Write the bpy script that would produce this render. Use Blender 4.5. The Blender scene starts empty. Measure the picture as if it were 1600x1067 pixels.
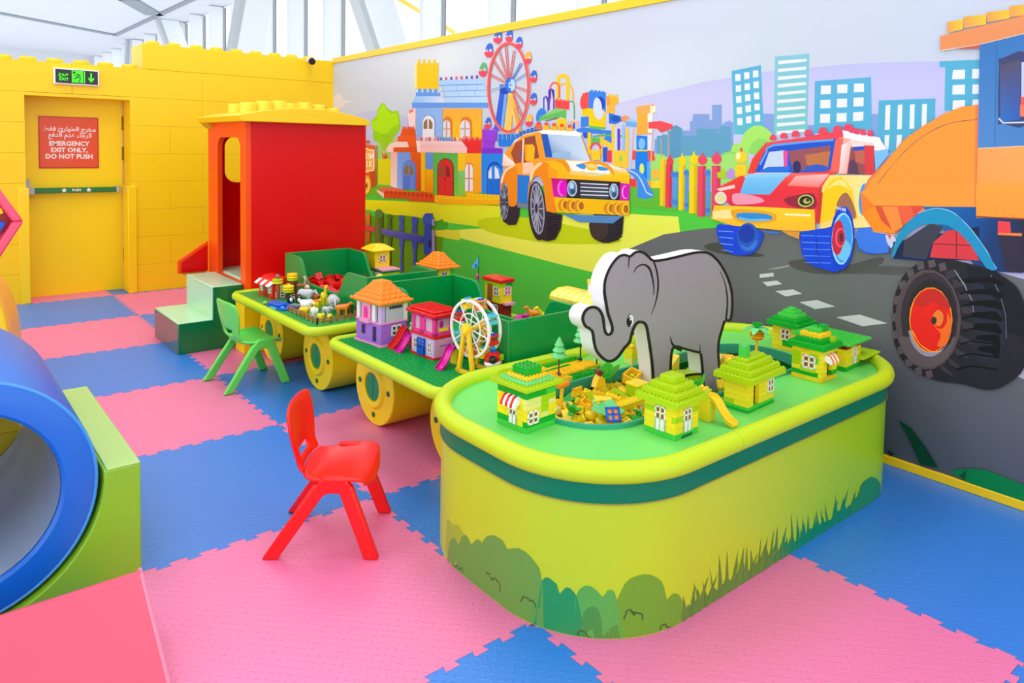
import bpy, bmesh, math, random
from mathutils import Vector, Matrix
random.seed(7)
PI = math.pi
SC = bpy.context.scene
COL = SC.collection

# ------------------------------------------------------------------ camera, world, lamps, exposure
cam_data = bpy.data.cameras.new('camera')
cam = bpy.data.objects.new('camera', cam_data); COL.objects.link(cam)
_F = Vector((0.63390743, 0.77129559, -0.05713563)); _R = Vector((0.77308743, -0.63404234, 0.01805891)); _U = Vector((0.02229765, 0.05561852, 0.99820308))
cam.matrix_world = Matrix(((_R.x, _U.x, -_F.x, -1.43655), (_R.y, _U.y, -_F.y, -1.61184), (_R.z, _U.z, -_F.z, 1.44822), (0, 0, 0, 1)))
cam_data.sensor_width = 36.0
cam_data.lens = 36.0 * 1144.902 / 1600.0
cam_data.shift_y = -(533.5 - 296.238) / 1600.0
cam_data.clip_start = 0.05; cam_data.clip_end = 200
SC.camera = cam

world = bpy.data.worlds.new('daylight'); SC.world = world; world.use_nodes = True
wb = world.node_tree.nodes['Background']; wb.inputs[0].default_value = (0.95, 0.975, 1.0, 1); wb.inputs[1].default_value = 1.9

def area(name, loc, sx, sy, power, col=(1, 1, 1), rot=(0, 0, 0)):
    d = bpy.data.lights.new(name, 'AREA'); d.shape = 'RECTANGLE'; d.size = sx; d.size_y = sy; d.energy = power; d.color = col
    o = bpy.data.objects.new(name, d); o.location = loc; o.rotation_euler = rot; COL.objects.link(o); return o
# unseen fill lights added overhead to brighten the playroom
for i, (x, y) in enumerate(((-2.6, -1.6), (1.2, -1.8), (-2.6, 2.2), (1.0, 1.6), (-2.4, 5.6), (1.0, 4.6))):
    area('overhead_fill_light', (x, y, 4.9), 1.8, 1.8, 46, (1, 0.985, 0.96))
# broad fill added on the unseen left to brighten mural and upright faces
area('left_fill_light', (-7.0, 1.0, 2.6), 7.0, 3.2, 30, (0.98, 0.99, 1), (0, -PI / 2, 0))

SC.view_settings.view_transform = 'Standard'; SC.view_settings.look = 'None'
SC.view_settings.exposure = -0.06; SC.view_settings.gamma = 1.0
SC.view_settings.use_curve_mapping = False

# ------------------------------------------------------------------ materials
def lin(c):
    r = []
    for v in c[:3]:
        v /= 255.0
        r.append(v / 12.92 if v <= .04045 else ((v + .055) / 1.055) ** 2.4)
    return (*r, 1.0)
MATS = {}
def mat(name, rgb, rough=.4, spec=.5, bump=0, bscale=200, metal=0, var=0.0, emit=0, coat=0):
    if name in MATS: return MATS[name]
    m = bpy.data.materials.new(name); m.use_nodes = True; nt = m.node_tree; b = nt.nodes['Principled BSDF']
    b.inputs['Base Color'].default_value = lin(rgb); b.inputs['Roughness'].default_value = rough
    b.inputs['Specular IOR Level'].default_value = spec; b.inputs['Metallic'].default_value = metal
    if coat: b.inputs['Coat Weight'].default_value = coat; b.inputs['Coat Roughness'].default_value = .15
    if emit: b.inputs['Emission Color'].default_value = lin(rgb); b.inputs['Emission Strength'].default_value = emit
    tc = nt.nodes.new('ShaderNodeTexCoord')
    if bump:
        n = nt.nodes.new('ShaderNodeTexNoise'); n.inputs['Scale'].default_value = bscale; n.inputs['Detail'].default_value = 3
        nt.links.new(tc.outputs['Object'], n.inputs['Vector'])
        bp = nt.nodes.new('ShaderNodeBump'); bp.inputs['Strength'].default_value = bump; bp.inputs['Distance'].default_value = .002
        nt.links.new(n.outputs['Fac'], bp.inputs['Height']); nt.links.new(bp.outputs['Normal'], b.inputs['Normal'])
    n2 = nt.nodes.new('ShaderNodeTexNoise'); n2.inputs['Scale'].default_value = 6; n2.inputs['Detail'].default_value = 2
    nt.links.new(tc.outputs['Object'], n2.inputs['Vector'])
    mr = nt.nodes.new('ShaderNodeMapRange'); mr.inputs['To Min'].default_value = max(.02, rough - .05); mr.inputs['To Max'].default_value = min(1, rough + .05)
    nt.links.new(n2.outputs['Fac'], mr.inputs['Value']); nt.links.new(mr.outputs['Result'], b.inputs['Roughness'])
    MATS[name] = m; return m
def attr_mat(name, rough=.4, spec=.5):
    m = bpy.data.materials.new(name); m.use_nodes = True; nt = m.node_tree; b = nt.nodes['Principled BSDF']
    a = nt.nodes.new('ShaderNodeAttribute'); a.attribute_name = 'print'
    nt.links.new(a.outputs['Color'], b.inputs['Base Color']); b.inputs['Roughness'].default_value = rough; b.inputs['Specular IOR Level'].default_value = spec
    return m

# ------------------------------------------------------------------ mesh builder
class MB:
    def __init__(s): s.v = []; s.f = []
    def add(s, vs, fs):
        n = len(s.v); s.v += [tuple(v) for v in vs]; s.f += [tuple(i + n for i in f) for f in fs]; return s
    def box(s, x0, y0, z0, x1, y1, z1):
        return s.add([(x0,y0,z0),(x1,y0,z0),(x1,y1,z0),(x0,y1,z0),(x0,y0,z1),(x1,y0,z1),(x1,y1,z1),(x0,y1,z1)],
            [(0,3,2,1),(4,5,6,7),(0,1,5,4),(1,2,6,5),(2,3,7,6),(3,0,4,7)])
    def cyl(s, p, q, r, n=12, r2=None, cap=True):
        p = Vector(p); q = Vector(q); r2 = r if r2 is None else r2; d = (q - p).normalized()
        a = Vector((0, 0, 1)) if abs(d.z) < .9 else Vector((1, 0, 0)); u = d.cross(a).normalized(); w = d.cross(u)
        vs = []
        for (c, rr) in ((p, r), (q, r2)):
            for k in range(n):
                t = 2 * PI * k / n; vs.append(c + u * (rr * math.cos(t)) + w * (rr * math.sin(t)))
        fs = [(k, (k + 1) % n, n + (k + 1) % n, n + k) for k in range(n)]
        if cap: fs += [tuple(range(n - 1, -1, -1)), tuple(range(n, 2 * n))]
        return s.add(vs, fs)
    def tube(s, path, r, n=10, closed=False, cap=True):
        P = [Vector(p) for p in path]; m = len(P); vs = []; prev = None
        R = r if isinstance(r, (list, tuple)) else [r] * m
        for i in range(m):
            if closed: d = P[(i + 1) % m] - P[i - 1]
            else: d = P[min(i + 1, m - 1)] - P[max(i - 1, 0)]
            d = d.normalized()
            if prev is None:
                a = Vector((0, 0, 1)) if abs(d.z) < .9 else Vector((1, 0, 0)); u = d.cross(a).normalized()
            else: u = (prev - d * prev.dot(d)).normalized()
            prev = u; w = d.cross(u)
            for k in range(n):
                t = 2 * PI * k / n; vs.append(P[i] + (u * math.cos(t) + w * math.sin(t)) * R[i])
        fs = []
        for i in range(m if closed else m - 1):
            j = (i + 1) % m
            for k in range(n): fs.append((i * n + k, i * n + (k + 1) % n, j * n + (k + 1) % n, j * n + k))
        if not closed and cap: fs += [tuple(range(n - 1, -1, -1)), tuple((m - 1) * n + k for k in range(n))]
        return s.add(vs, fs)
    def prism(s, pts, a0, a1, axis='z'):
        def P(u, v, w): return (u, v, w) if axis == 'z' else ((u, w, v) if axis == 'y' else (w, u, v))
        n = len(pts); vs = [P(u, v, a0) for u, v in pts] + [P(u, v, a1) for u, v in pts]
        fs = [(k, (k + 1) % n, n + (k + 1) % n, n + k) for k in range(n)] + [tuple(range(n - 1, -1, -1)), tuple(range(n, 2 * n))]
        return s.add(vs, fs)
    def lathe(s, prof, c=(0, 0, 0), n=16):
        vs = []; m = len(prof)
        for r, z in prof:
            for k in range(n):
                t = 2 * PI * k / n; vs.append((c[0] + r * math.cos(t), c[1] + r * math.sin(t), c[2] + z))
        fs = [(i * n + k, i * n + (k + 1) % n, (i + 1) * n + (k + 1) % n, (i + 1) * n + k) for i in range(m - 1) for k in range(n)]
        fs += [tuple(range(n - 1, -1, -1)), tuple((m - 1) * n + k for k in range(n))]
        return s.add(vs, fs)
    def ell(s, c, r, n=10, m=7, rot=None):
        if not isinstance(r, (tuple, list)): r = (r, r, r)
        M = rot or Matrix.Identity(3); vs = []; fs = []; c = Vector(c)
        for i in range(1, m):
            p = PI * i / m
            for k in range(n):
                t = 2 * PI * k / n
                vs.append(c + M @ Vector((r[0] * math.sin(p) * math.cos(t), r[1] * math.sin(p) * math.sin(t), r[2] * math.cos(p))))
        top = len(vs); vs += [c + M @ Vector((0, 0, r[2])), c + M @ Vector((0, 0, -r[2]))]
        for i in range(m - 2):
            for k in range(n): fs.append((i * n + k, (i + 1) * n + k, (i + 1) * n + (k + 1) % n, i * n + (k + 1) % n))
        for k in range(n):
            fs.append((top, k, (k + 1) % n)); b = (m - 2) * n; fs.append((top + 1, b + (k + 1) % n, b + k))
        return s.add(vs, fs)
    def studs(s, x0, y0, z, nx, ny, p=.016, r=.0048, h=.0042, n=6):
        for i in range(nx):
            for j in range(ny):
                x, y = x0 + p * (i + .5), y0 + p * (j + .5); s.cyl((x, y, z - .0004), (x, y, z + h), r, n)
        return s
    def xf(s, M): s.v = [tuple(M @ Vector(v)) for v in s.v]; return s
    def mesh(s, name, ang=35, fix=True):
        me = bpy.data.meshes.new(name); me.from_pydata(s.v, [], s.f); me.update()
        if fix:
            bm = bmesh.new(); bm.from_mesh(me); bmesh.ops.recalc_face_normals(bm, faces=bm.faces); bm.to_mesh(me); bm.free()
        me.shade_smooth(); me.set_sharp_from_angle(angle=math.radians(ang)); return me
def link(name, me, m, parent=None):
    o = bpy.data.objects.new(name, me); COL.objects.link(o)
    if m is not None and not me.materials: me.materials.append(m)
    if parent: o.parent = parent
    return o
def part(name, mb, m, parent, bev=0, seg=2, ang=35, stuff=False, label=None):
    me = mb.mesh(name, ang); o = link(name, me, m, parent)
    if bev: bevel(o, bev, seg)
    if stuff: o['kind'] = 'stuff'
    if label: o['label'] = label
    return o
def bevel(o, w, seg=2):
    b = o.modifiers.new('bevel', 'BEVEL'); b.width = w; b.segments = seg; b.limit_method = 'ANGLE'; b.angle_limit = math.radians(40)
def thing(name, label, cat, loc=(0, 0, 0), rz=0, group=None):
    o = bpy.data.objects.new(name, None); COL.objects.link(o); o.location = loc; o.rotation_euler = (0, 0, rz); o.empty_display_size = .05
    return tag(o, label, cat, group)
def tag(o, label, cat, group=None):
    o['label'] = label; o['category'] = cat
    if group: o['group'] = group
    return o
def struct(name, mb, m, parent=None, bev=0):
    o = part(name, mb, m, parent, bev)
    if parent is None: o['kind'] = 'structure'
    return o
def rrect(x0, y0, x1, y1, r, n=8):
    o = []
    for (cx, cy, a) in ((x1 - r, y0 + r, -90), (x1 - r, y1 - r, 0), (x0 + r, y1 - r, 90), (x0 + r, y0 + r, 180)):
        for k in range(n + 1):
            t = math.radians(a + 90 * k / n); o.append((cx + r * math.cos(t), cy + r * math.sin(t)))
    return o
def cat(P, n=6, closed=False):
    P = [Vector(p) for p in P]; m = len(P); o = []
    for i in range(m if closed else m - 1):
        a, b, c, d = (P[i - 1], P[i], P[(i + 1) % m], P[(i + 2) % m]) if closed else (P[max(i - 1, 0)], P[i], P[i + 1], P[min(i + 2, m - 1)])
        for k in range(n):
            t = k / n; o.append(.5 * ((2 * b) + (c - a) * t + (2 * a - 5 * b + 4 * c - d) * t * t + (3 * b - a - 3 * c + d) * t ** 3))
    if not closed: o.append(P[-1])
    return o
def holed(outer, inner, z, th):
    """flat plate with a hole, as a builder-made mesh (top, bottom and both walls)"""
    bm = bmesh.new(); es = []
    for loop in (outer, inner):
        vs = [bm.verts.new((x, y, z)) for x, y in loop]
        es += [bm.edges.new((vs[i], vs[(i + 1) % len(vs)])) for i in range(len(vs))]
    bmesh.ops.triangle_fill(bm, edges=es, use_beauty=True)
    r = bmesh.ops.extrude_face_region(bm, geom=bm.faces[:]); bmesh.ops.translate(bm, verts=[e for e in r['geom'] if isinstance(e, bmesh.types.BMVert)], vec=(0, 0, -th))
    bmesh.ops.recalc_face_normals(bm, faces=bm.faces)
    mb = MB(); bm.verts.index_update(); mb.v = [tuple(v.co) for v in bm.verts]; mb.f = [tuple(v.index for v in f.verts) for f in bm.faces]; bm.free(); return mb
def text_mesh(body, size, m, parent, loc, rot, name='lettering', bold=0, depth=.0006, align='CENTER', squeeze=1):
    cu = bpy.data.curves.new(name, 'FONT'); cu.body = body; cu.size = size; cu.align_x = align; cu.align_y = 'CENTER'; cu.extrude = depth; cu.offset = bold; cu.resolution_u = 2
    t = bpy.data.objects.new(name, cu); COL.objects.link(t); bpy.context.view_layer.update()
    me = bpy.data.meshes.new_from_object(t.evaluated_get(bpy.context.evaluated_depsgraph_get())); bpy.data.objects.remove(t)
    me.materials.clear(); o = link(name, me, m, parent); o.location = loc; o.rotation_euler = rot; o.scale = (squeeze, 1, 1); return o

# palette -----------------------------------------------------------
YEL = mat('yellow_wall_paint', (250, 208, 2), .38, .45)
YEL_DOOR = mat('yellow_door_paint', (255, 222, 4), .42, .4)
LIME = mat('lime_foam_edge', (194, 222, 24), .42, .4)
WHITE = mat('white_plastic', (240, 240, 238), .35)
YDRUM = mat('yellow_drum', (255, 222, 0), .4, .4)
GREEN = mat('green_vinyl', (0, 148, 68), .25, .5)
GREEND = mat('dark_green_panel', (0, 122, 52), .28, .5)
MINT = mat('mint_vinyl', (190, 238, 194), .3, .6)
TEAL = mat('teal_band', (0, 122, 84), .4, .25)
RED = mat('red_panel', (222, 0, 6), .3, .35)
ORANGE = mat('red_panel_lit_orange', (250, 80, 8), .3, .4)  # red panel's lit face and yellow wall reflection put into an orange colour
WHITEP = mat('white_paint', (236, 238, 242), .6, .3)
GREY = mat('grey_steel', (176, 186, 194), .45, .4)
BLACK = mat('black_plastic', (22, 22, 24), .35)
# toy plastics
TP = {}
for k, c in dict(yellow=(255, 224, 36), amber=(255, 204, 28), lime=(176, 210, 10), green=(0, 172, 40), leaf=(70, 205, 70), mint=(110, 215, 130), cream=(240, 228, 130), grey=(128, 124, 116),
        white=(244, 244, 242), red=(226, 24, 20), orange=(255, 140, 24), pink=(244, 160, 200), magenta=(214, 0, 150), purple=(166, 112, 214), lilac=(206, 186, 232), blue=(10, 92, 210), sky=(70, 170, 232),
        brown=(112, 52, 34), tan=(176, 96, 50), darkred=(150, 16, 20), rose=(236, 60, 150), lightgrey=(198, 200, 204), black=(24, 24, 28), aqua=(90, 205, 210), flesh=(240, 200, 180), darkgreen=(0, 110, 60), window=(160, 84, 20), navy=(38, 30, 90)).items():
    TP[k] = mat('toy_' + k, c, .28, .45)

# ------------------------------------------------------------------ traced print data (metres on the wall / skirt / board); road colours include shadow by the oval table
MURAL = """
198,204,219 183,186,228 102,102,108 198,207,219 207,216,225 198,210,219 216,225,231 210,219,225 201,210,222 201,210,219 204,213,222 210,219,228 195,207,216 195,207,219 195,204,216 192,204,216 192,201,216 189,201,216 222,219,222 189,195,225 204,204,231 195,195,231 129,159,213 96,159,192 90,150,186 87,171,207 84,177,204 93,186,201 228,231,240 129,192,207 120,195,195 84,174,207 81,171,201 165,225,99 141,213,96 159,222,111 171,210,111 222,222,21 120,150,60 210,90,30 150,210,30 171,231,21 81,204,63 237,237,21 231,237,39 225,237,51 216,234,45 231,237,30 231,231,9 237,243,84 198,216,18 99,159,12 63,174,45 225,225,51 117,186,30 105,108,108 102,105,108 96,102,108 93,96,108 87,93,108 84,90,108 99,105,108 96,99,108 90,96,105 84,90,105 81,87,105 99,102,105 90,96,102 81,87,99 75,81,96 66,75,93 96,99,102 84,90,99 75,81,93 63,72,87 54,63,81 96,102,105 90,93,102 72,81,96 66,72,93 150,153,147 204,207,207 189,189,201 87,87,84 84,84,81 75,75,69 81,81,78 240,180,60 249,201,30 246,99,81 96,66,201 90,171,111 51,129,225 111,120,99 252,204,9 96,189,90 129,204,111 246,69,69 234,90,90 249,189,111 249,75,75 234,69,69 204,216,234 24,69,189 210,219,237 249,180,51 249,189,81 234,150,60 39,111,210 24,81,180 240,150,81 111,171,228 150,201,240 249,171,81 255,234,201 249,171,69 249,171,60 249,240,219 21,129,225 225,228,240 120,189,240 9,126,228 219,234,99 81,171,234 240,69,60 240,75,60 240,75,81 225,81,84 219,189,150 189,171,150 249,186,60 249,216,39 240,171,60 81,189,90 24,90,201 249,189,60 90,180,90 240,69,81 30,90,201 240,60,69 249,201,51 150,210,81 249,204,60 90,60,201 150,189,234 201,216,240 240,60,60 96,189,51 60,141,231 189,216,249 246,204,30 216,180,27 231,60,81 201,51,69 249,210,9 219,183,9 234,69,99 207,60,87 234,69,105 207,60,93 81,150,228 60,129,216 171,204,39 189,141,225 249,204,39 240,69,90 255,234,171 246,195,21 249,228,141 246,201,30 96,66,189 216,75,129 159,201,243 168,207,243 189,219,243 177,213,243 81,129,216 120,165,219 93,153,237 96,159,237 225,234,246 150,201,249 189,216,246 219,228,246 141,189,249 249,216,216 240,111,120 129,177,240 141,186,243 150,192,243 141,180,240 246,171,60 249,195,15 249,201,0 222,126,51 225,225,234 204,165,141 90,141,219 237,237,243 141,114,81 243,180,171 249,234,228 111,159,237 141,177,237 150,186,237 231,93,30 216,75,9 249,201,21 249,186,0 96,156,234 246,141,9 84,186,84 126,204,60 111,195,51 126,204,111 129,210,60 249,180,39 249,180,21 249,165,30 249,174,30 30,135,231 39,141,234 84,120,216 96,144,231 141,114,60 84,120,222 99,141,231 96,75,51 225,39,45 150,75,60 129,39,39 189,21,30 90,21,21 234,129,51 216,150,111 15,81,189 39,141,231 231,234,246 15,111,216 240,84,30 249,216,204 237,90,36 225,81,24 225,81,30 231,75,30 249,216,210 243,189,189 249,204,195 249,231,225 246,150,120 231,90,69 246,219,210 81,150,225 234,39,51 240,120,111 225,60,60 150,60,216 216,21,159 171,111,234 126,45,204 159,90,231 21,126,225 24,129,225 237,111,69 222,75,30 225,81,36 195,54,21 252,204,21 246,186,21 225,96,39 195,75,30 201,90,60 249,240,216 243,180,60 252,249,246 246,189,51 249,225,129 234,171,39 60,60,60 42,96,210 120,171,234 249,201,90 249,189,90 234,150,69 249,180,90 225,165,60 225,159,81 249,204,111 225,93,93 60,111,210 129,171,225 141,186,225 228,87,87 246,150,150 51,120,219 171,216,249 39,99,210 219,201,180 54,105,216 234,69,96 96,174,126 24,111,201 48,42,51 129,129,150 60,60,75 30,126,216 120,129,150 39,39,45 63,51,48 21,21,27 252,225,189 252,240,225 249,216,150 249,189,120 243,141,24 249,159,39 165,81,54 39,99,189 252,234,216 252,240,231 249,204,165 249,204,171 252,234,189 255,246,231 255,249,237 252,225,129 249,195,0 249,195,9 249,171,30 249,189,21 255,249,240 243,159,30 243,150,30 60,150,216 249,195,39 246,216,120 189,225,246 249,165,39 90,141,201 180,204,234 189,216,237 204,225,240 165,204,231 60,111,180 30,90,186 150,189,225 234,111,51 225,81,60 249,189,39 249,186,21 240,165,21 252,204,39 252,216,150 249,165,21 201,15,120 225,21,180 219,21,171 45,39,48 249,120,231 231,9,201 249,150,234 225,9,189 96,141,186 180,216,240 51,81,120 216,222,231 60,69,90 252,201,9 249,189,9 225,141,30 249,195,30 180,105,39 84,141,195 18,18,27 159,165,186 75,75,90 165,171,189 150,156,174 51,51,63 81,81,96 39,90,210 60,120,225 201,204,225 234,81,81 252,216,90 249,225,150 252,225,141 252,225,150 249,210,99 111,189,240 69,150,225 240,234,240 120,186,231 237,60,51 246,150,141 249,180,171 246,159,150 246,129,120 246,99,84 249,234,231 246,180,171 246,201,195 249,210,201 150,75,75 90,60,84 189,99,81 39,81,189 216,60,66 234,69,81 246,240,246 231,69,96 228,69,96 24,84,201 90,159,234 150,81,90 195,210,234 225,75,159 189,114,69 45,45,90 51,90,189 39,111,216 240,60,51 246,120,111 246,111,99 237,51,51 231,45,75 228,39,81 237,60,60 246,204,201 246,225,216 120,195,240 99,174,231 141,201,240 246,174,171 246,189,186 240,120,114 240,150,174 231,51,69 150,39,60 234,216,216 225,219,150 45,42,36 204,201,96 189,186,81 60,54,39 252,225,120 165,105,81 210,51,51 249,195,21 249,186,39 246,180,60 249,195,60 255,240,189 234,165,30 45,141,216 111,186,234 21,69,216 39,90,189 21,60,171 111,159,240 219,150,60 51,120,225 15,66,210 90,150,240 9,45,165 150,216,246 60,150,231 111,195,240 204,36,60 234,90,111 201,30,54 69,51,60 189,210,240 231,120,69 246,150,54 120,90,81 246,153,57 240,126,39 246,141,30 219,81,51 249,141,60 237,96,60 225,75,60 30,111,171 15,84,159 24,60,111 39,45,69 30,51,90 30,60,111 51,45,63 24,39,75 60,63,75 216,60,69 111,39,51 21,39,90 231,66,75 240,129,60 57,117,180 69,129,189 81,135,195 39,90,150 60,69,111 84,78,99 45,96,180 45,111,189 225,90,81 234,120,81 201,219,240 222,141,90 225,141,84 225,144,96 189,96,69 249,216,180 225,159,60 246,195,39 246,195,60 222,150,90 243,159,84 240,165,90 243,159,66 246,156,60 255,219,180 246,159,60 243,153,54 141,69,39 30,144,189 159,216,240 27,30,39 39,45,57 63,57,63 12,12,18 150,159,180 93,81,84 15,15,21 87,75,78 57,51,57 99,87,87 45,42,45 150,150,171 249,159,30 237,39,30 201,45,39 249,111,39 225,39,30 240,129,51 60,51,45 255,189,60 0,63,39 0,129,69 9,81,51 0,60,39 225,60,69 234,111,39 225,90,30 240,120,39 87,111,51 69,90,189 54,75,195 81,135,69 111,120,60 81,105,39 111,111,186 60,69,180 45,60,171 90,90,174 45,90,201 36,75,189 159,156,204 165,150,201 39,30,90 39,60,171 69,126,186 243,156,63 45,45,63
0:-100,1180,0,-880,-1500,0,0,880
1:-100,899,0,-699,-1500,0,0,699
2:-100,454,0,-444,-1500,0,0,444
3:3303,1231,-1,-179,-602,6,2,169
+3:3302,1052,-1,-181,-604,17,3,170
+3:3301,871,-1,-181,-605,28,2,170
+3:3300,690,-1,-182,-606,38,2,172
+3:3299,508,-1,-182,-607,48,2,172
+3.3.4.4:2702,1227,-2,-169,-531,6,3,160
+3.3.5.4:2700,1058,-3,-170,-531,15,3,161
+3.3.3.5:2697,888,-2,-170,-533,24,4,161
+3:2695,718,-2,-172,-534,33,3,163
+3:2693,546,-2,-172,-535,43,3,162
+4.4.6.7:2172,1224,-3,-160,-328,3,3,155
+4.5.8.6:2169,1064,-3,-161,-329,9,4,155
+5.3.3.8:2166,903,-4,-161,-329,14,4,156
+3:2162,742,-3,-163,-329,21,3,156
+3:2159,579,-3,-162,-330,26,4,157
+7.6.9.3:1844,1222,-3,-155,-368,4,4,149
+6.8.3.9:1841,1067,-4,-155,-368,10,4,149
+8.3.3.3:1837,912,-4,-156,-368,17,4,149
+3:1833,756,-3,-156,-369,23,4,150
+3:1830,600,-4,-157,-370,29,5,151
+3.9.9.9:1477,1220,-4,-149,-306,4,5,143
+9.3.9.9:1473,1071,-4,-149,-306,9,4,144
+3.3.3.9:1469,922,-4,-149,-307,14,5,144
+3.3.3.3:1465,773,-4,-150,-308,19,5,145
+3:1461,623,-5,-151,-307,25,4,145
+9.9.3.3:1172,1218,-5,-143,-258,2,4,139
+9.9.4.3:1167,1075,-4,-144,-259,7,5,139
+9.3.10.4:1163,931,-5,-144,-259,11,5,140
+3.3.3.10:1158,787,-5,-145,-259,16,5,140
+3:1153,642,-4,-145,-260,21,5,140
+3.3.3.3:913,1216,-4,-139,-222,3,5,135
+3.4.11.3:909,1077,-5,-139,-222,6,5,136
+4.10.4.11:904,938,-5,-140,-222,10,5,136
+10.3.3.4:899,798,-5,-140,-222,14,5,136
+3:894,658,-5,-140,-223,17,6,137
+3.3.3.3:692,1215,-5,-135,-192,2,5,131
+3.11.10.3:687,1080,-5,-136,-192,6,5,132
+11.4.10.10:682,944,-5,-136,-193,9,6,133
+4.3.3.10:677,808,-5,-136,-193,12,5,133
+3:672,672,-6,-137,-192,16,5,133
+3.3.12.12:500,1213,-5,-131,-207,2,6,128
+3.10.12.12:495,1082,-5,-132,-207,5,5,129
+10.10.13.12:490,950,-6,-133,-207,9,6,129
+10.3.12.13:484,817,-5,-133,-207,13,5,129
+3.3.12.12:479,684,-5,-133,-208,16,6,130
+12.12.14.14:294,1212,-6,-128,-209,2,6,125
+12.12.14.14:288,1084,-5,-129,-210,6,6,125
+12.13.14.14:283,955,-6,-129,-209,10,5,125
+13.12.14.14:277,826,-5,-129,-210,13,6,126
+12.12.14.14:272,697,-6,-130,-210,17,6,126
+14.14.15.15:85,1211,-6,-125,-190,2,6,122
+14.14.15.15:79,1086,-6,-125,-190,5,6,122
+14.14.15.15:73,961,-5,-125,-191,8,6,122
+14.14.15.15:68,836,-6,-126,-190,12,5,122
+14.14.15.15:62,710,-6,-126,-190,15,6,123
+15.15.16.16:-105,1210,-6,-122,-183,2,6,118
+15.15.16.16:-111,1088,-6,-122,-183,6,6,118
+15.15.16.16:-117,966,-6,-122,-183,9,6,119
+15.15.16.16:-123,844,-5,-122,-184,11,6,120
+15.15.16.16:-128,722,-6,-123,-184,15,6,119
+16.16.17.17:-288,1208,-6,-118,-125,1,6,117
+16.16.17.17:-294,1090,-6,-118,-125,3,6,116
+16.16.17.17:-300,972,-6,-119,-125,5,6,117
+16.16.17.17:-306,853,-6,-120,-125,8,6,117
+16.16.17.17:-312,733,-6,-119,-125,10,6,117
18:3109,965,-18,7,-33,6,-33,7,-29,8,-28,9,-24,4,-20,-3,-16,-7,-12,-8,-5,-7,-2,-7,-12,-7,-35,-5,-45,-4,-22,-4,19,-2,42,-2,33,-3,8,-8,-1,-10,14,-6,46,0,64,4,52,6,32,10,20,11
19:2845,362,6,514,-212,16,-155,8,-146,-19,-173,-26,-226,-21,-387,-22,-321,10,-331,-2,-11,-302
20.20.21.21.21.21.1.1.1.1.1.1.1:919,515,12,327,-106,31,-119,21,-125,16,-92,13,-188,15,-144,2,-92,1,-114,-4,-93,-6,-287,-34,-14,-273
22:667,729,1,29,-33,0,1,15,-33,0,1,20,-18,8,-20,-9,-1,-8,-32,0,2,27,-9,0,-3,21,-58,-2,0,-17,-9,0,2,43,-34,0,-2,-57,-8,7,-16,5,-14,-7,-4,-85,287,-5
22:294,733,4,95,-40,-3,-4,-91
22:167,759,2,37,-26,-1,-2,-36
22:5,759,2,60,-22,0,-6,-59
23:656,684,3,85,-17,0,-11,5,-14,-7,0,17,-41,-1,0,7,-16,0,-1,-21,-50,-2,1,23,-73,-3,0,-11,-7,0,1,20,-38,-3,-2,-41,-10,-7,-2,-53
24:600,686,4,107,-18,8,-20,-9,-5,-105
25.25.26.27:396,948,-92,9,-17,-185,94,0
28:384,938,-17,0,-1,-19,17,0
28:381,907,-17,1,-1,-19,17,0
28:379,877,-17,1,-2,-19,17,-1
28:376,846,-17,2,-2,-20,17,0
28:373,816,-17,1,-2,-19,17,-1
28:356,941,-17,0,-1,-18,16,-1
28:353,910,-16,1,-2,-18,17,-1
28:350,880,-16,1,-2,-18,17,-1
28:348,850,-17,2,-2,-19,17,-1
28:345,820,-17,2,-1,-19,16,-1
28:328,944,-16,0,-2,-18,17,-1
28:325,914,-16,1,-1,-19,16,0
28:323,884,-16,1,-2,-19,16,0
28:320,854,-16,1,-2,-18,16,-1
28:317,824,-16,2,-1,-19,16,-1
29.29.30.30:263,976,-97,-1,-3,-201,95,-2
28:253,964,-80,-1,0,-7,79,-1
28:252,943,-79,0,0,-7,79,-1
28:252,923,-80,0,0,-7,80,-2
28:252,903,-80,1,0,-7,79,-3
28:251,882,-79,2,0,-7,79,-3
28:251,862,-80,2,0,-7,80,-4
28:251,841,-80,3,0,-7,79,-4
28:250,821,-79,4,0,-7,79,-6
28:250,801,-80,4,0,-7,79,-6
28:249,780,-79,5,0,-7,79,-7
25.25.31.31:148,905,-141,1,-8,-124,146,-8
28:131,893,-26,-1,0,-21,26,0
28:131,857,-26,0,-1,-21,27,0
28:130,822,-26,0,0,-22,26,0
28:89,893,-26,-1,0,-21,25,1
28:88,858,-25,0,-1,-21,26,0
28:87,823,-25,0,0,-21,25,0
28:47,893,-24,-1,-1,-20,25,0
28:47,859,-25,0,0,-21,24,0
28:46,824,-25,1,0,-21,25,-1
32:-14,850,-124,0,-3,-97,127,-34
28:-30,838,-11,1,-1,-57,11,-1
28:-32,769,-10,0,1,-39,10,-4
28:-58,838,-10,1,-1,-56,10,-1
28:-59,769,-11,1,1,-38,10,-5
28:-85,838,-10,1,-1,-55,10,-1
28:-86,770,-11,1,1,-38,10,-5
28:-111,838,-10,1,-1,-55,10,-1
28:-113,771,-10,1,1,-38,10,-4
32:-143,931,-82,-3,-5,-108,72,2,3,95,12,1
28:-171,910,-24,-1,0,-20,25,1
28:-172,877,-24,0,-1,-21,25,1
28:-174,844,-24,0,0,-20,24,0
28:-209,909,-24,-1,0,-20,24,1
28:-211,876,-23,0,-1,-20,24,0
28:-213,844,-23,0,0,-20,24,0
33:353,726,9,8,-3,13,-4,12,-4,10,-6,9,-8,7,-9,6,-10,4,-10,1,-11,-1,-10,-4,-9,-5,-7,-5,-6,-5,-3,-8,-5,-13,-3,-16,7,-12,27,-5,37,0
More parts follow.
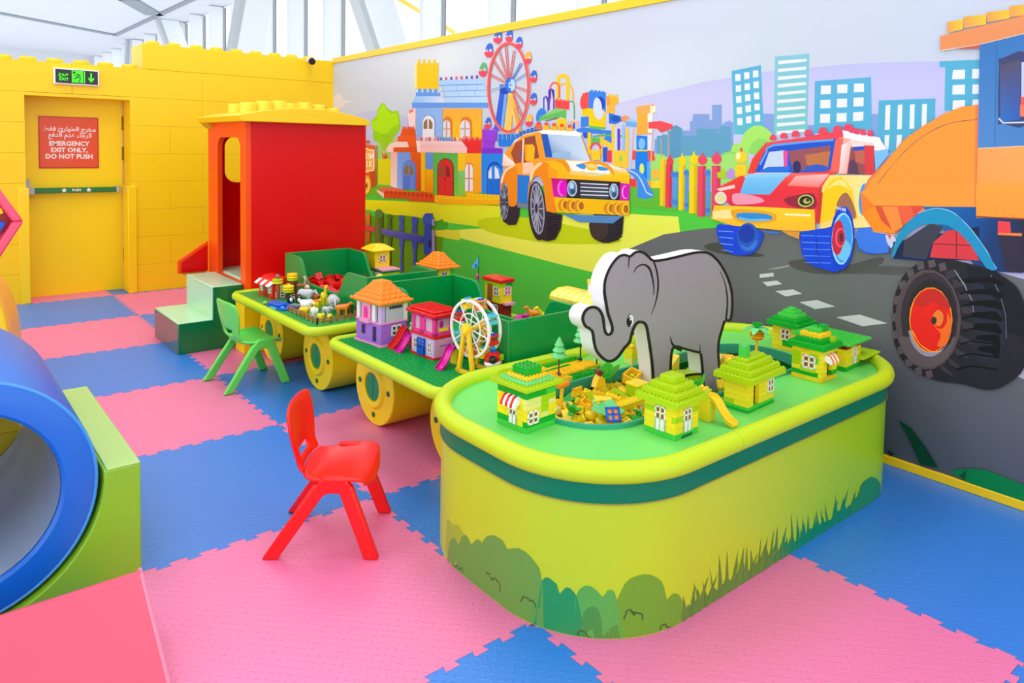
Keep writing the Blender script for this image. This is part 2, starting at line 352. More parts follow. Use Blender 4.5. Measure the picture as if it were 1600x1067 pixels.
34:330,720,5,6,-4,8,-5,9,-5,6,-8,6,-7,4,-7,2,-8,-1,-7,-1,-6,-3,-5,-4,-4,-6,-3,-8,-3,-10,5,-7,18,-3,26,-1
33:388,705,3,11,-2,13,-3,10,-4,5,-6,2,-6,1,-7,0,-6,-2,-7,-3,-6,-6,-6,-8,-4,-8,-1,-10,2,-11,6,-6,14,0,19,5
34:426,677,7,10,-3,13,-6,11,-6,7,-9,3,-9,3,-9,1,-9,-1,-9,-2,-9,-4,-9,-5,-6,-7,-8,-10,-5,-11,4,-8,24,-4,36,0
35:684,654,0,15,-3,16,-5,14,-9,8,-12,5,-12,2,-13,-3,-14,-7,-16,-4,-17,2,-18,4,-19,3,-17,1,-17,0,-18,0,-19,-2,-21,-3,-18,-1,-16,5,-15,7,-17,3,-22,-5,-23,-9,-17,-11,-19,-17,-13,-20,22,-15,92,-10,141,-6,114,-1,36,5,-6,11
36:2486,756,-382,1,-2,-98,383,-9
37:2650,651,-329,7,-2,-126,329,-17
38:2493,722,-17,0,-4,-193,18,-1
39:2440,694,-31,-23,-14,19,-16,-19,-24,24,24,-37,40,-1
40:2459,923,-10,6,-10,3,-10,1,-11,-2,-11,-3,-8,-4,-6,-6,-4,-6,-5,-5,-10,-4,-13,-4,-12,-3,-11,-3,-12,-3,-10,-2,-10,2,-10,2,-9,0,-9,-4,-8,-6,-6,-6,-3,-7,-1,-8,-1,-8,-4,-9,-4,-10,-2,-9,0,-9,2,-9,7,-9,12,-9,18,-9,16,-10,13,-10,12,-12,13,-11,12,-10,13,-10,13,-8,13,-5,14,-2,13,2,11,9,11,13,13,11,19,4,21,2,17,3,11,9,7,10,3,10,0,9,-4,7,0,9,6,9,10,10,5,10,-2,11,-5,10,-8,8,-12,4,-13,1,-12,4,-6,8,-4,10,-4,11,-8,10,-8,10
41:2443,918,-7,6,-5,4,-6,1,-7,-2,-7,-5,-8,-5,-5,-6,-6,-7,-9,-7,-14,-7,-18,-8,-16,-5,-16,1,-15,3,-12,0,-7,-6,-4,-8,-4,-9,-6,-11,-6,-12,2,-10,18,-5,27,-4,21,-4,8,-6,2,-6,9,-6,23,-6,29,-6,27,-2,22,2,21,6,18,7,17,5,14,7,11,7,7,10,2,11,-3,9,-13,5,-19,3,-15,5,-6,10,-3,12,-6,12,-11,10,-13,9
42:2723,528,-895,-1,-676,63,-742,20,-25,-618,605,-180,867,-259,853,26
43.44.45.46.47.48:2691,437,-1242,58,-3,-86,59,-9,715,-15,471,7
49:1939,344,-434,58,-58,36,-562,76,-319,13,-19,-105,109,-83,221,-33,200,5
50:1606,410,-2,8,-14,7,-23,7,-30,7,-39,7,-50,5,-61,5,-70,5,-88,1,-121,-4,-130,-5,-96,-5,-48,-5,-23,-4,-10,-5,-7,-5,6,-6,30,-7,70,-10,102,-13,101,-10,90,-4,87,-2,80,0,69,1,59,3,47,4,36,7,23,9
51:2690,339,-8,31,-14,-12,-32,-11,-60,8,-76,10,-69,9,-57,6,-51,5,-51,4,-50,3,-50,2,-48,1,-50,0,-48,-1,-41,-1,-27,-1,-19,0,-20,0,-26,6,-26,7,-12,-17,1,-58,15,-82,43,-76,90,-61,127,-56,134,-48,146,-47,157,-38,117,14,37,115,-12,167
52:1929,391,-104,5,-1,-29,104,-18
53:1928,349,-104,14,-92,3,-1,-40,92,-2,105,1
54:2633,473,-592,0,-584,20,1,25,584,-4,591,-1
55:896,288,-141,121,-135,59,-126,28,-150,26,-412,-3,-384,-66,-27,-529,432,104,923,-315
55.56.56.55:891,149,-5,-143,-188,46,5,134
+56.57.57.56:886,6,-5,-144,-188,55,5,135
+57.58.58.57:881,-138,-5,-145,-188,64,5,136
+58.59.59.58:876,-283,-5,-145,-188,73,5,136
+59.60.60.59:871,-428,-5,-145,-188,82,5,136
+60:866,-573,-5,-146,-188,91,5,137
+55.56.56.55:703,186,-5,-134,-166,40,5,127
+56.57.57.56:698,52,-5,-135,-166,48,5,127
+57.58.58.57:693,-83,-5,-136,-166,56,5,128
+58.59.59.58:688,-219,-5,-136,-166,64,5,128
+59.60.60.59:683,-355,-5,-136,-166,72,5,128
+60:678,-491,-5,-137,-166,80,5,129
+55.56.56.55:537,219,-5,-127,-148,37,5,120
+56.57.57.56:532,92,-5,-127,-148,43,5,121
+57.58.58.57:527,-35,-5,-128,-148,51,5,120
+58.59.59.58:522,-163,-5,-128,-148,58,5,121
+59.60.60.59:517,-291,-5,-128,-148,64,5,122
+60:512,-419,-5,-129,-148,71,5,122
+55.56.56.55:389,249,-5,-120,-133,32,5,114
+56.57.57.56:384,129,-5,-121,-133,39,5,114
+57.58.58.57:379,8,-5,-120,-133,45,5,114
+58.59.59.58:374,-112,-5,-121,-133,51,5,115
+59.60.60.59:369,-233,-5,-122,-133,58,5,115
+60:364,-355,-5,-122,-133,65,5,115
+55.56.61.55:256,275,-5,-114,-120,30,5,108
+56.57.62.61:251,161,-5,-114,-120,35,5,109
+57.58.63.62:246,47,-5,-114,-120,41,5,108
+58.59.64.63:241,-67,-5,-115,-119,46,4,110
+59.60.65.64:236,-182,-5,-115,-119,52,5,109
+60.60.65.65:231,-297,-5,-115,-119,57,5,110
+55.61.66.55:136,299,-5,-108,-109,26,5,104
+61.62.67.66:131,191,-5,-109,-109,32,5,103
+62.63.68.67:126,82,-5,-108,-108,36,4,104
+63.64.69.68:121,-26,-4,-110,-109,42,5,104
+64.65.70.69:117,-136,-5,-109,-109,47,5,104
+65.65.70.70:112,-245,-5,-110,-108,53,4,104
+55.66.71.55:27,321,-5,-104,-99,25,5,98
+66.67.72.71:22,217,-5,-103,-99,29,5,99
+67.68.73.72:17,114,-4,-104,-99,34,4,99
+68.69.74.73:13,10,-5,-104,-99,39,5,99
+69.70.75.74:8,-94,-5,-104,-99,43,5,100
+70.70.75.75:3,-198,-4,-104,-99,48,4,99
+55.71.76.55:-72,340,-5,-98,-91,22,5,94
+71.72.77.76:-77,242,-5,-99,-90,26,4,95
+72.73.68.77:-82,143,-4,-99,-91,31,5,94
+73.74.78.68:-86,44,-5,-99,-90,35,4,95
+74.75.79.78:-91,-55,-5,-100,-90,40,5,95
+75.75.79.79:-96,-155,-4,-99,-90,43,4,96
+55.76.61.55:-163,358,-5,-94,-83,20,4,91
+76.77.62.61:-168,264,-4,-95,-83,25,4,90
+77.68.63.62:-172,169,-5,-94,-83,28,5,91
+68.78.64.63:-177,75,-4,-95,-83,32,4,91
+78.79.65.64:-181,-20,-5,-95,-83,36,5,91
+79.79.65.65:-186,-115,-4,-96,-83,40,4,92
+55.61.56.55:-247,375,-4,-91,-77,19,5,87
+61.62.57.56:-251,284,-4,-90,-77,22,4,87
+62.63.58.57:-255,194,-5,-91,-76,26,4,87
+63.64.59.58:-260,103,-4,-91,-77,30,5,87
+64.65.60.59:-264,12,-5,-91,-76,33,4,88
+65.65.60.60:-269,-79,-4,-92,-76,37,4,88
+55.56.56.55:-323,390,-5,-87,-71,18,5,83
+56.57.57.56:-328,303,-4,-87,-71,21,4,84
+57.58.58.57:-332,216,-4,-87,-71,24,4,84
+58.59.59.58:-336,129,-5,-87,-70,27,4,84
+59.60.60.59:-341,42,-4,-88,-71,31,5,84
+60:-345,-46,-4,-88,-71,34,4,85
+55.56.56.55:-394,404,-5,-83,-65,16,4,80
+56.57.57.56:-399,321,-4,-84,-66,19,5,81
+57.58.58.57:-403,237,-4,-84,-66,22,4,81
+58.59.59.58:-407,153,-4,-84,-66,25,4,81
+59.60.60.59:-411,69,-5,-84,-65,28,4,81
+60:-416,-15,-4,-85,-65,32,4,81
80:262,412,-86,27,-12,1,69,-24
81:284,395,-41,10,-2,-9,42,-11
81:274,375,-42,11,-16,-7,43,-13
81:235,357,-50,13,-26,-7,46,-15
81:166,340,-49,14,-47,-8,52,-16
81:66,320,-58,18,-66,-8,58,-19
82:-317,275,-17,23,-1,-28
83:18,447,-11,5,-21,6,-22,4,-21,3,-22,2,-17,1,-10,-1,-6,-2,-1,-3,0,-4,4,-4,12,-3,25,-5,34,-4,28,-2,17,1,11,3
84:196,429,-8,7,-23,7,-24,5,-23,-2,-24,-6,-29,-1,-41,6,-45,11,-32,6,-15,1,-4,-3,6,-4,18,-6,30,-8,32,-7,36,-4,39,-4,35,-2,32,-1,27,2
85:469,446,-3,6,-12,6,-15,5,-16,2,-17,0,-18,-1,-16,-3,-15,-4,-18,-3,-25,-2,-26,-1,-15,-2,1,-3,12,-4,19,-3,33,-2,43,-2,36,0,25,3,19,4
86:202,439,-11,6,-22,6,-25,3,-25,-2,-27,-5,-27,-1,-26,8,-26,11,-21,9,-16,6,-12,3,-7,-1,-1,-5,5,-9,13,-9,24,-11,32,-11,34,-9,34,-6,36,-2,29,1,22,4,14,7
87:1115,893,1,9,1,11,-1,11,-4,9,-5,9,-5,5,-6,2,-7,0,-8,0,-7,-1,-7,0,-6,-3,-6,-6,-5,-9,-4,-9,-1,-11,0,-11,0,-9,-8,0,0,8,-1,12,2,11,4,10,6,10,7,7,9,5,9,1,9,0,8,1,9,0,9,-4,7,-7,6,-9,3,-10,1,-11,-1,-12,-1,-9
88:1109,895,1,20,1,27,0,21,-1,8,-2,1,-3,1,-3,1,-3,1,-3,0,-3,-1,-3,0,-3,-2,-3,-2,-2,-1,-2,-8,-1,-21,-1,-27,0,-19,-19,-1,0,19,0,27,2,22,3,11,6,6,5,3,6,3,8,3,8,1,7,0,8,-1,6,-3,5,-3,6,-5,2,-11,0,-22,-1,-27,-1,-20
89:1156,904,1,11,1,15,0,12,-2,6,-3,3,-3,2,-4,2,-3,0,-4,0,-4,0,-4,-1,-3,-2,-4,-3,-3,-3,-2,-6,-1,-12,0,-15,0,-11,-10,0,0,11,0,14,1,13,3,7,4,5,5,4,5,3,7,2,6,1,6,0,6,-1,6,-3,4,-3,4,-5,3,-7,0,-13,-1,-15,0,-11
90:1193,858,0,13,1,19,0,14,-1,4,2,-1,-4,0,-3,2,-1,1,-1,0,0,0,-2,-1,-3,-3,-4,0,2,2,-1,-4,-1,-14,0,-19,-1,-14,-6,0,0,14,0,19,1,14,2,5,5,1,0,0,1,1,3,2,4,2,5,-1,2,-2,2,-1,-1,0,6,-1,1,-5,0,-14,-1,-19,-1,-14
90:1163,862,1,19,1,27,1,20,-1,6,3,-2,-5,-1,-4,2,-2,1,0,0,-1,0,-2,-1,-4,-2,-5,0,4,2,-2,-6,-1,-20,0,-26,-1,-20,-8,0,1,19,1,27,1,20,1,7,7,2,0,-1,1,1,3,2,5,2,5,-1,3,-2,1,-1,-1,1,7,-1,2,-7,-1,-21,-1,-27,-1,-19
91:1060,888,-19,-3,-4,-18,-2,-41,-6,0,1,41,6,21,23,4
92:1238,825,3,8,-2,11,-4,10,-6,7,-8,6,-8,3,-8,0,-8,-2,-7,-3,-5,-5,-5,-6,-1,-6,1,-7,5,-7,8,-5,14,-4,18,-2
93:1193,824,-79,13,-4,-7,68,-8
94:1121,832,-47,-3,-1,-30,54,1
95:1221,837,-92,31,-55,-7,1,-32,35,8,111,-13
96:1221,837,-92,31,-55,-7,83,-15
97:1137,898,-78,-10,0,-28,76,9
98:1116,899,2,2,5,2,5,-1,2,-3,-2,-3,-5,-1,-5,1
98:1097,896,2,3,5,1,5,-1,2,-2,-2,-3,-5,-1,-5,0
98:1079,893,2,3,5,1,5,-1,2,-2,-2,-3,-5,-1,-5,1
98:1061,891,2,3,5,1,5,-1,2,-3,-2,-2,-5,-2,-5,1
99:1010,806,2,7,9,-3,-2,-3
+99:1012,813,6,5,7,-4,-4,-4
+99:1018,818,9,4,3,-6,-5,-2
+99:1027,822,10,1,0,-6,-7,-1
+99:1037,823,11,-1,-4,-6,-7,1
+99:1048,822,8,-3,-6,-5,-6,2
+99:1056,819,6,-5,-9,-3,-3,3
+99:1062,814,2,-7,-10,0,-1,4
90:1038,815,-9,-1,-1,-20,10,0
100:1005,884,-1,8,-2,8,-5,6,-10,7,-13,4,-10,-2,-4,-17,0,-24,2,-18,6,-5,9,1,8,2,6,3,5,4,4,5,3,5,2,7
92:964,920,-82,-8,-1,-63,81,11
92:954,924,-11,-1,0,-8,11,1
92:937,922,-12,-1,0,-8,11,0
92:919,920,-11,-1,-1,-8,12,0
92:902,917,-12,0,0,-8,11,0
101:994,914,-9,0,0,-8,9,0
101:980,917,-9,0,0,-8,9,0
94:995,859,-33,4,-81,-14,-1,-52,78,5,3,32,34,5
102:891,861,3,14,6,11,7,9,8,4,9,0,7,-5,5,-8,3,-12,-1,-13,-3,-14,-6,-11,-7,-9,-9,-4,-8,0,-7,5,-5,9,-2,11
103:884,876,3,9,5,7,7,5,9,3,8,0,8,-3,6,-5,3,-8,1,-8,-3,-8,-5,-8,-8,-5,-8,-3,-9,1,-7,3,-6,5,-3,7
104:898,862,3,11,5,11,6,8,8,4,7,0,7,-4,4,-8,2,-11,0,-12,-3,-12,-5,-11,-7,-8,-7,-4,-8,1,-6,4,-4,8,-3,11
92:999,834,-40,0,1,-32,38,-4
95:958,804,-78,-7,0,-8,78,4
105:879,899,-17,3,-37,-8,-1,-21,16,-4,-1,-27,36,2
106:871,907,-11,-1,0,-8,11,0
106:854,905,-10,-1,-1,-8,11,0
106:838,903,-11,-1,0,-8,10,0
107:879,899,-11,2,-7,-27,15,-8
108:866,844,-54,-12,-6,-15,29,-10,29,3
109:816,821,0,4,3,3,5,3,6,2,7,1,7,0,6,-1,4,-3,2,-3,-1,-3,-3,-3,-5,-3,-6,-2,-7,-1,-7,0,-6,1,-4,2
110:810,824,-1,4,-4,3,-4,2,-8,1,-9,-2,-6,-2,-4,-3,-1,-4,1,-4,7,-3,10,-2,9,-1,5,2,3,5
111:791,815,-14,8,-83,-12,-1,-20,95,9
112:791,815,-14,8,-83,-11,5,-5
113:748,858,-57,6,-25,-5,2,-20,32,-5,44,4
114:688,864,-23,-5,1,-18,21,-3
115:742,862,-10,0,-1,-7,10,0
115:727,863,-10,0,0,-7,10,0
115:713,864,-10,0,0,-7,10,1
115:699,865,-10,0,0,-7,10,1
115:685,866,-9,0,-1,-6,10,0
116:741,838,-62,1,-2,-61,65,-8
117:698,838,-20,1,-1,-61,18,1
118:742,770,-47,-2,-1,-43,46,0
119:696,770,-19,0,-2,-49,19,0
120:704,744,1,6,3,5,4,4,5,2,5,0,4,-2,4,-4,2,-6,1,-6,-1,-5,-3,-6,-4,-4,-5,-2,-5,0,-4,3,-4,4,-2,5
94:746,725,-55,0,-1,-4,55,-1
121:745,720,-60,1,-6,-90,18,-25,45,31
122:706,665,1,6,1,5,3,4,4,2,3,0,3,-2,3,-4,1,-5,0,-6,0,-6,-2,-6,-3,-3,-3,-2,-4,0,-3,2,-2,4,-2,5
123:695,688,-15,1,-1,-58,13,-9
124:759,722,-15,1,-1,-30,15,0
125:693,723,-24,-1,-7,-29,27,-3
126:694,811,-50,3,-47,-12,3,-12,40,-12,21,13,32,0
127:661,799,-62,-7,41,-14
128:758,792,4,-126,-4,0,-4,125
128:678,791,3,-123,-4,0,-3,123
129:643,762,-4,-56,-4,0,3,56
129:615,778,-3,-72,-5,1,4,71
130:675,664,-32,1,-6,-26,37,-3
131:679,627,-40,6,-4,-36,40,0
132:692,631,-18,-4,0,-28,17,-1
133:956,762,-99,0,-1,-17,100,-1
92:1020,792,-36,6,-108,-12,12,-11,75,3,56,7
134:989,780,-45,-2,0,-18,38,2
94:964,780,-17,0,-2,-76,16,0
135:903,773,-11,0,-2,-72,11,0
92:882,788,-31,-2,-2,-46,32,9
136:937,763,-13,1,-18,2,-25,2,-36,-1,-41,-2,-29,-1,0,6,29,1,41,2,37,1,25,-1,19,-3,12,-1
137:895,725,1,7,10,-2,-1,-5
+137:896,732,5,6,8,-4,-3,-4
+137:901,738,6,5,6,-6,-4,-3
+137:907,743,8,3,3,-6,-5,-3
+137:915,746,9,1,0,-7,-6,0
+137:924,747,9,-1,-3,-6,-6,0
+137:933,746,8,-3,-6,-6,-5,3
+137:941,743,6,-5,-8,-4,-4,3
+137:947,738,4,-7,-9,-2,-3,5
+137:951,731,2,-7,-11,0,0,5
138:889,731,-21,1,-2,-48,22,-1
139:869,721,-21,0,-1,-39,21,0
140:897,762,-100,-38,-22,-6,-2,-53,69,6,2,48,52,26
141:798,697,1,4,1,4,2,2,3,1,3,0,3,-1,2,-3,1,-3,0,-4,0,-4,-2,-3,-2,-2,-3,-2,-3,0,-2,2,-2,2,-2,4
142:852,807,-15,0,-3,-88,14,0
142:789,794,-13,0,-3,-78,13,0
143:825,792,-11,0,-3,-70,12,-1
144:805,805,-12,-1,-3,-84,12,0
145:837,796,-11,0,-3,-75,11,0
146:764,632,-27,1,-2,-37,27,-1
147:762,606,-193,4,-2,-67,193,1
148:780,661,-28,3,-23,-4,-31,-21,-17,-28,-17,-20,2,-12,24,-7,41,0,2,53
149:775,658,-10,-3,-14,-4,-12,-5,-10,-7,-8,-9,-7,-10,-6,-9,-6,-10,-6,-9,-9,-5,-10,-3,-7,-1,-2,4,7,1,9,3,8,4,5,7,6,11,6,10,7,9,9,9,10,8,14,6,14,4,10,3
150:641,693,-22,1,-3,-138,22,-2
150:616,684,1,5,3,4,3,3,4,2,5,0,4,-2,3,-3,2,-4,1,-5,-1,-5,-2,-4,-4,-3,-4,-2,-5,0,-4,2,-3,3,-2,5
150:634,694,-1,12,-6,0,-2,-12
151:627,694,-8,0,-3,-138,8,-1
152:619,683,-26,1,-2,-132,25,-2
152:590,691,1,4,2,4,4,3,5,1,4,0,5,-1,3,-3,3,-5,0,-4,-1,-5,-2,-4,-4,-3,-5,-1,-4,0,-5,2,-3,3,-3,4
152:608,700,-1,11,-5,1,-3,-12
153:603,683,-10,1,-2,-132,9,-1
154:569,679,-23,1,-3,-132,23,-2
154:543,694,1,5,2,4,4,3,5,2,5,0,5,-2,4,-3,2,-4,1,-5,-1,-5,-3,-4,-4,-3,-5,-2,-5,0,-5,2,-3,3,-3,5
154:562,704,-1,12,-5,0,-3,-12
155:555,679,-9,1,-3,-132,9,-1
154:529,683,-27,1,-3,-142,27,-2
154:499,700,1,5,3,4,4,3,5,2,6,0,5,-2,4,-4,2,-4,1,-5,-1,-5,-3,-5,-4,-3,-6,-1,-5,0,-5,2,-4,3,-2,4
154:519,709,-1,14,-5,0,-3,-13
155:513,683,-11,1,-3,-142,10,-1
156:500,681,-29,1,-3,-147,28,-2
156:467,699,2,5,3,4,4,3,5,1,6,0,6,-2,4,-3,3,-4,0,-5,-1,-5,-3,-4,-4,-3,-6,-1,-6,0,-5,2,-4,3,-3,4
156:488,708,-1,12,-5,0,-2,-12
157:483,682,-12,0,-3,-147,11,-1
158:451,683,-30,1,-4,-151,30,-2
158:418,703,1,5,3,4,5,3,6,1,6,0,5,-1,5,-4,2,-4,1,-5,-1,-5,-3,-4,-5,-3,-6,-2,-6,0,-5,2,-4,3,-3,5
158:439,712,-1,13,-5,0,-2,-13
159:433,683,-12,1,-4,-151,12,-1
160:594,657,-5,8,-5,-8,-1,-99,3,-7,5,6
161:599,659,-15,0,0,-14,14,-1
161:594,578,-11,0,-1,-12,12,-1
160:582,657,-6,8,-6,-8,-1,-102,4,-7,6,6
161:587,659,-17,1,0,-15,16,0
161:582,574,-14,1,0,-12,14,-1
160:545,664,-6,8,-7,-8,-2,-113,5,-7,7,6
161:550,666,-18,0,-1,-14,18,0
161:545,570,-15,1,-1,-12,15,-1
160:469,667,-7,8,-7,-8,-2,-125,5,-7,7,6
161:474,668,-19,1,0,-14,18,0
161:468,560,-16,1,0,-11,16,-2
162:432,664,-14,4,-7,8,-11,-9,3,-18,27,0
163:400,667,-15,13,-10,-10,-2,-20,26,-1
164:334,710,2,5,3,5,6,3,7,2,6,0,7,-2,5,-4,4,-5,1,-5,-2,-6,-4,-5,-5,-3,-7,-2,-7,0,-6,2,-5,4,-4,5
165:359,725,-2,11,-4,0,-3,-11
164:371,689,-32,1,-5,-33,38,-2
166:356,713,1,3,1,3,2,2,3,1,3,0,2,-1,2,-2,2,-3,0,-4,-1,-3,-1,-3,-2,-2,-3,-1,-3,0,-2,1,-2,2,-2,3
167:2100,1103,-184,-13,-1,-119,186,17
168:2117,1103,-17,0,1,-115,18,0
169:2094,1121,-20,-2,0,-18,19,2
169:2048,1117,-19,-2,0,-17,19,1
169:2004,1113,-19,-1,0,-18,18,2
169:1960,1109,-18,-1,-1,-17,19,1
170:1903,1026,-17,-1,0,-12,16,1
171:1861,1024,-16,-1,0,-11,16,0
170:1820,1023,-15,-1,-1,-12,16,1
171:1780,1022,-15,-1,0,-12,15,1
171:1741,1021,-15,-1,0,-13,15,1
170:1703,1019,-15,-1,0,-12,15,1
170:1665,1018,-14,-1,-1,-13,15,1
170:1628,1017,-14,-1,0,-13,14,1
172.173.174.175:1913,1014,-341,-16,-40,-96,315,12
176:1912,990,-339,-14,0,3,339,14
176:1908,965,-353,-13,0,2,353,13
176:1873,938,-330,-10,1,2,329,11
177:1882,990,-8,-25,-3,1,8,24
177:1774,984,-7,-23,-3,0,7,23
177:1707,982,-8,-24,-3,1,8,23
177:1622,978,-7,-22,-3,0,7,23
177:1869,964,-8,-24,-3,0,8,24
177:1762,959,-8,-23,-3,0,8,23
177:1638,954,-7,-22,-3,0,7,23
178:1850,913,-320,-11,-1,-19,318,9
178:2106,970,-204,-10,-4,-17,211,9
179:2089,987,-28,-2,0,-19,27,1
180:2098,984,-9,-1,0,-10,9,0
179:2042,984,-27,-1,-1,-19,28,1
180:2051,981,-8,0,-1,-11,9,1
179:1996,982,-26,-1,-1,-19,27,1
180:2005,979,-8,0,-1,-11,8,1
179:1951,980,-26,-2,0,-18,26,1
180:1960,977,-8,-1,0,-10,7,0
181.182.183.184:2109,953,-211,-9,-46,-30,288,11
178:2140,925,-288,-11,-5,-21,293,9
185:2175,882,-46,13,-21,0,-2,-94,61,15
186:2172,886,-43,10,-4,-12,39,-9
187.188.189.190:2103,900,-225,-9,-4,-151,226,8
191.191.192.193:1874,889,-292,-9,-3,-130,291,7
194:1871,765,1,64,-3,10,-8,9,-12,5,-15,2,-14,-3,-12,-6,-9,-8,-3,-10,-1,-63
195:1871,761,1,58,-2,8,-6,6,-9,4,-11,1,-11,-2,-10,-4,-6,-6,-2,-8,-2,-57
196:1850,836,-13,0,-1,-75,12,0
196:1868,804,-50,-1,0,-6,50,0
194:1738,765,1,55,-3,12,-10,11,-14,6,-18,2,-17,-2,-15,-8,-10,-10,-3,-12,-2,-54
195:1738,761,1,49,-3,10,-7,8,-12,6,-14,2,-14,-3,-12,-5,-8,-9,-3,-10,-2,-48
196:1708,834,-11,-1,-2,-72,11,0
196:1735,803,-66,-1,0,-6,66,0
197:2044,760,2,70,-4,14,-12,12,-18,7,-22,2,-21,-3,-18,-8,-12,-12,-5,-14,-1,-68
198:2043,760,1,69,-4,13,-11,11,-16,7,-20,2,-19,-3,-17,-8,-11,-10,-4,-13,-1,-68
199:2035,802,1,27,-15,12,-18,7,-1,-46
199:1989,802,1,45,-18,-7,-13,-13,-1,-25
200.200.201.201:2336,691,-62,10,-3,-185,67,10
202.202.203.204:2276,692,-125,2,-3,-173,128,-5
205.205.206.206:2156,703,-104,1,-3,-185,50,-2
207.207.208.193:2056,695,-38,1,-4,-181,35,4
209:2016,694,-65,1,-2,-73,66,-2
208.208.210.210:2015,620,-66,0,-2,-105,65,0
211.211.212.213:1952,695,-196,1,-8,-184,196,-4
88:1754,696,-59,1,-2,-73,59,-2
214.214.215.215:1752,622,-58,2,-3,-106,57,-6
216.217.218.219:1698,701,-117,-2,-5,-160,118,-15
220.220.118.221:1581,699,-142,1,-5,-162,142,-1
222:2220,516,2,100,-5,15,-13,14,-21,9,-24,4,-24,-3,-20,-8,-13,-12,-5,-15,-2,-97
223:2211,517,2,101,-4,13,-11,11,-17,7,-20,3,-19,-2,-17,-6,-11,-10,-4,-13,-2,-98
224:2206,586,-2,29,-18,19,-18,5,-1,-52
224:2155,588,1,52,-19,-9,-14,-17,-3,-25
225:2209,581,-100,4,-1,-62,100,-6
226:2153,583,-44,2,-1,-62,44,-3
227:1912,504,3,122,-5,18,-15,16,-22,10,-26,4,-25,-3,-22,-9,-14,-14,-6,-17,-3,-119
228:1904,506,3,121,-5,16,-12,13,-19,9,-22,3,-22,-2,-19,-8,-12,-12,-5,-15,-3,-117
229:1902,592,-3,30,-18,19,-19,7,-2,-57
230:1843,592,2,52,-20,-7,-11,-17,-3,-27
231:1855,665,-4,0,-4,-154,5,0
232:1842,582,2,3,5,1,5,-1,2,-3,-3,-3,-4,-1,-5,2
233:1696,538,3,99,-3,8,-6,7,-10,6,-12,2,-12,-2,-10,-4,-7,-7,-2,-8,-3,-98
198:1694,538,2,94,-2,8,-6,7,-9,5,-11,2,-11,-2,-9,-4,-6,-6,-2,-8,-3,-93
234:1674,653,-12,1,-3,-114,12,-1
234:1695,594,-56,3,-1,-6,57,-3
235:1536,533,3,96,-4,15,-10,12,-16,9,-19,3,-19,-2,-16,-8,-11,-11,-4,-14,-3,-94
236:1530,534,2,85,-3,13,-10,12,-15,8,-18,3,-17,-2,-15,-7,-11,-11,-3,-13,-3,-83
237:1530,600,-2,27,-18,21,-3,-49
237:1486,600,2,49,-23,-12,-10,-34
238:1528,596,-77,3,-1,-62,76,-5
239:2257,754,-27,50,-116,1,-14,-57,-6,-53
240:2390,704,-39,29,-85,14,-92,-4,-18,-25,156,-3,0,-24,68,1
241:2271,770,-167,2,-18,-55,79,1,14,25,94,0
242:2314,715,-224,4,0,-24,224,-2
243:2248,775,-27,27,-107,1,-10,-31
244:2226,816,-16,-1,0,-22,15,0
244:2202,814,-15,-1,-1,-20,15,0
244:2178,815,-15,0,0,-23,15,1
244:2155,813,-15,0,0,-21,15,0
244:2132,815,-14,-1,-1,-22,15,0
245.245.246.246:2100,748,-379,-1,-37,-28,385,-2
247:2086,717,-402,4,0,-23,397,-3
248:2100,748,-35,-2,-5,-51,26,0
249:2085,765,-15,0,0,-18,15,0
250:2061,765,-16,0,0,-18,15,0
251:2036,765,-15,0,0,-18,15,0
249:2012,765,-15,0,0,-18,14,0
250:1988,765,-15,0,0,-18,15,0
251:1964,765,-14,0,-1,-18,15,0
249:1941,765,-15,0,0,-17,14,0
250:1918,765,-15,0,0,-17,14,0
252:1895,765,-14,0,-1,-17,14,0
252:1872,765,-14,0,0,-17,14,0
252:1850,765,-14,0,0,-17,13,0
252:1828,765,-14,0,0,-17,13,0
252:1806,765,-14,0,0,-17,13,0
250:1784,765,-13,0,-1,-17,14,0
251:1763,765,-13,0,-1,-17,13,0
249:1742,765,-14,0,0,-17,13,0
253:1726,759,-147,-1,2,-59,103,-1,0,23,37,26
254:1714,769,-12,0,0,-20,12,0
255:1694,768,-12,0,0,-19,12,0
254:1674,767,-12,0,0,-18,12,0
255:1655,766,-12,0,0,-17,11,0
254:1635,765,-11,0,-1,-15,12,0
255:1616,765,-11,0,-1,-15,12,0
254:1597,764,-11,0,-1,-14,12,0
256:1573,796,-100,-4,2,-42,16,0,2,-27,-54,-3,0,-20,138,-1
257:1577,798,-20,-2,-2,-46,20,0
258:1560,789,-84,-1,11,-42,72,4
259:1578,719,-139,1,0,-19,138,-2
260:1567,804,-20,0,0,-16,19,1
260:1508,802,-26,-1,0,-13,26,0
261:1469,756,-111,-2,0,-25,103,0
262:1466,777,-19,0,0,-24,18,0
262:1438,776,-18,0,-1,-23,19,0
262:1411,776,-18,0,0,-23,18,0
262:1385,776,-18,0,-1,-23,18,0
262:1358,776,-17,0,-1,-22,18,-1
263:2472,514,-163,7,-112,-6,0,-22,209,-6
264:2406,494,-218,13,-19,-33,237,-11
240:2482,502,-76,-15,0,-25,71,26
265:2188,505,-166,12,-90,-8,-1,-34,229,-10
266:2361,494,4,8,12,2,11,-4,4,-7,-5,-8,-11,-2,-11,4
266:2316,495,5,7,11,3,11,-4,4,-8,-5,-7,-11,-2,-10,4
266:2272,496,5,7,11,2,10,-3,5,-8,-5,-7,-11,-2,-10,3
266:2230,497,4,7,11,2,10,-4,4,-7,-4,-7,-11,-2,-10,3
266:2188,497,4,7,10,3,11,-4,4,-7,-5,-7,-10,-3,-10,4
266:2146,498,5,7,10,2,10,-3,4,-8,-4,-7,-11,-2,-10,4
266:2106,499,4,6,10,3,10,-4,4,-7,-4,-7,-10,-2,-10,4
266:2066,499,4,7,10,2,10,-3,4,-7,-5,-7,-9,-2,-10,3
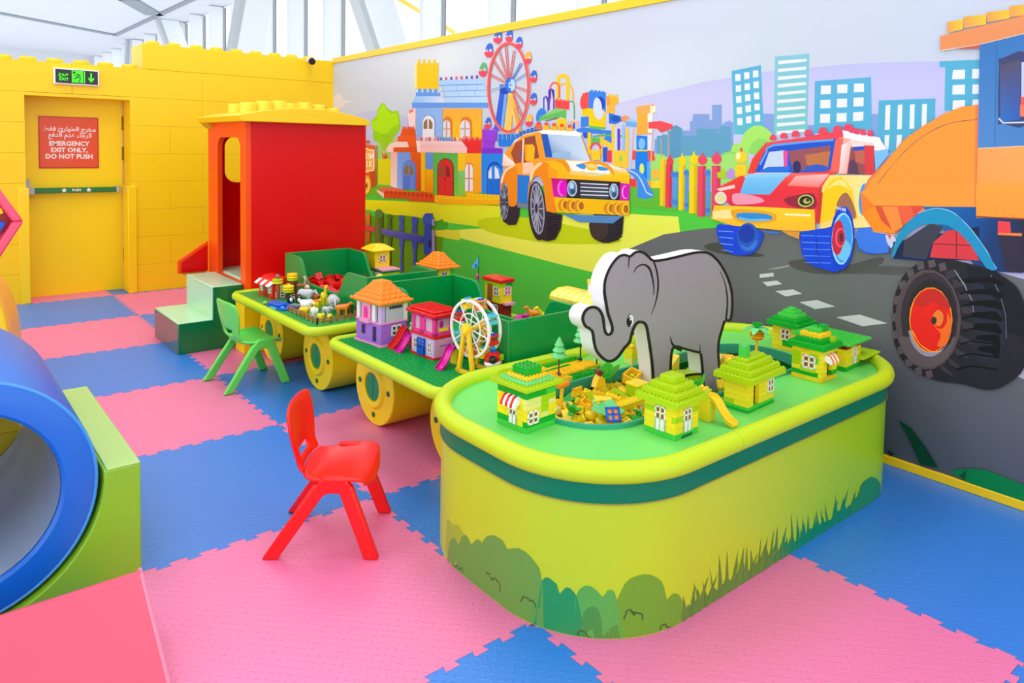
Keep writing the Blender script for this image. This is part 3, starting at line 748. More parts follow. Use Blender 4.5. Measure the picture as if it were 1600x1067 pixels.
266:2027,500,4,7,10,2,9,-4,4,-7,-4,-6,-10,-2,-9,3
266:1989,501,4,6,9,2,10,-3,3,-7,-4,-7,-9,-2,-10,4
266:1951,501,4,7,9,2,9,-3,4,-7,-4,-7,-9,-2,-9,3
267:1932,507,-242,7,-10,17,-227,6,-1,-36,223,-19,256,-7
217:1904,492,-452,26,0,-20,451,-28
268:1920,503,-19,1,0,-10,18,-1
268:1885,505,-18,1,0,-10,18,-1
268:1851,507,-18,1,0,-10,17,-1
268:1817,509,-17,1,-1,-9,18,-2
268:1784,511,-17,2,0,-10,17,-1
268:1751,514,-16,1,-1,-10,17,-1
268:1719,516,-16,1,0,-10,16,-1
268:1688,524,-16,1,-1,-16,17,-1
268:1657,526,-16,1,-1,-16,17,-1
268:1626,528,-15,1,-1,-16,16,-1
268:1596,530,-15,1,-1,-16,16,-1
268:1567,531,-16,1,0,-15,15,-1
268:1538,533,-15,1,-1,-15,15,-1
268:1509,535,-15,1,0,-15,15,-1
268:1481,537,-15,1,0,-16,14,0
269:2651,731,-150,-9,-13,-203,62,-9,98,-5
270:2552,589,-58,2,-1,-75,57,-6
271:2618,736,-1,4,-10,5,-10,3,-11,1,-13,-1,-8,-2,-5,-4,-1,-5,5,-3,17,-1,23,1
272:2662,701,-31,11,-35,-3,-17,-3,-15,-4,-25,1,-22,-1,-6,-6,0,-13,-2,-26,-1,-27,0,-21,7,-14,22,-4,25,0,12,-3,15,-3,37,-7,34,7,9,57
273:2650,696,-25,10,-29,-3,-17,-3,-15,-3,-20,1,-17,-1,-4,-6,1,-13,-2,-24,-1,-25,-1,-17,5,-12,20,-4,23,0,12,-3,14,-2,29,-6,26,6,8,52
274:2668,678,0,-24,-9,0,0,24
274:2663,676,-19,0,0,4,19,0
274:2663,664,-16,0,0,4,16,0
274:2638,678,0,-24,-9,1,0,24
274:2634,676,-20,1,0,4,20,-1
274:2618,679,0,-12,-8,0,0,12
274:2614,669,20,-1,-1,-4,-19,1
274:2631,666,-13,-12,-8,2,14,12
274:2609,679,-1,-24,-8,0,0,24
274:2604,677,-19,0,0,4,19,0
274:2604,665,-15,0,0,4,15,0
274:2604,653,-19,1,0,4,19,-1
274:2556,682,19,-1,0,-3,-19,0
274:2580,679,-1,-11,-8,0,0,12
274:2575,666,-19,0,0,4,19,0
274:2560,668,0,-12,-8,0,0,12
274:2556,658,19,0,0,-4,-19,0
274:2551,680,0,-24,-9,1,0,23
274:2532,680,0,-23,-9,0,1,23
274:2546,666,-18,1,0,4,18,-1
274:2658,612,0,28,10,0,-1,-28
274:2668,640,-12,-17,-9,1,11,17
274:2647,623,-11,17,10,1,10,-17
274:2646,641,-1,-28,-10,0,1,28
274:2622,641,-1,-28,-10,1,1,28
274:2598,642,-1,-28,-9,0,0,28
274:2593,612,-22,1,0,4,22,0
274:2564,643,-1,-28,-9,1,0,27
274:2542,645,20,-15,-7,-2,-21,14
274:2562,628,-21,-13,-8,2,22,14
275:2545,520,3,17,9,14,13,10,16,5,16,0,16,-7,13,-11,9,-16,2,-17,-3,-16,-9,-14,-13,-11,-16,-5,-17,2,-15,6,-13,12,-8,15
276:2561,516,2,12,6,10,10,8,11,3,12,0,11,-5,9,-8,6,-11,2,-13,-2,-12,-6,-11,-10,-7,-11,-4,-12,1,-11,5,-9,8,-6,11
277:2572,515,1,9,5,7,6,5,8,3,8,-1,8,-3,6,-6,4,-8,1,-8,-1,-9,-5,-7,-6,-5,-8,-3,-8,1,-8,3,-6,6,-4,8
278:2584,515,0,3,2,2,3,2,3,1,3,0,3,-1,3,-3,1,-2,1,-3,-1,-4,-1,-2,-3,-2,-3,-1,-4,0,-3,2,-2,2,-2,2
279:1462,941,-55,-3,43,-151,45,11
280:1432,930,-18,2,23,-145,18,0
103:1463,970,-48,-3,-8,-38,55,7
281.282.283.284:1410,932,-35,-2,-54,-144,17,-11
281:1410,934,-33,-2,3,-56,4,-98,51,0,-23,99
285:1409,920,-35,-3,0,2,35,3
285:1409,910,-39,-3,0,3,39,2
285:1409,900,-44,-2,0,2,44,2
285:1409,891,-48,-3,0,2,47,3
285:1408,881,-52,-3,0,2,52,3
285:1408,871,-56,-2,0,2,56,2
286:1377,876,-25,-1,-34,-89,17,-11
287:1391,876,-14,0,-38,-96,13,-3
288:1398,969,137,53,3,-3,-138,-52
288:1401,965,141,50,2,-3,-141,-49
288:1421,978,6,-7,-2,0,-6,6
288:1444,987,6,-7,-3,-1,-5,7
288:1467,995,6,-7,-3,-1,-5,7
288:1490,1003,6,-6,-2,-1,-6,7
288:1514,1012,6,-7,-3,-1,-6,7
288:1396,968,115,111,4,-2,-116,-110
288:1402,966,120,109,4,-1,-120,-110
288:1415,987,11,-4,-2,-2,-10,4
288:1434,1005,11,-4,-1,-2,-11,4
288:1454,1023,11,-4,-2,-1,-11,3
288:1474,1041,11,-3,-2,-2,-11,4
288:1493,1060,12,-4,-2,-1,-11,3
288:1395,967,73,146,4,0,-73,-147
288:1402,966,79,146,4,0,-79,-147
288:1407,992,13,-2,-1,-1,-13,1
288:1420,1016,12,-1,-1,-2,-12,1
288:1432,1040,13,-1,-1,-2,-13,2
288:1445,1065,13,-2,-1,-1,-13,1
288:1458,1089,12,-1,-1,-2,-12,2
288:1395,966,25,155,5,0,-26,-155
288:1402,966,31,155,5,1,-31,-156
288:1399,993,13,0,0,-2,-13,0
288:1404,1018,13,1,-1,-2,-13,0
288:1408,1044,13,1,0,-2,-13,0
288:1413,1070,13,0,0,-1,-13,-1
288:1418,1096,13,0,-1,-1,-12,-1
288:1395,965,-29,128,4,1,29,-128
288:1402,966,-23,129,4,1,24,-129
288:1390,988,12,1,1,-1,-13,-2
288:1385,1009,13,2,0,-2,-12,-2
288:1381,1030,13,2,0,-1,-13,-2
288:1377,1052,12,2,1,-2,-13,-2
288:1372,1073,13,2,0,-2,-12,-2
289:1395,964,-73,76,4,2,73,-76
289:1402,967,-69,78,4,1,69,-78
289:1382,978,11,4,2,-1,-12,-5
289:1370,991,11,4,2,-1,-12,-5
289:1358,1004,11,4,2,-1,-11,-5
289:1346,1016,12,5,1,-1,-11,-5
289:1335,1029,11,5,1,-2,-11,-4
290:1397,963,-114,37,2,2,115,-37
290:1402,967,-113,39,3,3,112,-40
290:1376,970,8,7,2,-1,-7,-7
290:1357,976,7,7,3,-1,-7,-7
290:1338,982,7,7,3,0,-7,-7
290:1320,989,7,7,2,-1,-7,-7
290:1301,995,7,7,2,-1,-7,-7
288:1403,963,-117,-33,-2,2,117,33
288:1400,967,-118,-30,-1,2,118,30
288:1381,957,-4,7,3,1,4,-8
288:1361,951,-4,7,3,1,4,-7
288:1342,946,-4,7,2,1,4,-7
288:1322,941,-4,7,3,0,4,-7
288:1303,936,-4,7,3,0,3,-7
288:1405,964,-109,-90,-3,2,109,90
288:1399,967,-112,-88,-3,1,112,88
288:1386,948,-10,4,2,2,10,-4
288:1367,933,-10,4,2,2,10,-5
288:1349,918,-10,5,2,1,9,-4
288:1330,903,-9,5,1,1,10,-4
288:1312,889,-9,4,1,2,10,-5
288:1406,965,-86,-136,-4,1,86,136
288:1399,966,-90,-134,-4,1,90,134
288:1391,941,-12,2,1,2,12,-2
288:1376,918,-12,3,1,1,12,-2
288:1361,896,-11,2,1,2,11,-3
288:1347,873,-12,3,1,1,12,-2
288:1332,851,-11,2,1,2,11,-2
291:1402,970,139,-17,-2,-2,-138,16
291:1400,965,136,-20,-1,-2,-136,20
291:1426,967,-4,-8,-3,0,4,8
291:1449,964,-5,-8,-2,1,4,7
291:1471,961,-4,-8,-3,0,5,8
291:1494,958,-4,-8,-3,0,5,8
291:1518,955,-5,-8,-2,0,4,8
292:1276,949,2,29,16,-1,-2,-28
+292:1278,978,7,29,15,-3,-6,-27
+292:1285,1007,10,27,14,-4,-9,-26
+292:1295,1034,14,26,12,-6,-12,-24
+292:1309,1060,16,22,10,-7,-14,-21
+292:1325,1082,19,19,8,-8,-17,-18
+292:1344,1101,21,14,6,-9,-19,-13
+292:1365,1115,23,10,2,-10,-19,-9
+292:1388,1125,23,5,0,-10,-21,-5
+292:1411,1130,24,0,-4,-11,-20,1
+292:1435,1130,23,-5,-7,-11,-20,5
+292:1458,1125,21,-11,-9,-10,-19,10
+292:1479,1114,20,-16,-12,-10,-17,16
+292:1499,1098,17,-21,-14,-8,-15,19
+292:1516,1077,14,-25,-16,-6,-12,23
+292:1530,1052,10,-27,-18,-5,-8,26
+292:1540,1025,5,-31,-18,-3,-5,29
+292:1545,994,2,-31,-19,-1,-1,29
+292:1547,963,-3,-32,-19,1,3,30
+292:1544,931,-8,-31,-17,3,6,29
+292:1536,900,-11,-29,-16,5,10,27
+292:1525,871,-15,-26,-14,7,13,24
+292:1510,845,-19,-23,-11,8,16,22
+292:1491,822,-20,-18,-9,9,18,17
+292:1471,804,-23,-13,-6,10,20,12
+292:1448,791,-23,-8,-3,10,20,8
+292:1425,783,-24,-3,0,10,21,3
+292:1401,780,-23,2,3,11,20,-3
+292:1378,782,-23,8,7,10,19,-7
+292:1355,790,-20,13,9,9,18,-12
+292:1335,803,-18,17,11,8,16,-16
+292:1317,820,-15,20,13,7,13,-19
+292:1302,840,-12,24,14,6,11,-23
+292:1290,864,-9,27,16,4,7,-25
+292:1281,891,-4,28,16,3,4,-27
+292:1277,919,-1,30,16,0,1,-27
293:1273,948,3,30,4,0,-3,-29
+293:1276,978,6,29,4,0,-6,-29
+293:1282,1007,11,28,3,-1,-10,-27
+293:1293,1035,13,25,4,-1,-14,-25
+293:1306,1060,17,23,3,-2,-16,-22
+293:1323,1083,20,19,2,-2,-19,-19
+293:1343,1102,21,15,2,-2,-21,-15
+293:1364,1117,23,10,1,-2,-22,-10
+293:1387,1127,24,5,0,-2,-23,-5
+293:1411,1132,24,0,-1,-3,-23,1
+293:1435,1132,24,-6,-2,-2,-23,5
+293:1459,1126,22,-11,-2,-2,-22,11
+293:1481,1115,20,-16,-3,-2,-19,16
+293:1501,1099,17,-21,-3,-2,-17,21
+293:1518,1078,14,-24,-4,-2,-13,24
+293:1532,1054,10,-29,-4,-1,-10,28
+293:1542,1025,6,-30,-4,-1,-6,30
+293:1548,995,2,-32,-5,0,-1,31
+293:1550,963,-3,-32,-5,0,3,32
+293:1547,931,-8,-31,-4,1,7,30
+293:1539,900,-12,-30,-4,2,12,29
+293:1527,870,-15,-26,-4,2,15,26
+293:1512,844,-19,-23,-3,2,18,23
+293:1493,821,-21,-18,-2,2,20,18
+293:1472,803,-23,-14,-1,3,22,13
+293:1449,789,-24,-8,-1,2,24,9
+293:1425,781,-24,-3,0,3,23,2
+293:1401,778,-24,3,1,2,23,-2
+293:1377,781,-23,7,2,3,22,-8
+293:1354,788,-20,13,2,2,20,-12
+293:1334,801,-19,17,3,2,18,-17
+293:1315,818,-15,21,3,2,15,-21
+293:1300,839,-12,25,3,1,12,-24
+293:1288,864,-9,26,4,1,8,-26
+293:1279,890,-5,29,4,1,5,-29
+293:1274,919,-1,29,4,1,1,-29
294:1367,963,2,10,6,9,8,7,10,4,10,0,10,-2,8,-6,5,-9,1,-10,-2,-10,-5,-9,-9,-7,-10,-4,-10,0,-10,3,-7,6,-5,8
295:1364,963,1,8,4,7,6,5,7,3,7,0,7,-2,6,-5,3,-6,1,-8,-1,-8,-4,-7,-6,-5,-7,-3,-8,-1,-6,3,-6,5,-3,6
296:1388,964,1,3,5,2,4,-1,1,-3,-2,-3,-4,-2,-4,1
296:1391,949,2,3,4,2,4,-1,2,-4,-2,-3,-4,-1,-4,1
296:1401,943,2,3,4,2,4,-1,2,-3,-2,-4,-4,-1,-4,1
296:1412,950,2,3,4,2,4,-1,1,-3,-1,-4,-5,-1,-4,1
296:1416,966,2,3,4,1,4,-1,2,-3,-2,-3,-4,-1,-4,1
296:1413,981,1,3,5,2,4,-1,1,-3,-2,-4,-4,-1,-4,1
296:1403,987,1,3,5,2,4,-2,1,-3,-2,-3,-4,-1,-4,1
296:1392,980,2,3,4,1,4,-1,2,-3,-2,-3,-4,-1,-4,1
297:1499,1166,-38,-5,0,-12,38,4
298:1504,1165,-2,-6,-13,4,-2,-11,-7,-1,-3,10,-14,2,-2,-14,-7,1,2,17,6,13,16,7,15,-7
299:1507,1155,-15,0,-20,-2,-14,-3,-5,-2,2,-4,2,-3,4,-4,5,-4,6,-3,7,0,9,2,7,2,5,3,4,3,3,4,2,4,2,4
297:1423,1159,-32,-3,0,-11,31,3
298:1427,1159,-2,-6,-11,4,-1,-10,-6,0,-2,8,-12,1,-2,-11,-5,1,1,14,5,11,13,6,13,-5
299:1429,1150,-12,0,-17,-2,-12,-2,-3,-2,1,-3,2,-3,3,-3,4,-4,5,-2,6,0,7,1,6,2,4,2,4,3,2,4,2,3,2,4
297:1362,1127,-30,-3,-1,-11,31,3
298:1366,1126,-1,-5,-11,4,-2,-10,-5,0,-2,8,-12,1,-2,-11,-5,1,2,14,4,11,13,5,12,-5
299:1368,1117,-11,0,-16,-1,-12,-2,-4,-2,1,-3,3,-3,2,-3,4,-3,5,-2,6,-1,7,1,6,2,4,2,3,3,2,3,2,4,2,3
297:1557,1118,-39,-4,0,-13,39,4
298:1562,1117,-2,-6,-13,5,-2,-13,-7,0,-3,10,-15,2,-2,-14,-7,1,2,17,6,14,17,6,15,-6
299:1566,1106,-16,0,-20,-1,-15,-2,-5,-3,1,-4,3,-3,4,-4,5,-4,6,-3,8,0,9,1,7,2,5,3,4,4,3,3,3,4,2,5
297:1271,994,-29,-2,0,-11,29,2
298:1275,993,-2,-5,-10,4,-1,-9,-5,-1,-3,9,-11,2,-1,-12,-5,2,1,13,4,11,13,5,11,-6
299:1277,984,-11,1,-16,-1,-11,-1,-3,-2,1,-3,2,-3,3,-3,3,-4,5,-2,6,0,6,0,6,2,4,2,3,3,2,3,2,3,1,3
297:1268,910,-29,-1,0,-10,29,1
298:1272,909,-1,-4,-10,4,-2,-10,-5,0,-2,9,-11,2,-2,-11,-5,1,2,14,4,10,12,5,12,-6
299:1274,901,-11,0,-15,0,-11,-1,-4,-2,1,-3,2,-3,3,-3,4,-4,4,-2,6,-1,6,1,6,1,4,2,3,3,2,3,2,3,1,3
297:1596,1043,-40,-3,0,-13,40,3
300:1601,1043,-2,-7,-13,5,-2,-12,-7,0,-4,11,-15,1,-2,-14,-7,2,2,17,6,13,17,7,16,-7
299:1605,1032,-16,0,-21,-1,-16,-2,-4,-3,1,-3,3,-4,4,-4,5,-4,6,-3,8,0,9,1,8,2,5,2,4,4,3,4,3,4,2,4
297:1305,1066,-29,-3,0,-10,29,2
87:1309,1065,-1,-5,-10,4,-2,-9,-5,-1,-2,9,-12,1,-1,-11,-5,1,1,14,4,11,13,5,12,-6
299:1311,1057,-11,0,-16,-1,-11,-2,-3,-2,1,-3,2,-3,2,-3,4,-3,5,-2,6,-1,6,1,6,2,4,2,3,3,2,3,2,3,2,4
297:1291,832,-29,-1,0,-10,29,0
135:1295,831,-1,-5,-10,5,-2,-10,-5,0,-2,9,-12,2,-1,-11,-5,1,1,14,5,10,12,5,12,-7
299:1298,822,-12,1,-15,0,-12,-1,-3,-2,1,-3,2,-3,3,-3,4,-4,4,-2,6,-1,6,0,6,2,4,2,3,2,2,3,2,3,2,4
297:1554,825,-32,0,-1,-11,32,0
298:1558,824,-2,-5,-11,5,-1,-10,-6,0,-3,9,-12,2,-2,-11,-5,1,2,14,4,11,14,4,12,-6
299:1560,815,-12,1,-17,0,-12,-1,-4,-2,1,-3,2,-3,3,-3,4,-4,5,-2,7,-1,7,0,6,2,5,2,3,2,2,3,3,3,1,4
261:1469,756,-111,-2,0,-25,103,0
262:1466,777,-19,0,0,-24,18,0
262:1438,776,-18,0,-1,-23,19,0
262:1411,776,-18,0,0,-23,18,0
262:1385,776,-18,0,-1,-23,18,0
262:1358,776,-17,0,-1,-22,18,-1
256:1570,792,-94,-1,13,-45,76,2
301:1335,786,-16,0,-1,-22,16,0
301:1312,790,-16,0,-1,-21,16,0
301:1289,795,-15,0,-1,-21,16,0
301:1267,799,-15,0,-1,-21,16,0
301:1246,804,-16,0,0,-21,15,0
301:1224,808,-15,0,-1,-21,15,0
302:1324,507,9,24,14,20,20,14,21,6,22,-2,19,-12,13,-18,6,-23,-1,-26,-9,-24,-15,-21,-20,-13,-22,-6,-21,4,-18,11,-13,19,-6,22
302:1443,544,-117,-31,-1,-48,18,-35,47,-6,37,12
303:1391,513,2,24,6,20,8,15,10,8,10,0,9,-9,7,-16,5,-22,1,-24,-3,-24,-5,-21,-9,-15,-9,-7,-10,1,-10,9,-7,16,-4,21
304:1395,513,3,21,4,19,7,13,8,7,9,0,7,-8,6,-14,4,-20,1,-22,-2,-21,-5,-19,-7,-14,-8,-6,-8,0,-8,8,-6,15,-4,19
305:1343,623,-77,3,8,-109,66,0
306:1338,517,-76,-4,3,-17,73,1
302:787,478,5,18,14,15,20,11,26,5,27,-2,26,-9,21,-15,13,-18,5,-20,-6,-20,-15,-16,-22,-10,-26,-4,-27,3,-25,10,-20,14,-12,18
307:938,472,-153,38,4,-57,18,-23,40,-13,47,-1
308:851,463,3,13,8,12,12,7,15,4,15,-1,15,-6,11,-11,8,-13,2,-14,-3,-13,-8,-12,-13,-8,-15,-3,-15,2,-14,6,-11,10,-8,13
309:788,499,31,-10,-2,-3,-30,10
309:789,486,29,-11,-1,-3,-30,11
309:790,473,28,-12,-2,-3,-28,12
309:790,460,27,-13,-2,-3,-27,13
309:791,447,26,-14,-2,-3,-26,14
310.311.312.313.314.314:1430,688,-69,64,-61,24,-116,16,-5,-168,250,30
315:1434,688,-35,35,-84,46,-110,16,-38,-91,5,-65,94,-8,83,1,80,32
316:1384,704,-31,41,-42,12,1,-88,46,-6
229:1301,762,-60,9,-28,-81,91,-23
317:1325,705,-12,5,0,-24,9,-5
318:1312,760,3,-93,-6,0,-4,92
319.319.320.320:1431,703,-73,-38,0,-14,79,2
321:1310,667,-65,5,6,-41,57,-6
315:1358,663,-48,4,-2,-42,41,-2
135.322.323.324.325.267.326.327.328:1209,674,-97,16,-167,-5,-106,-13,-57,-11,-19,-15,1,-29,228,-2,180,5
329:1209,670,-63,17,-61,-1,-40,-30,2,-22,-282,-9,-1,-10,293,1,101,-4
330:1065,680,-126,5,-100,-16,16,-27,177,6
331:994,673,-12,4,-32,5,-29,3,-20,-1,-18,-3,-15,-4,-13,-5,-10,-6,-7,-7,-4,-8,-3,-8,1,-5,3,1,5,5,9,7,12,7,15,8,21,6,34,1,41,0
332:1181,677,-11,5,-23,6,-21,4,-17,1,-16,-2,-14,-5,-13,-7,-11,-9,-7,-9,-3,-10,0,-9,4,-3,9,6,13,13,14,11,15,5,16,4,16,3,20,-1,20,-2
333:1016,668,-8,3,-14,2,-12,1,-8,-1,-5,-2,-3,-3,0,-5,1,-5,5,-3,8,0,11,2,9,3,8,3,7,3
333:908,667,-10,1,-14,-2,-11,-2,-8,-2,-6,-3,-1,-3,6,-1,10,-1,10,-1,9,0,9,1,6,2,3,4,1,4
334:909,662,1,5,4,4,7,3,9,2,10,1,10,-1,8,-2,6,-3,2,-5,-1,-4,-4,-4,-7,-4,-10,-2,-10,-1,-9,1,-9,3,-5,3
335:916,665,1,3,3,3,5,2,7,1,8,1,7,-1,6,-1,4,-2,2,-3,-1,-2,-3,-3,-6,-2,-7,-1,-7,-1,-7,1,-6,1,-5,2
336:1001,657,-8,-4,-11,-6,-13,-4,-14,-4,-15,-2,-15,-1,-15,0,-15,2,-12,3,-8,3,-4,4,-3,3,3,2,3,-3,4,-4,6,-3,12,-2,14,-2,15,-1,15,1,14,3,14,3,12,5,11,5,8,4
337:1216,783,-218,-4,-59,-96,242,1
338.339.340.341.342.343:1206,776,-36,2,-176,-10,-46,-84,98,2,132,5
344:1206,776,-36,2,-23,-61,-8,-25,39,1
345:1140,708,-93,6,-8,-27,104,5
330:1220,785,-43,8,-154,-7,-35,-11,9,-8,201,10
346:1239,813,-29,3,-8,-24,38,1
347:1232,821,-20,0,0,-11,19,0
348:1194,810,-28,3,-8,-23,38,1
347:1187,818,-19,-1,0,-11,19,1
348:1151,806,-28,3,-7,-21,36,1
347:1144,814,-18,0,-1,-11,19,0
348:1108,803,-26,3,-7,-19,35,0
347:1102,811,-18,0,0,-11,18,0
348:1067,800,-26,3,-7,-18,35,0
347:1061,808,-18,-1,0,-10,18,0
349:1300,736,-49,2,-12,-11,3,-49,48,-4
350:1300,736,-16,-2,2,-58,10,3
351:940,720,-39,3,-5,-34,43,-3
314:1447,574,0,12,-2,15,-5,13,-7,11,-9,9,-11,8,-13,6,-14,4,-13,1,-12,-1,-11,-4,-8,-11,-3,-22,0,-29,0,-26,-1,-21,0,-19,4,-13,13,-8,19,-3,15,5,5,18,2,26,3,21,7,14,9,8,8,2,8,-10,7,-16,5,-10,3,2,1,8
310:1444,594,-5,12,-8,15,-10,13,-13,9,-15,6,-12,4,-9,1,-7,-1,0,-2,12,-5,19,-7,16,-9,11,-16,7,-18,5,-12,6,-2,3,4
314:1274,517,-4,27,-6,39,-9,18,-12,11,-14,9,-14,2,-14,-10,-12,-17,-7,-21,-5,-24,-2,-30,-7,-25,-30,-8,-29,9,-5,35,4,41,5,29,11,25,19,25,23,19,22,6,21,-3,23,-10,20,-19,12,-29,8,-33,3,-41
352:1266,621,-5,11,-7,12,-9,11,-12,8,-13,6,-11,4,-8,1,-7,-2,1,-4,10,-7,17,-9,15,-11,9,-16,6,-17,5,-10,5,2,4,10
314:1172,616,-62,-2,-4,-117,62,-1
353:1166,662,-55,-17,-1,-31,48,2
354.354.355.355:1144,617,-87,1,-1,-64,72,-4
356:806,617,-42,-2,-1,-54,43,-1
357:1060,618,-257,2,1,-59,254,-9
358:1058,585,2,9,5,8,6,6,9,3,8,0,9,-4,6,-6,4,-9,2,-10,-2,-9,-5,-8,-7,-6,-8,-3,-9,1,-8,4,-7,6,-4,9
359:1057,586,1,9,4,7,6,6,7,3,7,-1,7,-3,6,-6,3,-8,1,-9,-1,-9,-4,-8,-6,-5,-7,-3,-8,1,-6,3,-6,6,-3,8
360:763,588,2,8,3,6,4,5,6,2,5,0,6,-3,4,-5,3,-7,0,-8,-1,-7,-3,-6,-5,-5,-5,-2,-6,0,-5,3,-4,5,-3,7
361:763,589,1,7,3,5,4,5,4,2,4,-1,5,-2,3,-5,2,-6,1,-6,-1,-7,-3,-6,-4,-4,-4,-2,-5,0,-4,3,-3,5,-2,6
17:1006,587,2,10,4,8,7,6,9,3,9,-1,8,-4,7,-6,4,-9,1,-10,-1,-9,-5,-9,-7,-5,-9,-3,-9,0,-8,4,-7,7,-4,8
362:1011,587,1,8,4,6,6,5,7,2,7,0,6,-3,6,-5,3,-7,1,-8,-1,-8,-4,-7,-6,-5,-7,-2,-7,0,-6,4,-6,5,-3,7
363:1023,596,1,3,2,3,3,3,4,1,4,0,3,-2,4,-2,1,-4,1,-3,-1,-4,-2,-3,-3,-2,-4,-1,-4,0,-4,1,-3,3,-2,3
364:1016,576,1,3,2,3,3,1,5,1,4,0,4,-1,4,-3,2,-2,0,-3,0,-3,-3,-3,-3,-2,-5,0,-4,0,-4,1,-3,2,-3,3
17:811,588,1,9,4,8,6,6,6,2,8,0,6,-3,5,-7,4,-8,1,-9,-2,-9,-4,-8,-5,-5,-7,-3,-7,0,-7,4,-5,6,-3,8
362:815,588,2,7,2,7,5,4,5,2,6,0,5,-3,4,-5,2,-6,1,-8,-1,-7,-3,-6,-5,-5,-5,-2,-5,0,-5,3,-5,5,-2,7
363:826,596,0,3,2,3,2,2,3,1,2,0,3,-1,2,-3,1,-3,1,-3,-1,-3,-1,-3,-3,-2,-2,-1,-3,0,-3,1,-2,2,-1,3
364:819,578,1,2,2,3,2,1,3,1,3,0,3,-1,3,-2,1,-3,1,-2,-1,-3,-2,-3,-2,-1,-3,-1,-3,0,-3,1,-3,2,-1,3
365:991,604,-134,2,-1,4,135,-2
366:991,596,-135,2,0,6,134,-2
365:990,591,-134,3,0,4,134,-3
366:990,583,-134,3,0,6,134,-3
365:990,578,-134,4,0,4,134,-4
366:990,570,-135,4,0,6,135,-4
365:989,565,-134,5,0,4,134,-5
366:989,557,-134,5,0,6,134,-5
367.368.349.327:1128,549,-366,12,0,-47,347,-18
369:1052,526,1,7,5,6,7,4,9,2,9,0,9,-4,7,-5,4,-7,2,-7,-2,-8,-5,-6,-7,-4,-9,-2,-9,1,-9,3,-7,5,-4,7
370:1044,526,1,7,4,6,6,4,8,2,8,-1,7,-2,6,-5,3,-7,2,-7,-2,-7,-4,-6,-6,-4,-8,-2,-8,1,-7,3,-6,5,-3,6
371:1050,527,1,4,3,5,3,2,5,2,4,0,4,-2,4,-4,2,-4,1,-5,-1,-5,-3,-4,-3,-3,-5,-2,-4,1,-5,2,-3,3,-2,5
369:1010,527,1,7,5,6,7,5,8,2,9,-1,9,-3,7,-5,4,-7,1,-7,-2,-8,-4,-6,-7,-4,-9,-2,-9,1,-8,3,-7,5,-4,7
370:1002,528,2,7,3,5,6,5,8,1,7,0,7,-3,6,-5,4,-6,1,-7,-2,-7,-4,-6,-6,-4,-7,-2,-8,1,-7,3,-5,5,-4,6
371:1008,528,1,5,3,4,3,3,4,1,5,0,4,-2,3,-3,2,-5,1,-5,-1,-4,-2,-4,-4,-3,-4,-2,-5,1,-4,2,-3,3,-2,5
369:972,528,2,7,4,6,7,5,8,1,9,0,8,-3,7,-5,4,-7,1,-7,-1,-7,-5,-6,-7,-5,-8,-1,-9,0,-8,3,-7,6,-4,6
370:964,529,2,7,4,5,6,4,7,2,7,0,7,-3,5,-5,4,-6,1,-7,-2,-7,-3,-6,-6,-4,-7,-2,-8,1,-7,3,-5,5,-4,6
371:971,529,1,5,2,4,3,3,4,1,5,0,4,-2,3,-3,2,-5,1,-4,-1,-5,-3,-4,-3,-3,-4,-1,-5,0,-4,2,-3,3,-2,5
369:829,532,2,6,4,6,6,4,8,2,8,-1,7,-3,6,-5,4,-6,1,-7,-2,-7,-4,-5,-6,-4,-8,-2,-8,0,-7,3,-6,5,-4,7
370:822,532,2,6,3,6,6,4,6,2,7,-1,6,-3,5,-4,3,-6,1,-7,-1,-6,-4,-6,-5,-4,-7,-1,-6,0,-7,3,-5,5,-3,6
371:828,532,1,5,2,4,3,2,4,2,4,0,3,-2,3,-4,2,-4,1,-4,-1,-5,-2,-4,-3,-2,-4,-2,-4,1,-4,2,-3,3,-1,4
369:795,533,2,7,4,5,6,4,8,2,7,-1,8,-3,6,-4,3,-7,1,-7,-1,-6,-4,-6,-7,-4,-7,-2,-8,1,-7,3,-6,5,-3,6
370:789,533,1,7,4,5,5,4,6,2,7,-1,6,-2,5,-5,3,-6,1,-7,-2,-6,-3,-5,-5,-4,-7,-2,-6,1,-6,2,-5,5,-3,6
371:794,534,1,4,2,4,3,3,4,1,4,0,3,-2,3,-3,2,-4,1,-5,-1,-4,-2,-4,-3,-3,-4,-1,-4,0,-4,2,-2,3,-2,4
369:765,534,2,7,4,5,6,4,7,2,8,-1,7,-3,6,-4,3,-7,1,-6,-1,-7,-4,-6,-6,-4,-8,-1,-7,0,-8,3,-5,5,-4,6
370:759,535,1,6,3,5,5,4,7,2,6,-1,6,-2,5,-5,3,-6,1,-6,-1,-7,-4,-5,-5,-4,-6,-2,-7,1,-6,3,-4,4,-3,6
371:764,535,1,4,2,4,3,3,4,1,3,0,4,-2,3,-3,1,-4,1,-5,-1,-4,-2,-4,-3,-3,-4,-1,-3,0,-4,2,-3,3,-1,4
372:1079,492,-291,18,44,-28,162,-10
302:1242,584,-74,-88,-89,-6,8,-50,29,-42,41,-11,43,2
302:1167,499,8,36,13,32,17,22,19,12,18,-2,15,-15,11,-26,4,-34,-2,-38,-8,-37,-14,-32,-18,-23,-18,-10,-18,3,-15,15,-10,26,-4,34
373:1089,487,72,-12,-1,-4,-72,12
373:1091,477,69,-13,-1,-4,-69,13
373:1094,466,66,-13,-1,-4,-66,14
373:1096,456,64,-14,-2,-4,-63,14
373:1099,446,60,-15,-1,-4,-61,15
373:1101,436,58,-16,-1,-4,-58,16
373:1104,426,55,-17,-2,-4,-55,17
373:1106,415,53,-17,-2,-4,-53,18
374:1177,506,7,31,10,28,14,20,15,10,14,-2,11,-12,8,-23,3,-29,-2,-33,-7,-32,-11,-28,-14,-20,-15,-9,-13,2,-12,13,-7,23,-3,29
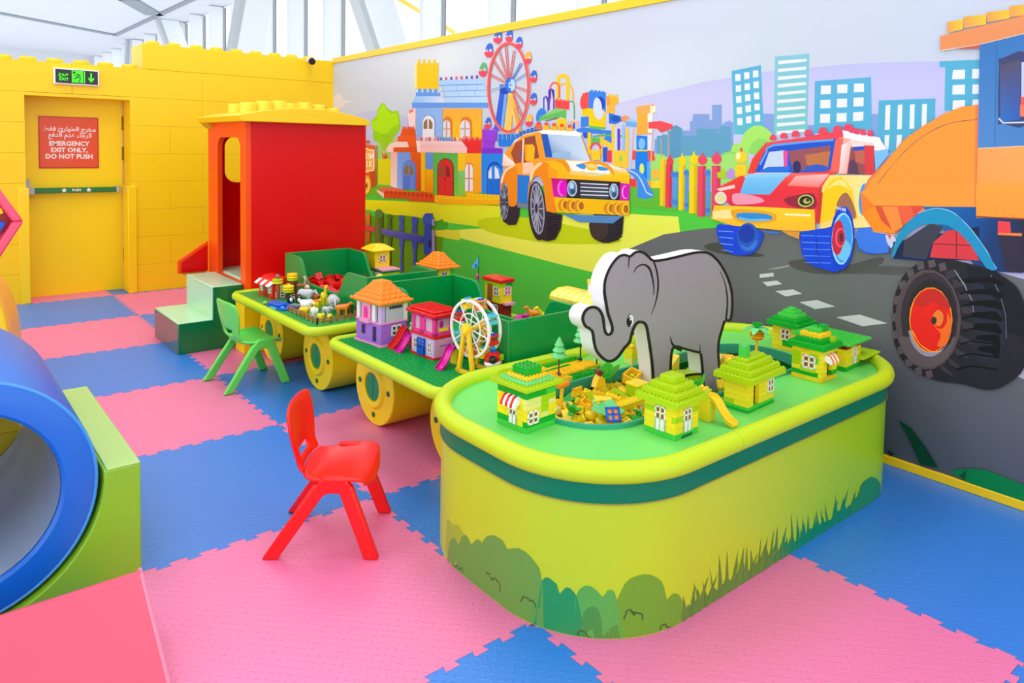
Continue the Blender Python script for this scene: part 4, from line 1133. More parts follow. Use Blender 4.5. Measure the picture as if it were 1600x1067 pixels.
375:1184,505,6,29,9,26,12,19,12,9,11,-1,10,-12,6,-20,2,-28,-2,-30,-6,-30,-10,-26,-12,-18,-12,-9,-11,2,-10,12,-5,20,-2,27
376:1214,499,-30,2,0,5,30,-3
376:1218,492,-29,-28,-5,3,28,27
376:1220,486,-22,-52,-7,1,22,52
376:1223,482,-13,-66,-6,1,12,66
376:1226,482,-1,-68,-6,1,0,67
376:1229,486,10,-56,-6,0,-11,56
376:1231,493,18,-32,-6,-1,-18,31
376:1229,502,22,-2,0,-4,-22,2
376:1225,509,21,29,6,-2,-21,-29
376:1223,515,14,54,6,-1,-13,-54
376:1220,519,4,67,7,0,-4,-68
376:1217,519,-8,68,7,0,8,-68
376:1214,515,-18,55,6,1,19,-55
376:1212,508,-26,32,6,2,26,-32
377:1209,503,1,9,3,8,4,5,4,3,5,-1,5,-3,4,-6,2,-8,1,-9,-2,-9,-2,-7,-4,-5,-5,-3,-5,0,-5,4,-4,6,-2,8
378:1214,503,1,6,2,5,2,4,3,2,3,0,3,-3,2,-4,1,-5,1,-6,-1,-6,-2,-6,-2,-3,-3,-2,-3,0,-3,2,-2,4,-1,6
376:1415,510,-20,1,1,3,19,-1
376:1418,503,-17,-28,-4,1,16,28
376:1420,499,-7,-48,-5,1,7,47
376:1423,499,5,-49,-5,0,-5,49
376:1426,504,15,-31,-5,-1,-15,31
376:1424,512,20,-1,0,-3,-20,1
376:1421,519,17,29,5,-2,-17,-28
376:1419,523,7,48,5,-1,-7,-47
376:1416,523,-5,48,5,0,5,-48
376:1414,519,-15,30,4,1,15,-31
379:1411,512,0,5,2,5,3,4,3,2,4,-1,3,-2,2,-4,2,-5,0,-6,-1,-5,-1,-5,-3,-4,-3,-2,-4,1,-3,2,-2,4,-2,5
380:21,545,-32,7,-39,-12,-6,-45,49,-8,24,9
381:24,528,-1,10,-6,7,-14,5,-18,0,-19,-4,-15,-10,-7,-19,2,-19,20,-7,23,0,15,2,11,7,6,14
382:-45,536,-16,5,-10,-13,11,-22,10,13
383:-49,540,-11,1,4,-15
384.385.386.387.388:114,670,-130,5,-2,-43,-4,-79,138,-19
389:-3,616,1,14,1,12,3,8,4,5,4,0,4,-4,3,-9,2,-12,1,-14,0,-13,-2,-12,-3,-9,-3,-5,-4,1,-4,4,-3,9,-3,12
390:2,616,1,12,1,11,2,8,3,5,3,0,4,-5,2,-8,2,-10,1,-13,0,-12,-2,-11,-2,-8,-3,-4,-3,0,-3,4,-3,8,-2,11
391:286,737,-217,44,-92,-21,-18,-28
392:-10,731,-31,6,-4,-12,29,-40
393:331,665,-14,41,-35,39,-213,36,-5,-22,19,-85,112,-16
394.395.396.397:77,763,-30,4,6,-91,22,-1
398:87,757,-21,6,6,-84,23,-1
399.400.396.401:69,745,-28,13,12,-83,20,1
402:47,758,-53,-6,-4,-10,55,3
403:46,741,-34,2,-3,-67,44,-1
404:51,676,-3,29,-9,7,-11,-14,-5,-23
405:37,731,-24,3,-2,-35,21,6
406:41,740,-27,3,0,-9,24,-3
407:14,745,-24,-1,-3,-69,22,1
408:281,749,-213,28,-2,-12,211,-24
409:67,781,-90,-18,-4,-16,92,16
410:267,757,0,7,-5,6,-10,0,-4,-6,-1,-7
410:237,761,-1,8,-4,6,-12,0,-4,-6,-1,-7
410:204,765,0,9,-5,7,-12,0,-4,-7,-2,-8
410:169,768,-1,9,-4,6,-12,0,-4,-6,-1,-8
410:131,772,-1,10,-5,7,-12,-1,-4,-6,-2,-9
410:93,774,0,11,-5,7,-13,0,-5,-8,-1,-9
410:66,780,0,10,-5,6,-12,0,-4,-7,-1,-8
411:52,775,0,14,-11,-1,-3,-15
411:39,772,0,14,-11,-1,-2,-15
411:24,769,0,14,-11,0,-2,-15
411:7,767,0,14,-11,-1,-2,-15
412:308,670,-23,49,-21,24,-179,18,10,-76,11,-6,106,-8
413:290,689,-8,16,-11,19,1,9,-18,7,-86,9,-78,6,1,5,78,-6,86,-8,22,-9,0,-11,10,-18,9,-16
414:213,728,-115,16,3,-61,95,-5
415:285,675,-18,50,-43,5,-11,-49
416:226,729,-13,0,-2,-42,11,0
417:164,719,-67,11,6,-45,56,9
418:174,688,1,6,2,4,3,4,4,2,4,0,4,-2,3,-4,2,-5,0,-6,-1,-5,-2,-5,-3,-3,-4,-2,-4,0,-4,2,-3,4,-2,5
419:163,687,-6,3,-9,3,-9,2,-10,1,-10,-1,-8,-1,-7,-3,-4,-4,3,-3,14,-2,21,-2,16,0,8,1,2,3
420:270,685,-65,4,-1,-12,97,-8
393.421.422.423.424.425.426.427:432,618,-80,40,-140,13,-118,3,26,-42,0,-83,263,26,31,23
428:430,618,-59,15,-3,-9,51,-12
429:306,668,-98,5,21,-24,114,7
430.430.431.431:336,656,-122,7,46,-51,93,-4
432:329,665,-129,8,12,-11,128,-8
433.434.435.435:187,665,-89,8,26,-34,87,-1
436:377,600,-2,5,-5,3,-10,2,-21,-1,-26,-2,-19,-3,-12,-4,-7,-5,4,-5,23,-5,34,-5,27,-2,11,5,3,10
437:271,599,-61,16,-78,12,-10,-48,143,-4
438:218,602,-9,6,-16,5,-17,4,-15,4,-15,2,-11,-2,-6,-10,-3,-15,4,-10,16,-4,25,0,21,3,14,4,10,7
439:395,594,1,6,4,5,5,4,7,2,7,-1,6,-2,5,-5,4,-5,1,-7,-2,-6,-3,-5,-6,-3,-7,-2,-7,1,-6,2,-5,4,-4,6
440:399,594,2,4,2,4,4,3,5,1,6,0,5,-2,3,-3,3,-4,1,-5,-1,-5,-3,-4,-4,-2,-5,-2,-6,1,-5,2,-3,3,-3,4
441:134,607,2,5,5,5,7,3,8,0,8,-1,7,-3,6,-5,3,-6,1,-6,-3,-6,-5,-5,-7,-2,-8,-1,-8,1,-7,4,-6,5,-3,6
442:135,606,4,7,3,-2,-3,-5
+442:139,613,6,4,2,-3,-5,-3
+442:145,617,10,2,0,-3,-8,-2
+442:155,619,9,-2,-1,-3,-8,2
+442:164,617,9,-4,-3,-2,-7,3
+442:173,613,5,-7,-4,-1,-4,6
+442:178,606,1,-7,-4,1,-1,5
+442:179,599,-3,-7,-3,3,2,5
+442:176,592,-7,-4,-2,3,6,4
+442:169,588,-10,-2,0,4,8,1
+442:159,586,-9,2,1,3,8,-1
+442:150,588,-9,5,3,2,7,-4
+442:141,593,-5,6,4,1,4,-5
+442:136,599,-1,7,4,0,1,-6
443:144,603,1,2,2,2,2,1,4,1,3,0,3,-1,3,-2,1,-2,1,-3,-1,-2,-2,-2,-2,-1,-3,-1,-4,1,-3,1,-3,1,-1,2
444:146,605,0,1,2,1,1,1,2,0,2,0,2,0,1,-1,1,-1,0,-2,0,-1,-1,-1,-2,-1,-1,0,-2,0,-2,1,-2,0,-1,2
207:112,625,-22,34,-23,9,-27,-28,-18,-71,11,-5,49,-1,34,-14
445:100,636,-3,6,-8,8,-7,6,-6,4,-6,2,-7,-1,-8,-8,-8,-10,-4,-7,4,1,7,5,9,4,7,1,8,-1,7,-1,7,-4,6,-4
446:78,564,1,11,-2,16,-3,14,-4,9,-4,7,-4,5,-5,3,-4,1,-4,-2,-5,-6,-5,-8,-5,-10,-4,-11,-4,-12,-1,-9,5,-4,8,-1,10,-1,10,-2,12,-3
447:124,631,-12,-5,4,-77,11,-1
448.351.207.449.450.348.451:435,571,-165,7,-138,4,-4,-54,78,-7,165,-2,73,12
387:442,553,-60,11,-10,-26,64,-6
452:214,561,-71,3,0,5,71,-3
453:380,554,-2,5,-6,4,-14,3,-27,2,-34,0,-28,-1,-16,-2,-10,-3,-5,-4,-2,-6,2,-6,8,-5,17,-5,24,-4,22,-3,18,-1,16,2,14,3,11,6,8,8
454:362,549,-2,3,-6,3,-11,2,-20,2,-24,1,-21,0,-13,-1,-10,-2,-5,-3,-1,-3,3,-4,7,-3,14,-3,19,-3,17,-2,16,-1,14,1,11,2,7,3,4,4
455:352,546,-5,-1,-10,-2,-13,-1,-19,1,-21,3,-15,1,-9,0,-3,-1,2,-2,13,-2,19,-3,18,-2,14,-1,13,0,9,1,6,3,3,3
456:424,514,-4,4,-7,1,-18,0,-36,0,-45,-2,-31,-4,-9,-9,3,-12,5,-11,4,-11,7,-10,8,-8,11,-6,13,-4,13,-3,13,-1,14,0,12,2,12,6,10,8,9,8,6,8,5,8,3,8,3,10,1,10
457:287,494,2,14,7,11,9,8,12,4,12,-1,12,-6,9,-10,6,-13,1,-14,-3,-14,-6,-11,-10,-8,-12,-4,-12,2,-11,6,-9,10,-6,13
381:344,470,-5,-2,-9,-4,-10,0,-10,8,-10,10,-7,6,0,-6,3,-11,6,-9,8,-4,10,-3,9,0,8,4,6,6
458:301,503,2,8,5,7,7,5,8,2,9,-1,9,-3,6,-7,5,-8,1,-8,-2,-9,-5,-7,-7,-4,-9,-2,-9,1,-8,4,-7,6,-4,8
459:420,498,-50,3,0,2,50,-3
459:415,481,-46,1,0,3,46,-2
459:410,463,-41,1,-1,2,42,0
459:406,446,-38,-1,0,2,37,1
460:221,519,-51,4,1,-20,30,7
461:281,513,-60,2,10,-5,31,-1
456:169,517,-4,5,-6,2,-11,3,-20,5,-25,6,-18,6,-8,7,-3,7,-4,3,-8,-2,-9,-6,-7,-12,-2,-22,1,-28,2,-24,4,-15,5,-10,8,-7,12,-3,13,1,14,2,14,2,15,3,12,5,9,8,6,10,5,12,3,14,2,16
462:27,519,2,27,5,23,8,17,9,10,11,-1,10,-9,9,-18,6,-25,2,-27,-2,-28,-5,-24,-8,-17,-10,-8,-11,1,-10,10,-9,18,-5,24
463:165,512,-78,6,0,2,78,-6
463:162,495,-75,6,0,2,75,-6
463:159,478,-73,7,0,2,73,-7
463:156,461,-71,8,0,1,71,-7
463:153,444,-69,8,0,2,69,-8
464:128,521,-5,-19,-2,1,5,19
464:127,502,-8,-18,-2,1,8,18
464:126,483,-11,-18,-2,1,11,18
464:125,464,-14,-17,-2,1,15,17
465:31,518,2,22,4,19,7,14,8,7,9,0,9,-8,7,-15,5,-19,2,-23,-1,-22,-5,-19,-7,-14,-8,-7,-10,0,-8,9,-7,15,-5,19
466:33,518,1,20,4,17,6,13,7,7,8,0,8,-8,7,-13,4,-18,1,-20,-1,-21,-4,-17,-6,-13,-8,-7,-8,1,-7,8,-7,13,-4,18
467:34,490,1,8,4,8,4,5,6,3,6,0,6,-4,5,-6,3,-8,2,-9,-1,-9,-4,-7,-4,-6,-6,-2,-7,0,-5,4,-5,6,-3,8
468:53,519,1,15,2,13,4,9,5,5,5,0,5,-5,5,-10,2,-14,1,-15,0,-15,-3,-13,-4,-9,-5,-5,-5,0,-5,6,-4,10,-3,13
469:50,520,1,8,2,7,4,5,4,3,5,-1,4,-3,3,-6,2,-7,0,-9,-1,-8,-2,-7,-4,-5,-4,-2,-5,0,-4,3,-3,6,-2,8
470:51,520,1,6,2,6,2,4,4,2,3,0,3,-3,3,-5,1,-5,0,-7,0,-7,-2,-5,-3,-4,-4,-2,-3,0,-3,3,-2,5,-2,5
471:55,520,0,3,1,4,2,2,1,1,2,0,2,-2,1,-2,1,-4,0,-3,-1,-4,-1,-3,-1,-3,-2,-1,-2,0,-1,2,-1,2,-1,4
472:77,593,-3,3,-2,-7,3,-3
472:72,592,-3,3,-2,-7,3,-3
472:66,591,-2,3,-2,-7,2,-3
472:61,590,-3,4,-2,-8,3,-3
472:56,590,-3,3,-2,-8,3,-3
473:17,626,-17,39,-44,50,-33,44,-38,29,-43,27,-35,14,-33,4,-10,-240,246,-7
474:16,626,-12,18,-7,16,-15,17,-28,38,-34,44,-37,29,-36,23,-5,4,-32,12,-30,5,-9,-216,212,-16,25,-9
475:4,608,-8,13,-11,20,-13,21,-14,21,-14,19,-16,19,-16,18,-16,15,-15,12,-15,10,-15,8,-15,7,-17,5,-18,2,-15,2,-11,1,0,2,11,-2,16,-1,18,-3,17,-5,15,-6,15,-9,15,-10,15,-12,16,-15,16,-18,16,-20,15,-19,13,-20,13,-21,11,-20,8,-14
476:17,633,-35,20,-208,11,-2,-45,210,-16
477:17,633,-35,-30,-49,-61,48,0,30,39
478:8,583,-26,20,-51,-60,50,-1
479:-18,603,-109,8,58,-68,34,26
480:-34,602,-35,3,-15,-45,21,-16
481:-69,605,-29,3,-10,-24,22,-20
482:-98,608,-29,3,11,-18,8,-7
313:-14,541,-53,-3,-1,2,54,2
483.484.485.486.487.488:-123,609,-108,7,-42,-20,-46,2,-5,-110,79,-7
489:-275,560,-45,9,-4,-81,30,0
490:-64,522,-176,53,-4,-72,178,-19
491:-89,529,-52,43,-28,-4,22,-45,10,-32,50,0
492:-145,497,-6,35,-26,28,-19,4,-27,-20,-21,-41
493:-195,564,-3,-63,-2,1,3,62
493:-149,527,-79,5,0,2,79,-5
494:-65,489,-80,3,0,-4,79,-4
495:-274,590,-22,0,-3,-24,24,-2
496:-275,565,-45,4,0,-6,45,-2
497.497.498.499:-222,960,-98,16,-12,-232,103,-3
500:-253,965,-7,-221,-1,0,7,221
501:-260,913,2,14,-7,0,-29,12,-28,-7,-11,-69,4,-70,27,-10,30,9,8,-2,0,13,3,55
502.502.503.504:-262,913,-35,9,-6,-122,35,-4
19:-300,916,-23,0,-4,-71,24,1
505:-302,846,-25,-1,0,-16,24,1
506:-302,830,-25,-1,-2,-24,26,1
507:-264,802,-9,-10,-56,1,0,3,55,-1,8,9
508:-144,985,-174,28,-2,-37,98,-16,70,-4
509.510.508.509:-143,985,-175,26,-2,-33,175,-24
511:-176,954,-46,7,0,-10
512:-148,953,-75,6,-97,17,0,1,97,-17,75,-5
513.514.515.516:-156,1014,-31,2,-1,-21,31,-5
513.514.515.516:-188,1021,-43,0,-1,-21,43,-3
513.514.515.516:-232,1025,-41,0,-1,-18,41,-3
513.514.515.516:-273,1032,-44,-1,-1,-20,44,-2
517.518.519.520:-229,740,-102,8,-8,-146,106,-9
521:-229,740,-103,7,1,1,102,-7
522.522.523.523:-229,664,-97,5,-4,-69,97,-3
524:-233,597,-97,3,0,-3,97,-3
525:-61,484,-4,25,-9,32,-18,28,-24,24,-25,12,-22,3,-28,-9,-23,-21,-24,-26,-19,-29,-20,-34,14,-8,19,26,20,29,24,24,23,12,24,1,28,-5,24,-18,16,-21,10,-19,7,-21
526:-116,593,-11,5,-15,6,-10,3,-11,0,-14,-3,-13,-5,-12,-9,-12,-12,-12,-13,-11,-14,-10,-13,-10,-15,-11,-18,-8,-15,-1,1,9,14,10,19,10,14,10,14,11,14,12,13,12,11,12,10,14,6,14,2,11,0,11,-3,14,-6,12,-5
307:-153,493,-19,2,-22,1,-21,-1,-18,-2,-17,-2,-16,-5,-16,-7,-15,-8,-13,-9,-7,-8,-5,-9,-5,-12,-5,-15,-5,-17,-4,-20,-1,-26,0,-29,4,-25,8,-20,12,-16,12,-13,11,-10,11,-7,12,-4,14,-2,15,1,16,1,17,-2,19,-3,18,-1,14,1,13,2,13,4,14,6,14,9,12,11,8,14,7,16,4,20,3,25,0,29,-1,27,-4,21,-6,19,-7,16,-10,14,-11,12,-11,9,-9,7,-10,4
527:-215,489,-59,-4,-39,-26,-19,-41,-6,-62,66,10
528:-232,454,-8,4,-13,-8,-12,-11,-10,-12,-10,-16,-7,-16,-4,-18,-3,-19,1,-19,2,-17,6,-16,7,-11,12,-6,13,-1,11,7,5,15,1,24,1,26,4,33,5,37
529:-177,469,-22,9,-9,-11,25,-15
529:-192,453,-22,5,-9,-11,25,-11
529:-203,429,-22,3,-9,-11,24,-9
529:-211,400,-21,0,-9,-11,24,-5
529:-213,369,-22,-3,-8,-11,24,-3
529:-210,337,-22,-6,-9,-10,25,0
529:-202,308,-23,-9,-9,-10,25,3
529:-190,284,-23,-12,-9,-11,25,7
529:-175,267,-24,-16,-9,-10,27,10
530:-206,451,-25,10,-58,-2,0,3,58,3,26,-10
530:-209,424,-23,10,-58,-1,0,4,58,1,24,-10
530:-213,397,-21,10,-57,0,-1,4,58,0,22,-10
530:-217,371,-18,9,-58,2,0,3,58,-1,19,-10
530:-220,344,-16,10,-58,2,0,4,58,-3,17,-10
530:-217,315,-21,12,-54,3,-1,4,55,-4,22,-11
530:-214,287,-25,13,-52,3,0,4,52,-4,26,-13
530:-211,258,-29,15,-49,4,-1,4,50,-5,30,-14
531:-196,475,-20,-28,-17,-31,-6,-32,-1,1,6,32,16,31,21,28
306:-266,475,-20,-41,-11,-38,-4,-48,-1,0,4,48,11,39,20,41
532:-164,485,-13,5,-4,-16,13,-6
532:-141,489,-14,5,-4,-15,14,-7
532:-118,481,-14,6,-4,-16,14,-7
532:-97,462,-14,5,-4,-16,14,-7
532:-81,432,-14,6,-4,-17,15,-7
532:-70,395,-15,6,-4,-16,15,-8
532:-67,354,-15,7,-4,-17,15,-7
532:-72,315,-15,6,-4,-16,15,-8
532:-85,281,-14,6,-4,-16,15,-8
532:-103,255,-14,7,-4,-16,15,-8
532:-125,241,-13,7,-4,-16,14,-8
532:-148,240,-13,6,-4,-15,14,-8
533:-216,459,-51,13,-25,-9,2,-9,26,6,45,-10
533:-223,436,-48,12,-21,-10,3,-9,23,6,42,-8
533:-229,413,-46,11,-17,-11,3,-9,21,6,39,-6
533:-235,390,-44,11,-13,-13,4,-9,18,6,36,-5
533:-242,367,-41,10,-9,-14,4,-10,16,7,33,-3
533:-248,344,-39,9,-4,-15,4,-10,13,7,31,-1
533:-254,321,-37,9,0,-17,4,-10,11,7,28,1
534:-215,371,6,36,13,31,19,22,22,10,24,-3,23,-17,18,-29,11,-37,2,-41,-6,-39,-14,-32,-21,-21,-23,-8,-24,6,-21,19,-17,29,-10,35
535:-209,373,5,33,11,29,17,20,19,9,21,-3,20,-15,15,-26,10,-34,2,-37,-6,-36,-12,-29,-18,-20,-20,-7,-21,5,-19,17,-14,26,-8,32
536:-87,305,-4,-16,-7,-13,-8,-12,-10,-8,-11,-5,-12,-2,-12,1,-12,5,-11,7,-10,10,-8,13,-7,14,-4,15,-3,16
537:-205,374,4,28,10,24,14,17,17,7,17,-3,17,-13,13,-21,8,-28,2,-31,-5,-29,-11,-25,-14,-16,-18,-7,-17,5,-16,14,-13,21,-7,28
538:-107,324,-4,-13,-4,-12,-7,-11,-8,-7,-8,-5,-9,-2,-9,1,-9,4,-8,7,-8,9,-6,11,-4,13
537:-202,371,4,25,9,21,12,15,16,7,16,-3,15,-11,11,-20,8,-25,1,-27,-4,-26,-9,-22,-14,-14,-16,-6,-16,4,-14,12,-11,20,-7,24
539:-198,366,4,24,9,20,12,15,15,6,16,-3,14,-11,12,-19,7,-24,1,-26,-4,-25,-9,-21,-13,-14,-15,-5,-16,4,-14,12,-11,19,-6,23
540:-196,366,4,23,8,20,12,14,14,6,15,-3,14,-10,11,-19,6,-23,2,-25,-4,-25,-9,-20,-12,-13,-15,-6,-15,4,-13,11,-11,19,-6,22
541:-117,396,-7,10,-12,10,-12,8,-9,3,-7,0,-8,-4,-9,-9,-8,-12,-4,-9,4,-4,8,-1,7,1,6,3,5,5,6,2,7,-5,9,-8,7,-4,8,2,8,5
542:-159,369,-2,8,-4,8,-5,3,-6,-1,-8,-5,-6,-7,-4,-7,-2,-7,-1,-10,1,-13,3,-15,4,-12,6,-7,8,-3,5,1,-1,7,-4,11,-1,10,4,6,7,6,5,6,2,7,1,7
543:-187,370,1,9,3,8,4,5,5,2,5,-1,5,-4,4,-7,2,-8,0,-9,-1,-9,-3,-8,-4,-5,-5,-2,-5,1,-5,4,-4,7,-2,8
544:-180,367,1,6,2,5,3,3,4,2,4,-1,3,-3,3,-4,2,-6,0,-7,-1,-6,-2,-5,-3,-3,-4,-1,-4,0,-3,3,-3,5,-1,6
545:-166,359,0,2,1,3,2,1,2,1,2,0,2,-2,1,-2,1,-3,1,-3,-1,-3,-1,-2,-2,-2,-2,0,-2,0,-2,2,-1,2,-1,3
546:-115,325,-4,-8,-7,-10,-7,-9,-8,-6,-9,-4,-8,-2,-8,1,-8,3,-4,2,0,2,5,-2,7,-3,7,-1,8,2,9,4,8,5,7,9,6,11,4,7
547:-96,111,-28,-9,-33,-34,-28,-37,37,-6,23,44
548:-212,29,-5,10,-22,9,-17,7,-19,5,-22,-1,-26,-3,-37,-2,-30,-8,-11,-24,8,-21,40,1,51,9,52,9
549:-227,29,-14,18,1,-25
550:-71,36,-20,-6,11,-10
551:2635,307,-139,3,0,-27,139,0
552:2585,373,-37,3,-1,-64,37,-2
553:2583,278,-36,1,-1,-52,37,-4
554:2548,360,1,7,4,5,5,4,6,2,7,0,6,-3,5,-5,3,-6,1,-7,-1,-7,-3,-6,-5,-4,-7,-2,-6,1,-7,3,-5,4,-3,7
555:2315,376,4,7,9,4,13,1,12,-3,9,-6,4,-7,-4,-7,-9,-4,-13,-1,-12,3,-9,6
555:2353,364,-25,3,-11,-49,45,-4
555:2362,291,-46,4,4,-50,6,-28,-3,-123,23,-3,-1,124,8,26
556:2197,379,4,8,10,5,14,1,13,-4,10,-6,3,-8,-3,-8,-10,-5,-14,0,-13,3,-10,6
556:2238,366,-27,3,-12,-49,49,-4
556:2247,293,-48,5,4,-49,6,-27,-3,-99,24,-4,-1,101,9,25
557:2071,381,4,9,11,5,15,1,15,-3,10,-8,4,-9,-4,-9,-11,-5,-15,-1,-15,4,-10,7
557:2115,367,-30,2,-12,-45,53,-5
557:2126,297,-54,5,5,-47,7,-27,-3,-61,27,-4,-2,62,10,25
558:2493,372,-2,8,-4,8,-6,7,-10,5,-12,3,-11,1,-12,-2,-11,-3,-9,-5,-6,-7,-3,-8,1,-7,7,-6,11,-4,13,-3,14,-1,15,0,12,2,7,3,5,4
559:2492,341,-78,3,2,-102,75,-1
560:2451,360,-41,4,2,-126,33,1
561.562.563.564:2417,311,-399,3,-1,-33,400,0
565:2026,393,0,7,-2,5,-4,5,-9,4,-12,4,-13,2,-14,0,-14,-2,-12,-4,-8,-4,-6,-5,-3,-7,0,-8,2,-10,4,-7,8,-2,9,1,13,0,18,-1,20,-1,16,1,6,6,1,8
566:2013,373,-58,2,-6,-137,65,-5
567:1949,400,-20,-2,-7,-27,23,-2
568:1948,351,-24,-1,-5,-108,26,-4
569:1946,288,1,6,3,5,4,3,5,2,6,-1,5,-3,4,-4,3,-6,1,-6,-1,-6,-3,-5,-5,-3,-5,-2,-5,1,-6,3,-4,4,-2,6
570:2006,420,-15,1,0,-10,14,-2
570:1979,422,-15,2,0,-11,15,-1
570:1957,424,-15,1,0,-10,15,-1
508:-315,1011,-2,-34,-433,15,0,34
571:-318,974,-12,-229,-345,0,0,244
572:-328,746,2,-145,-524,0,0,145
573:-317,597,-5,-107,-478,0,0,107
"""
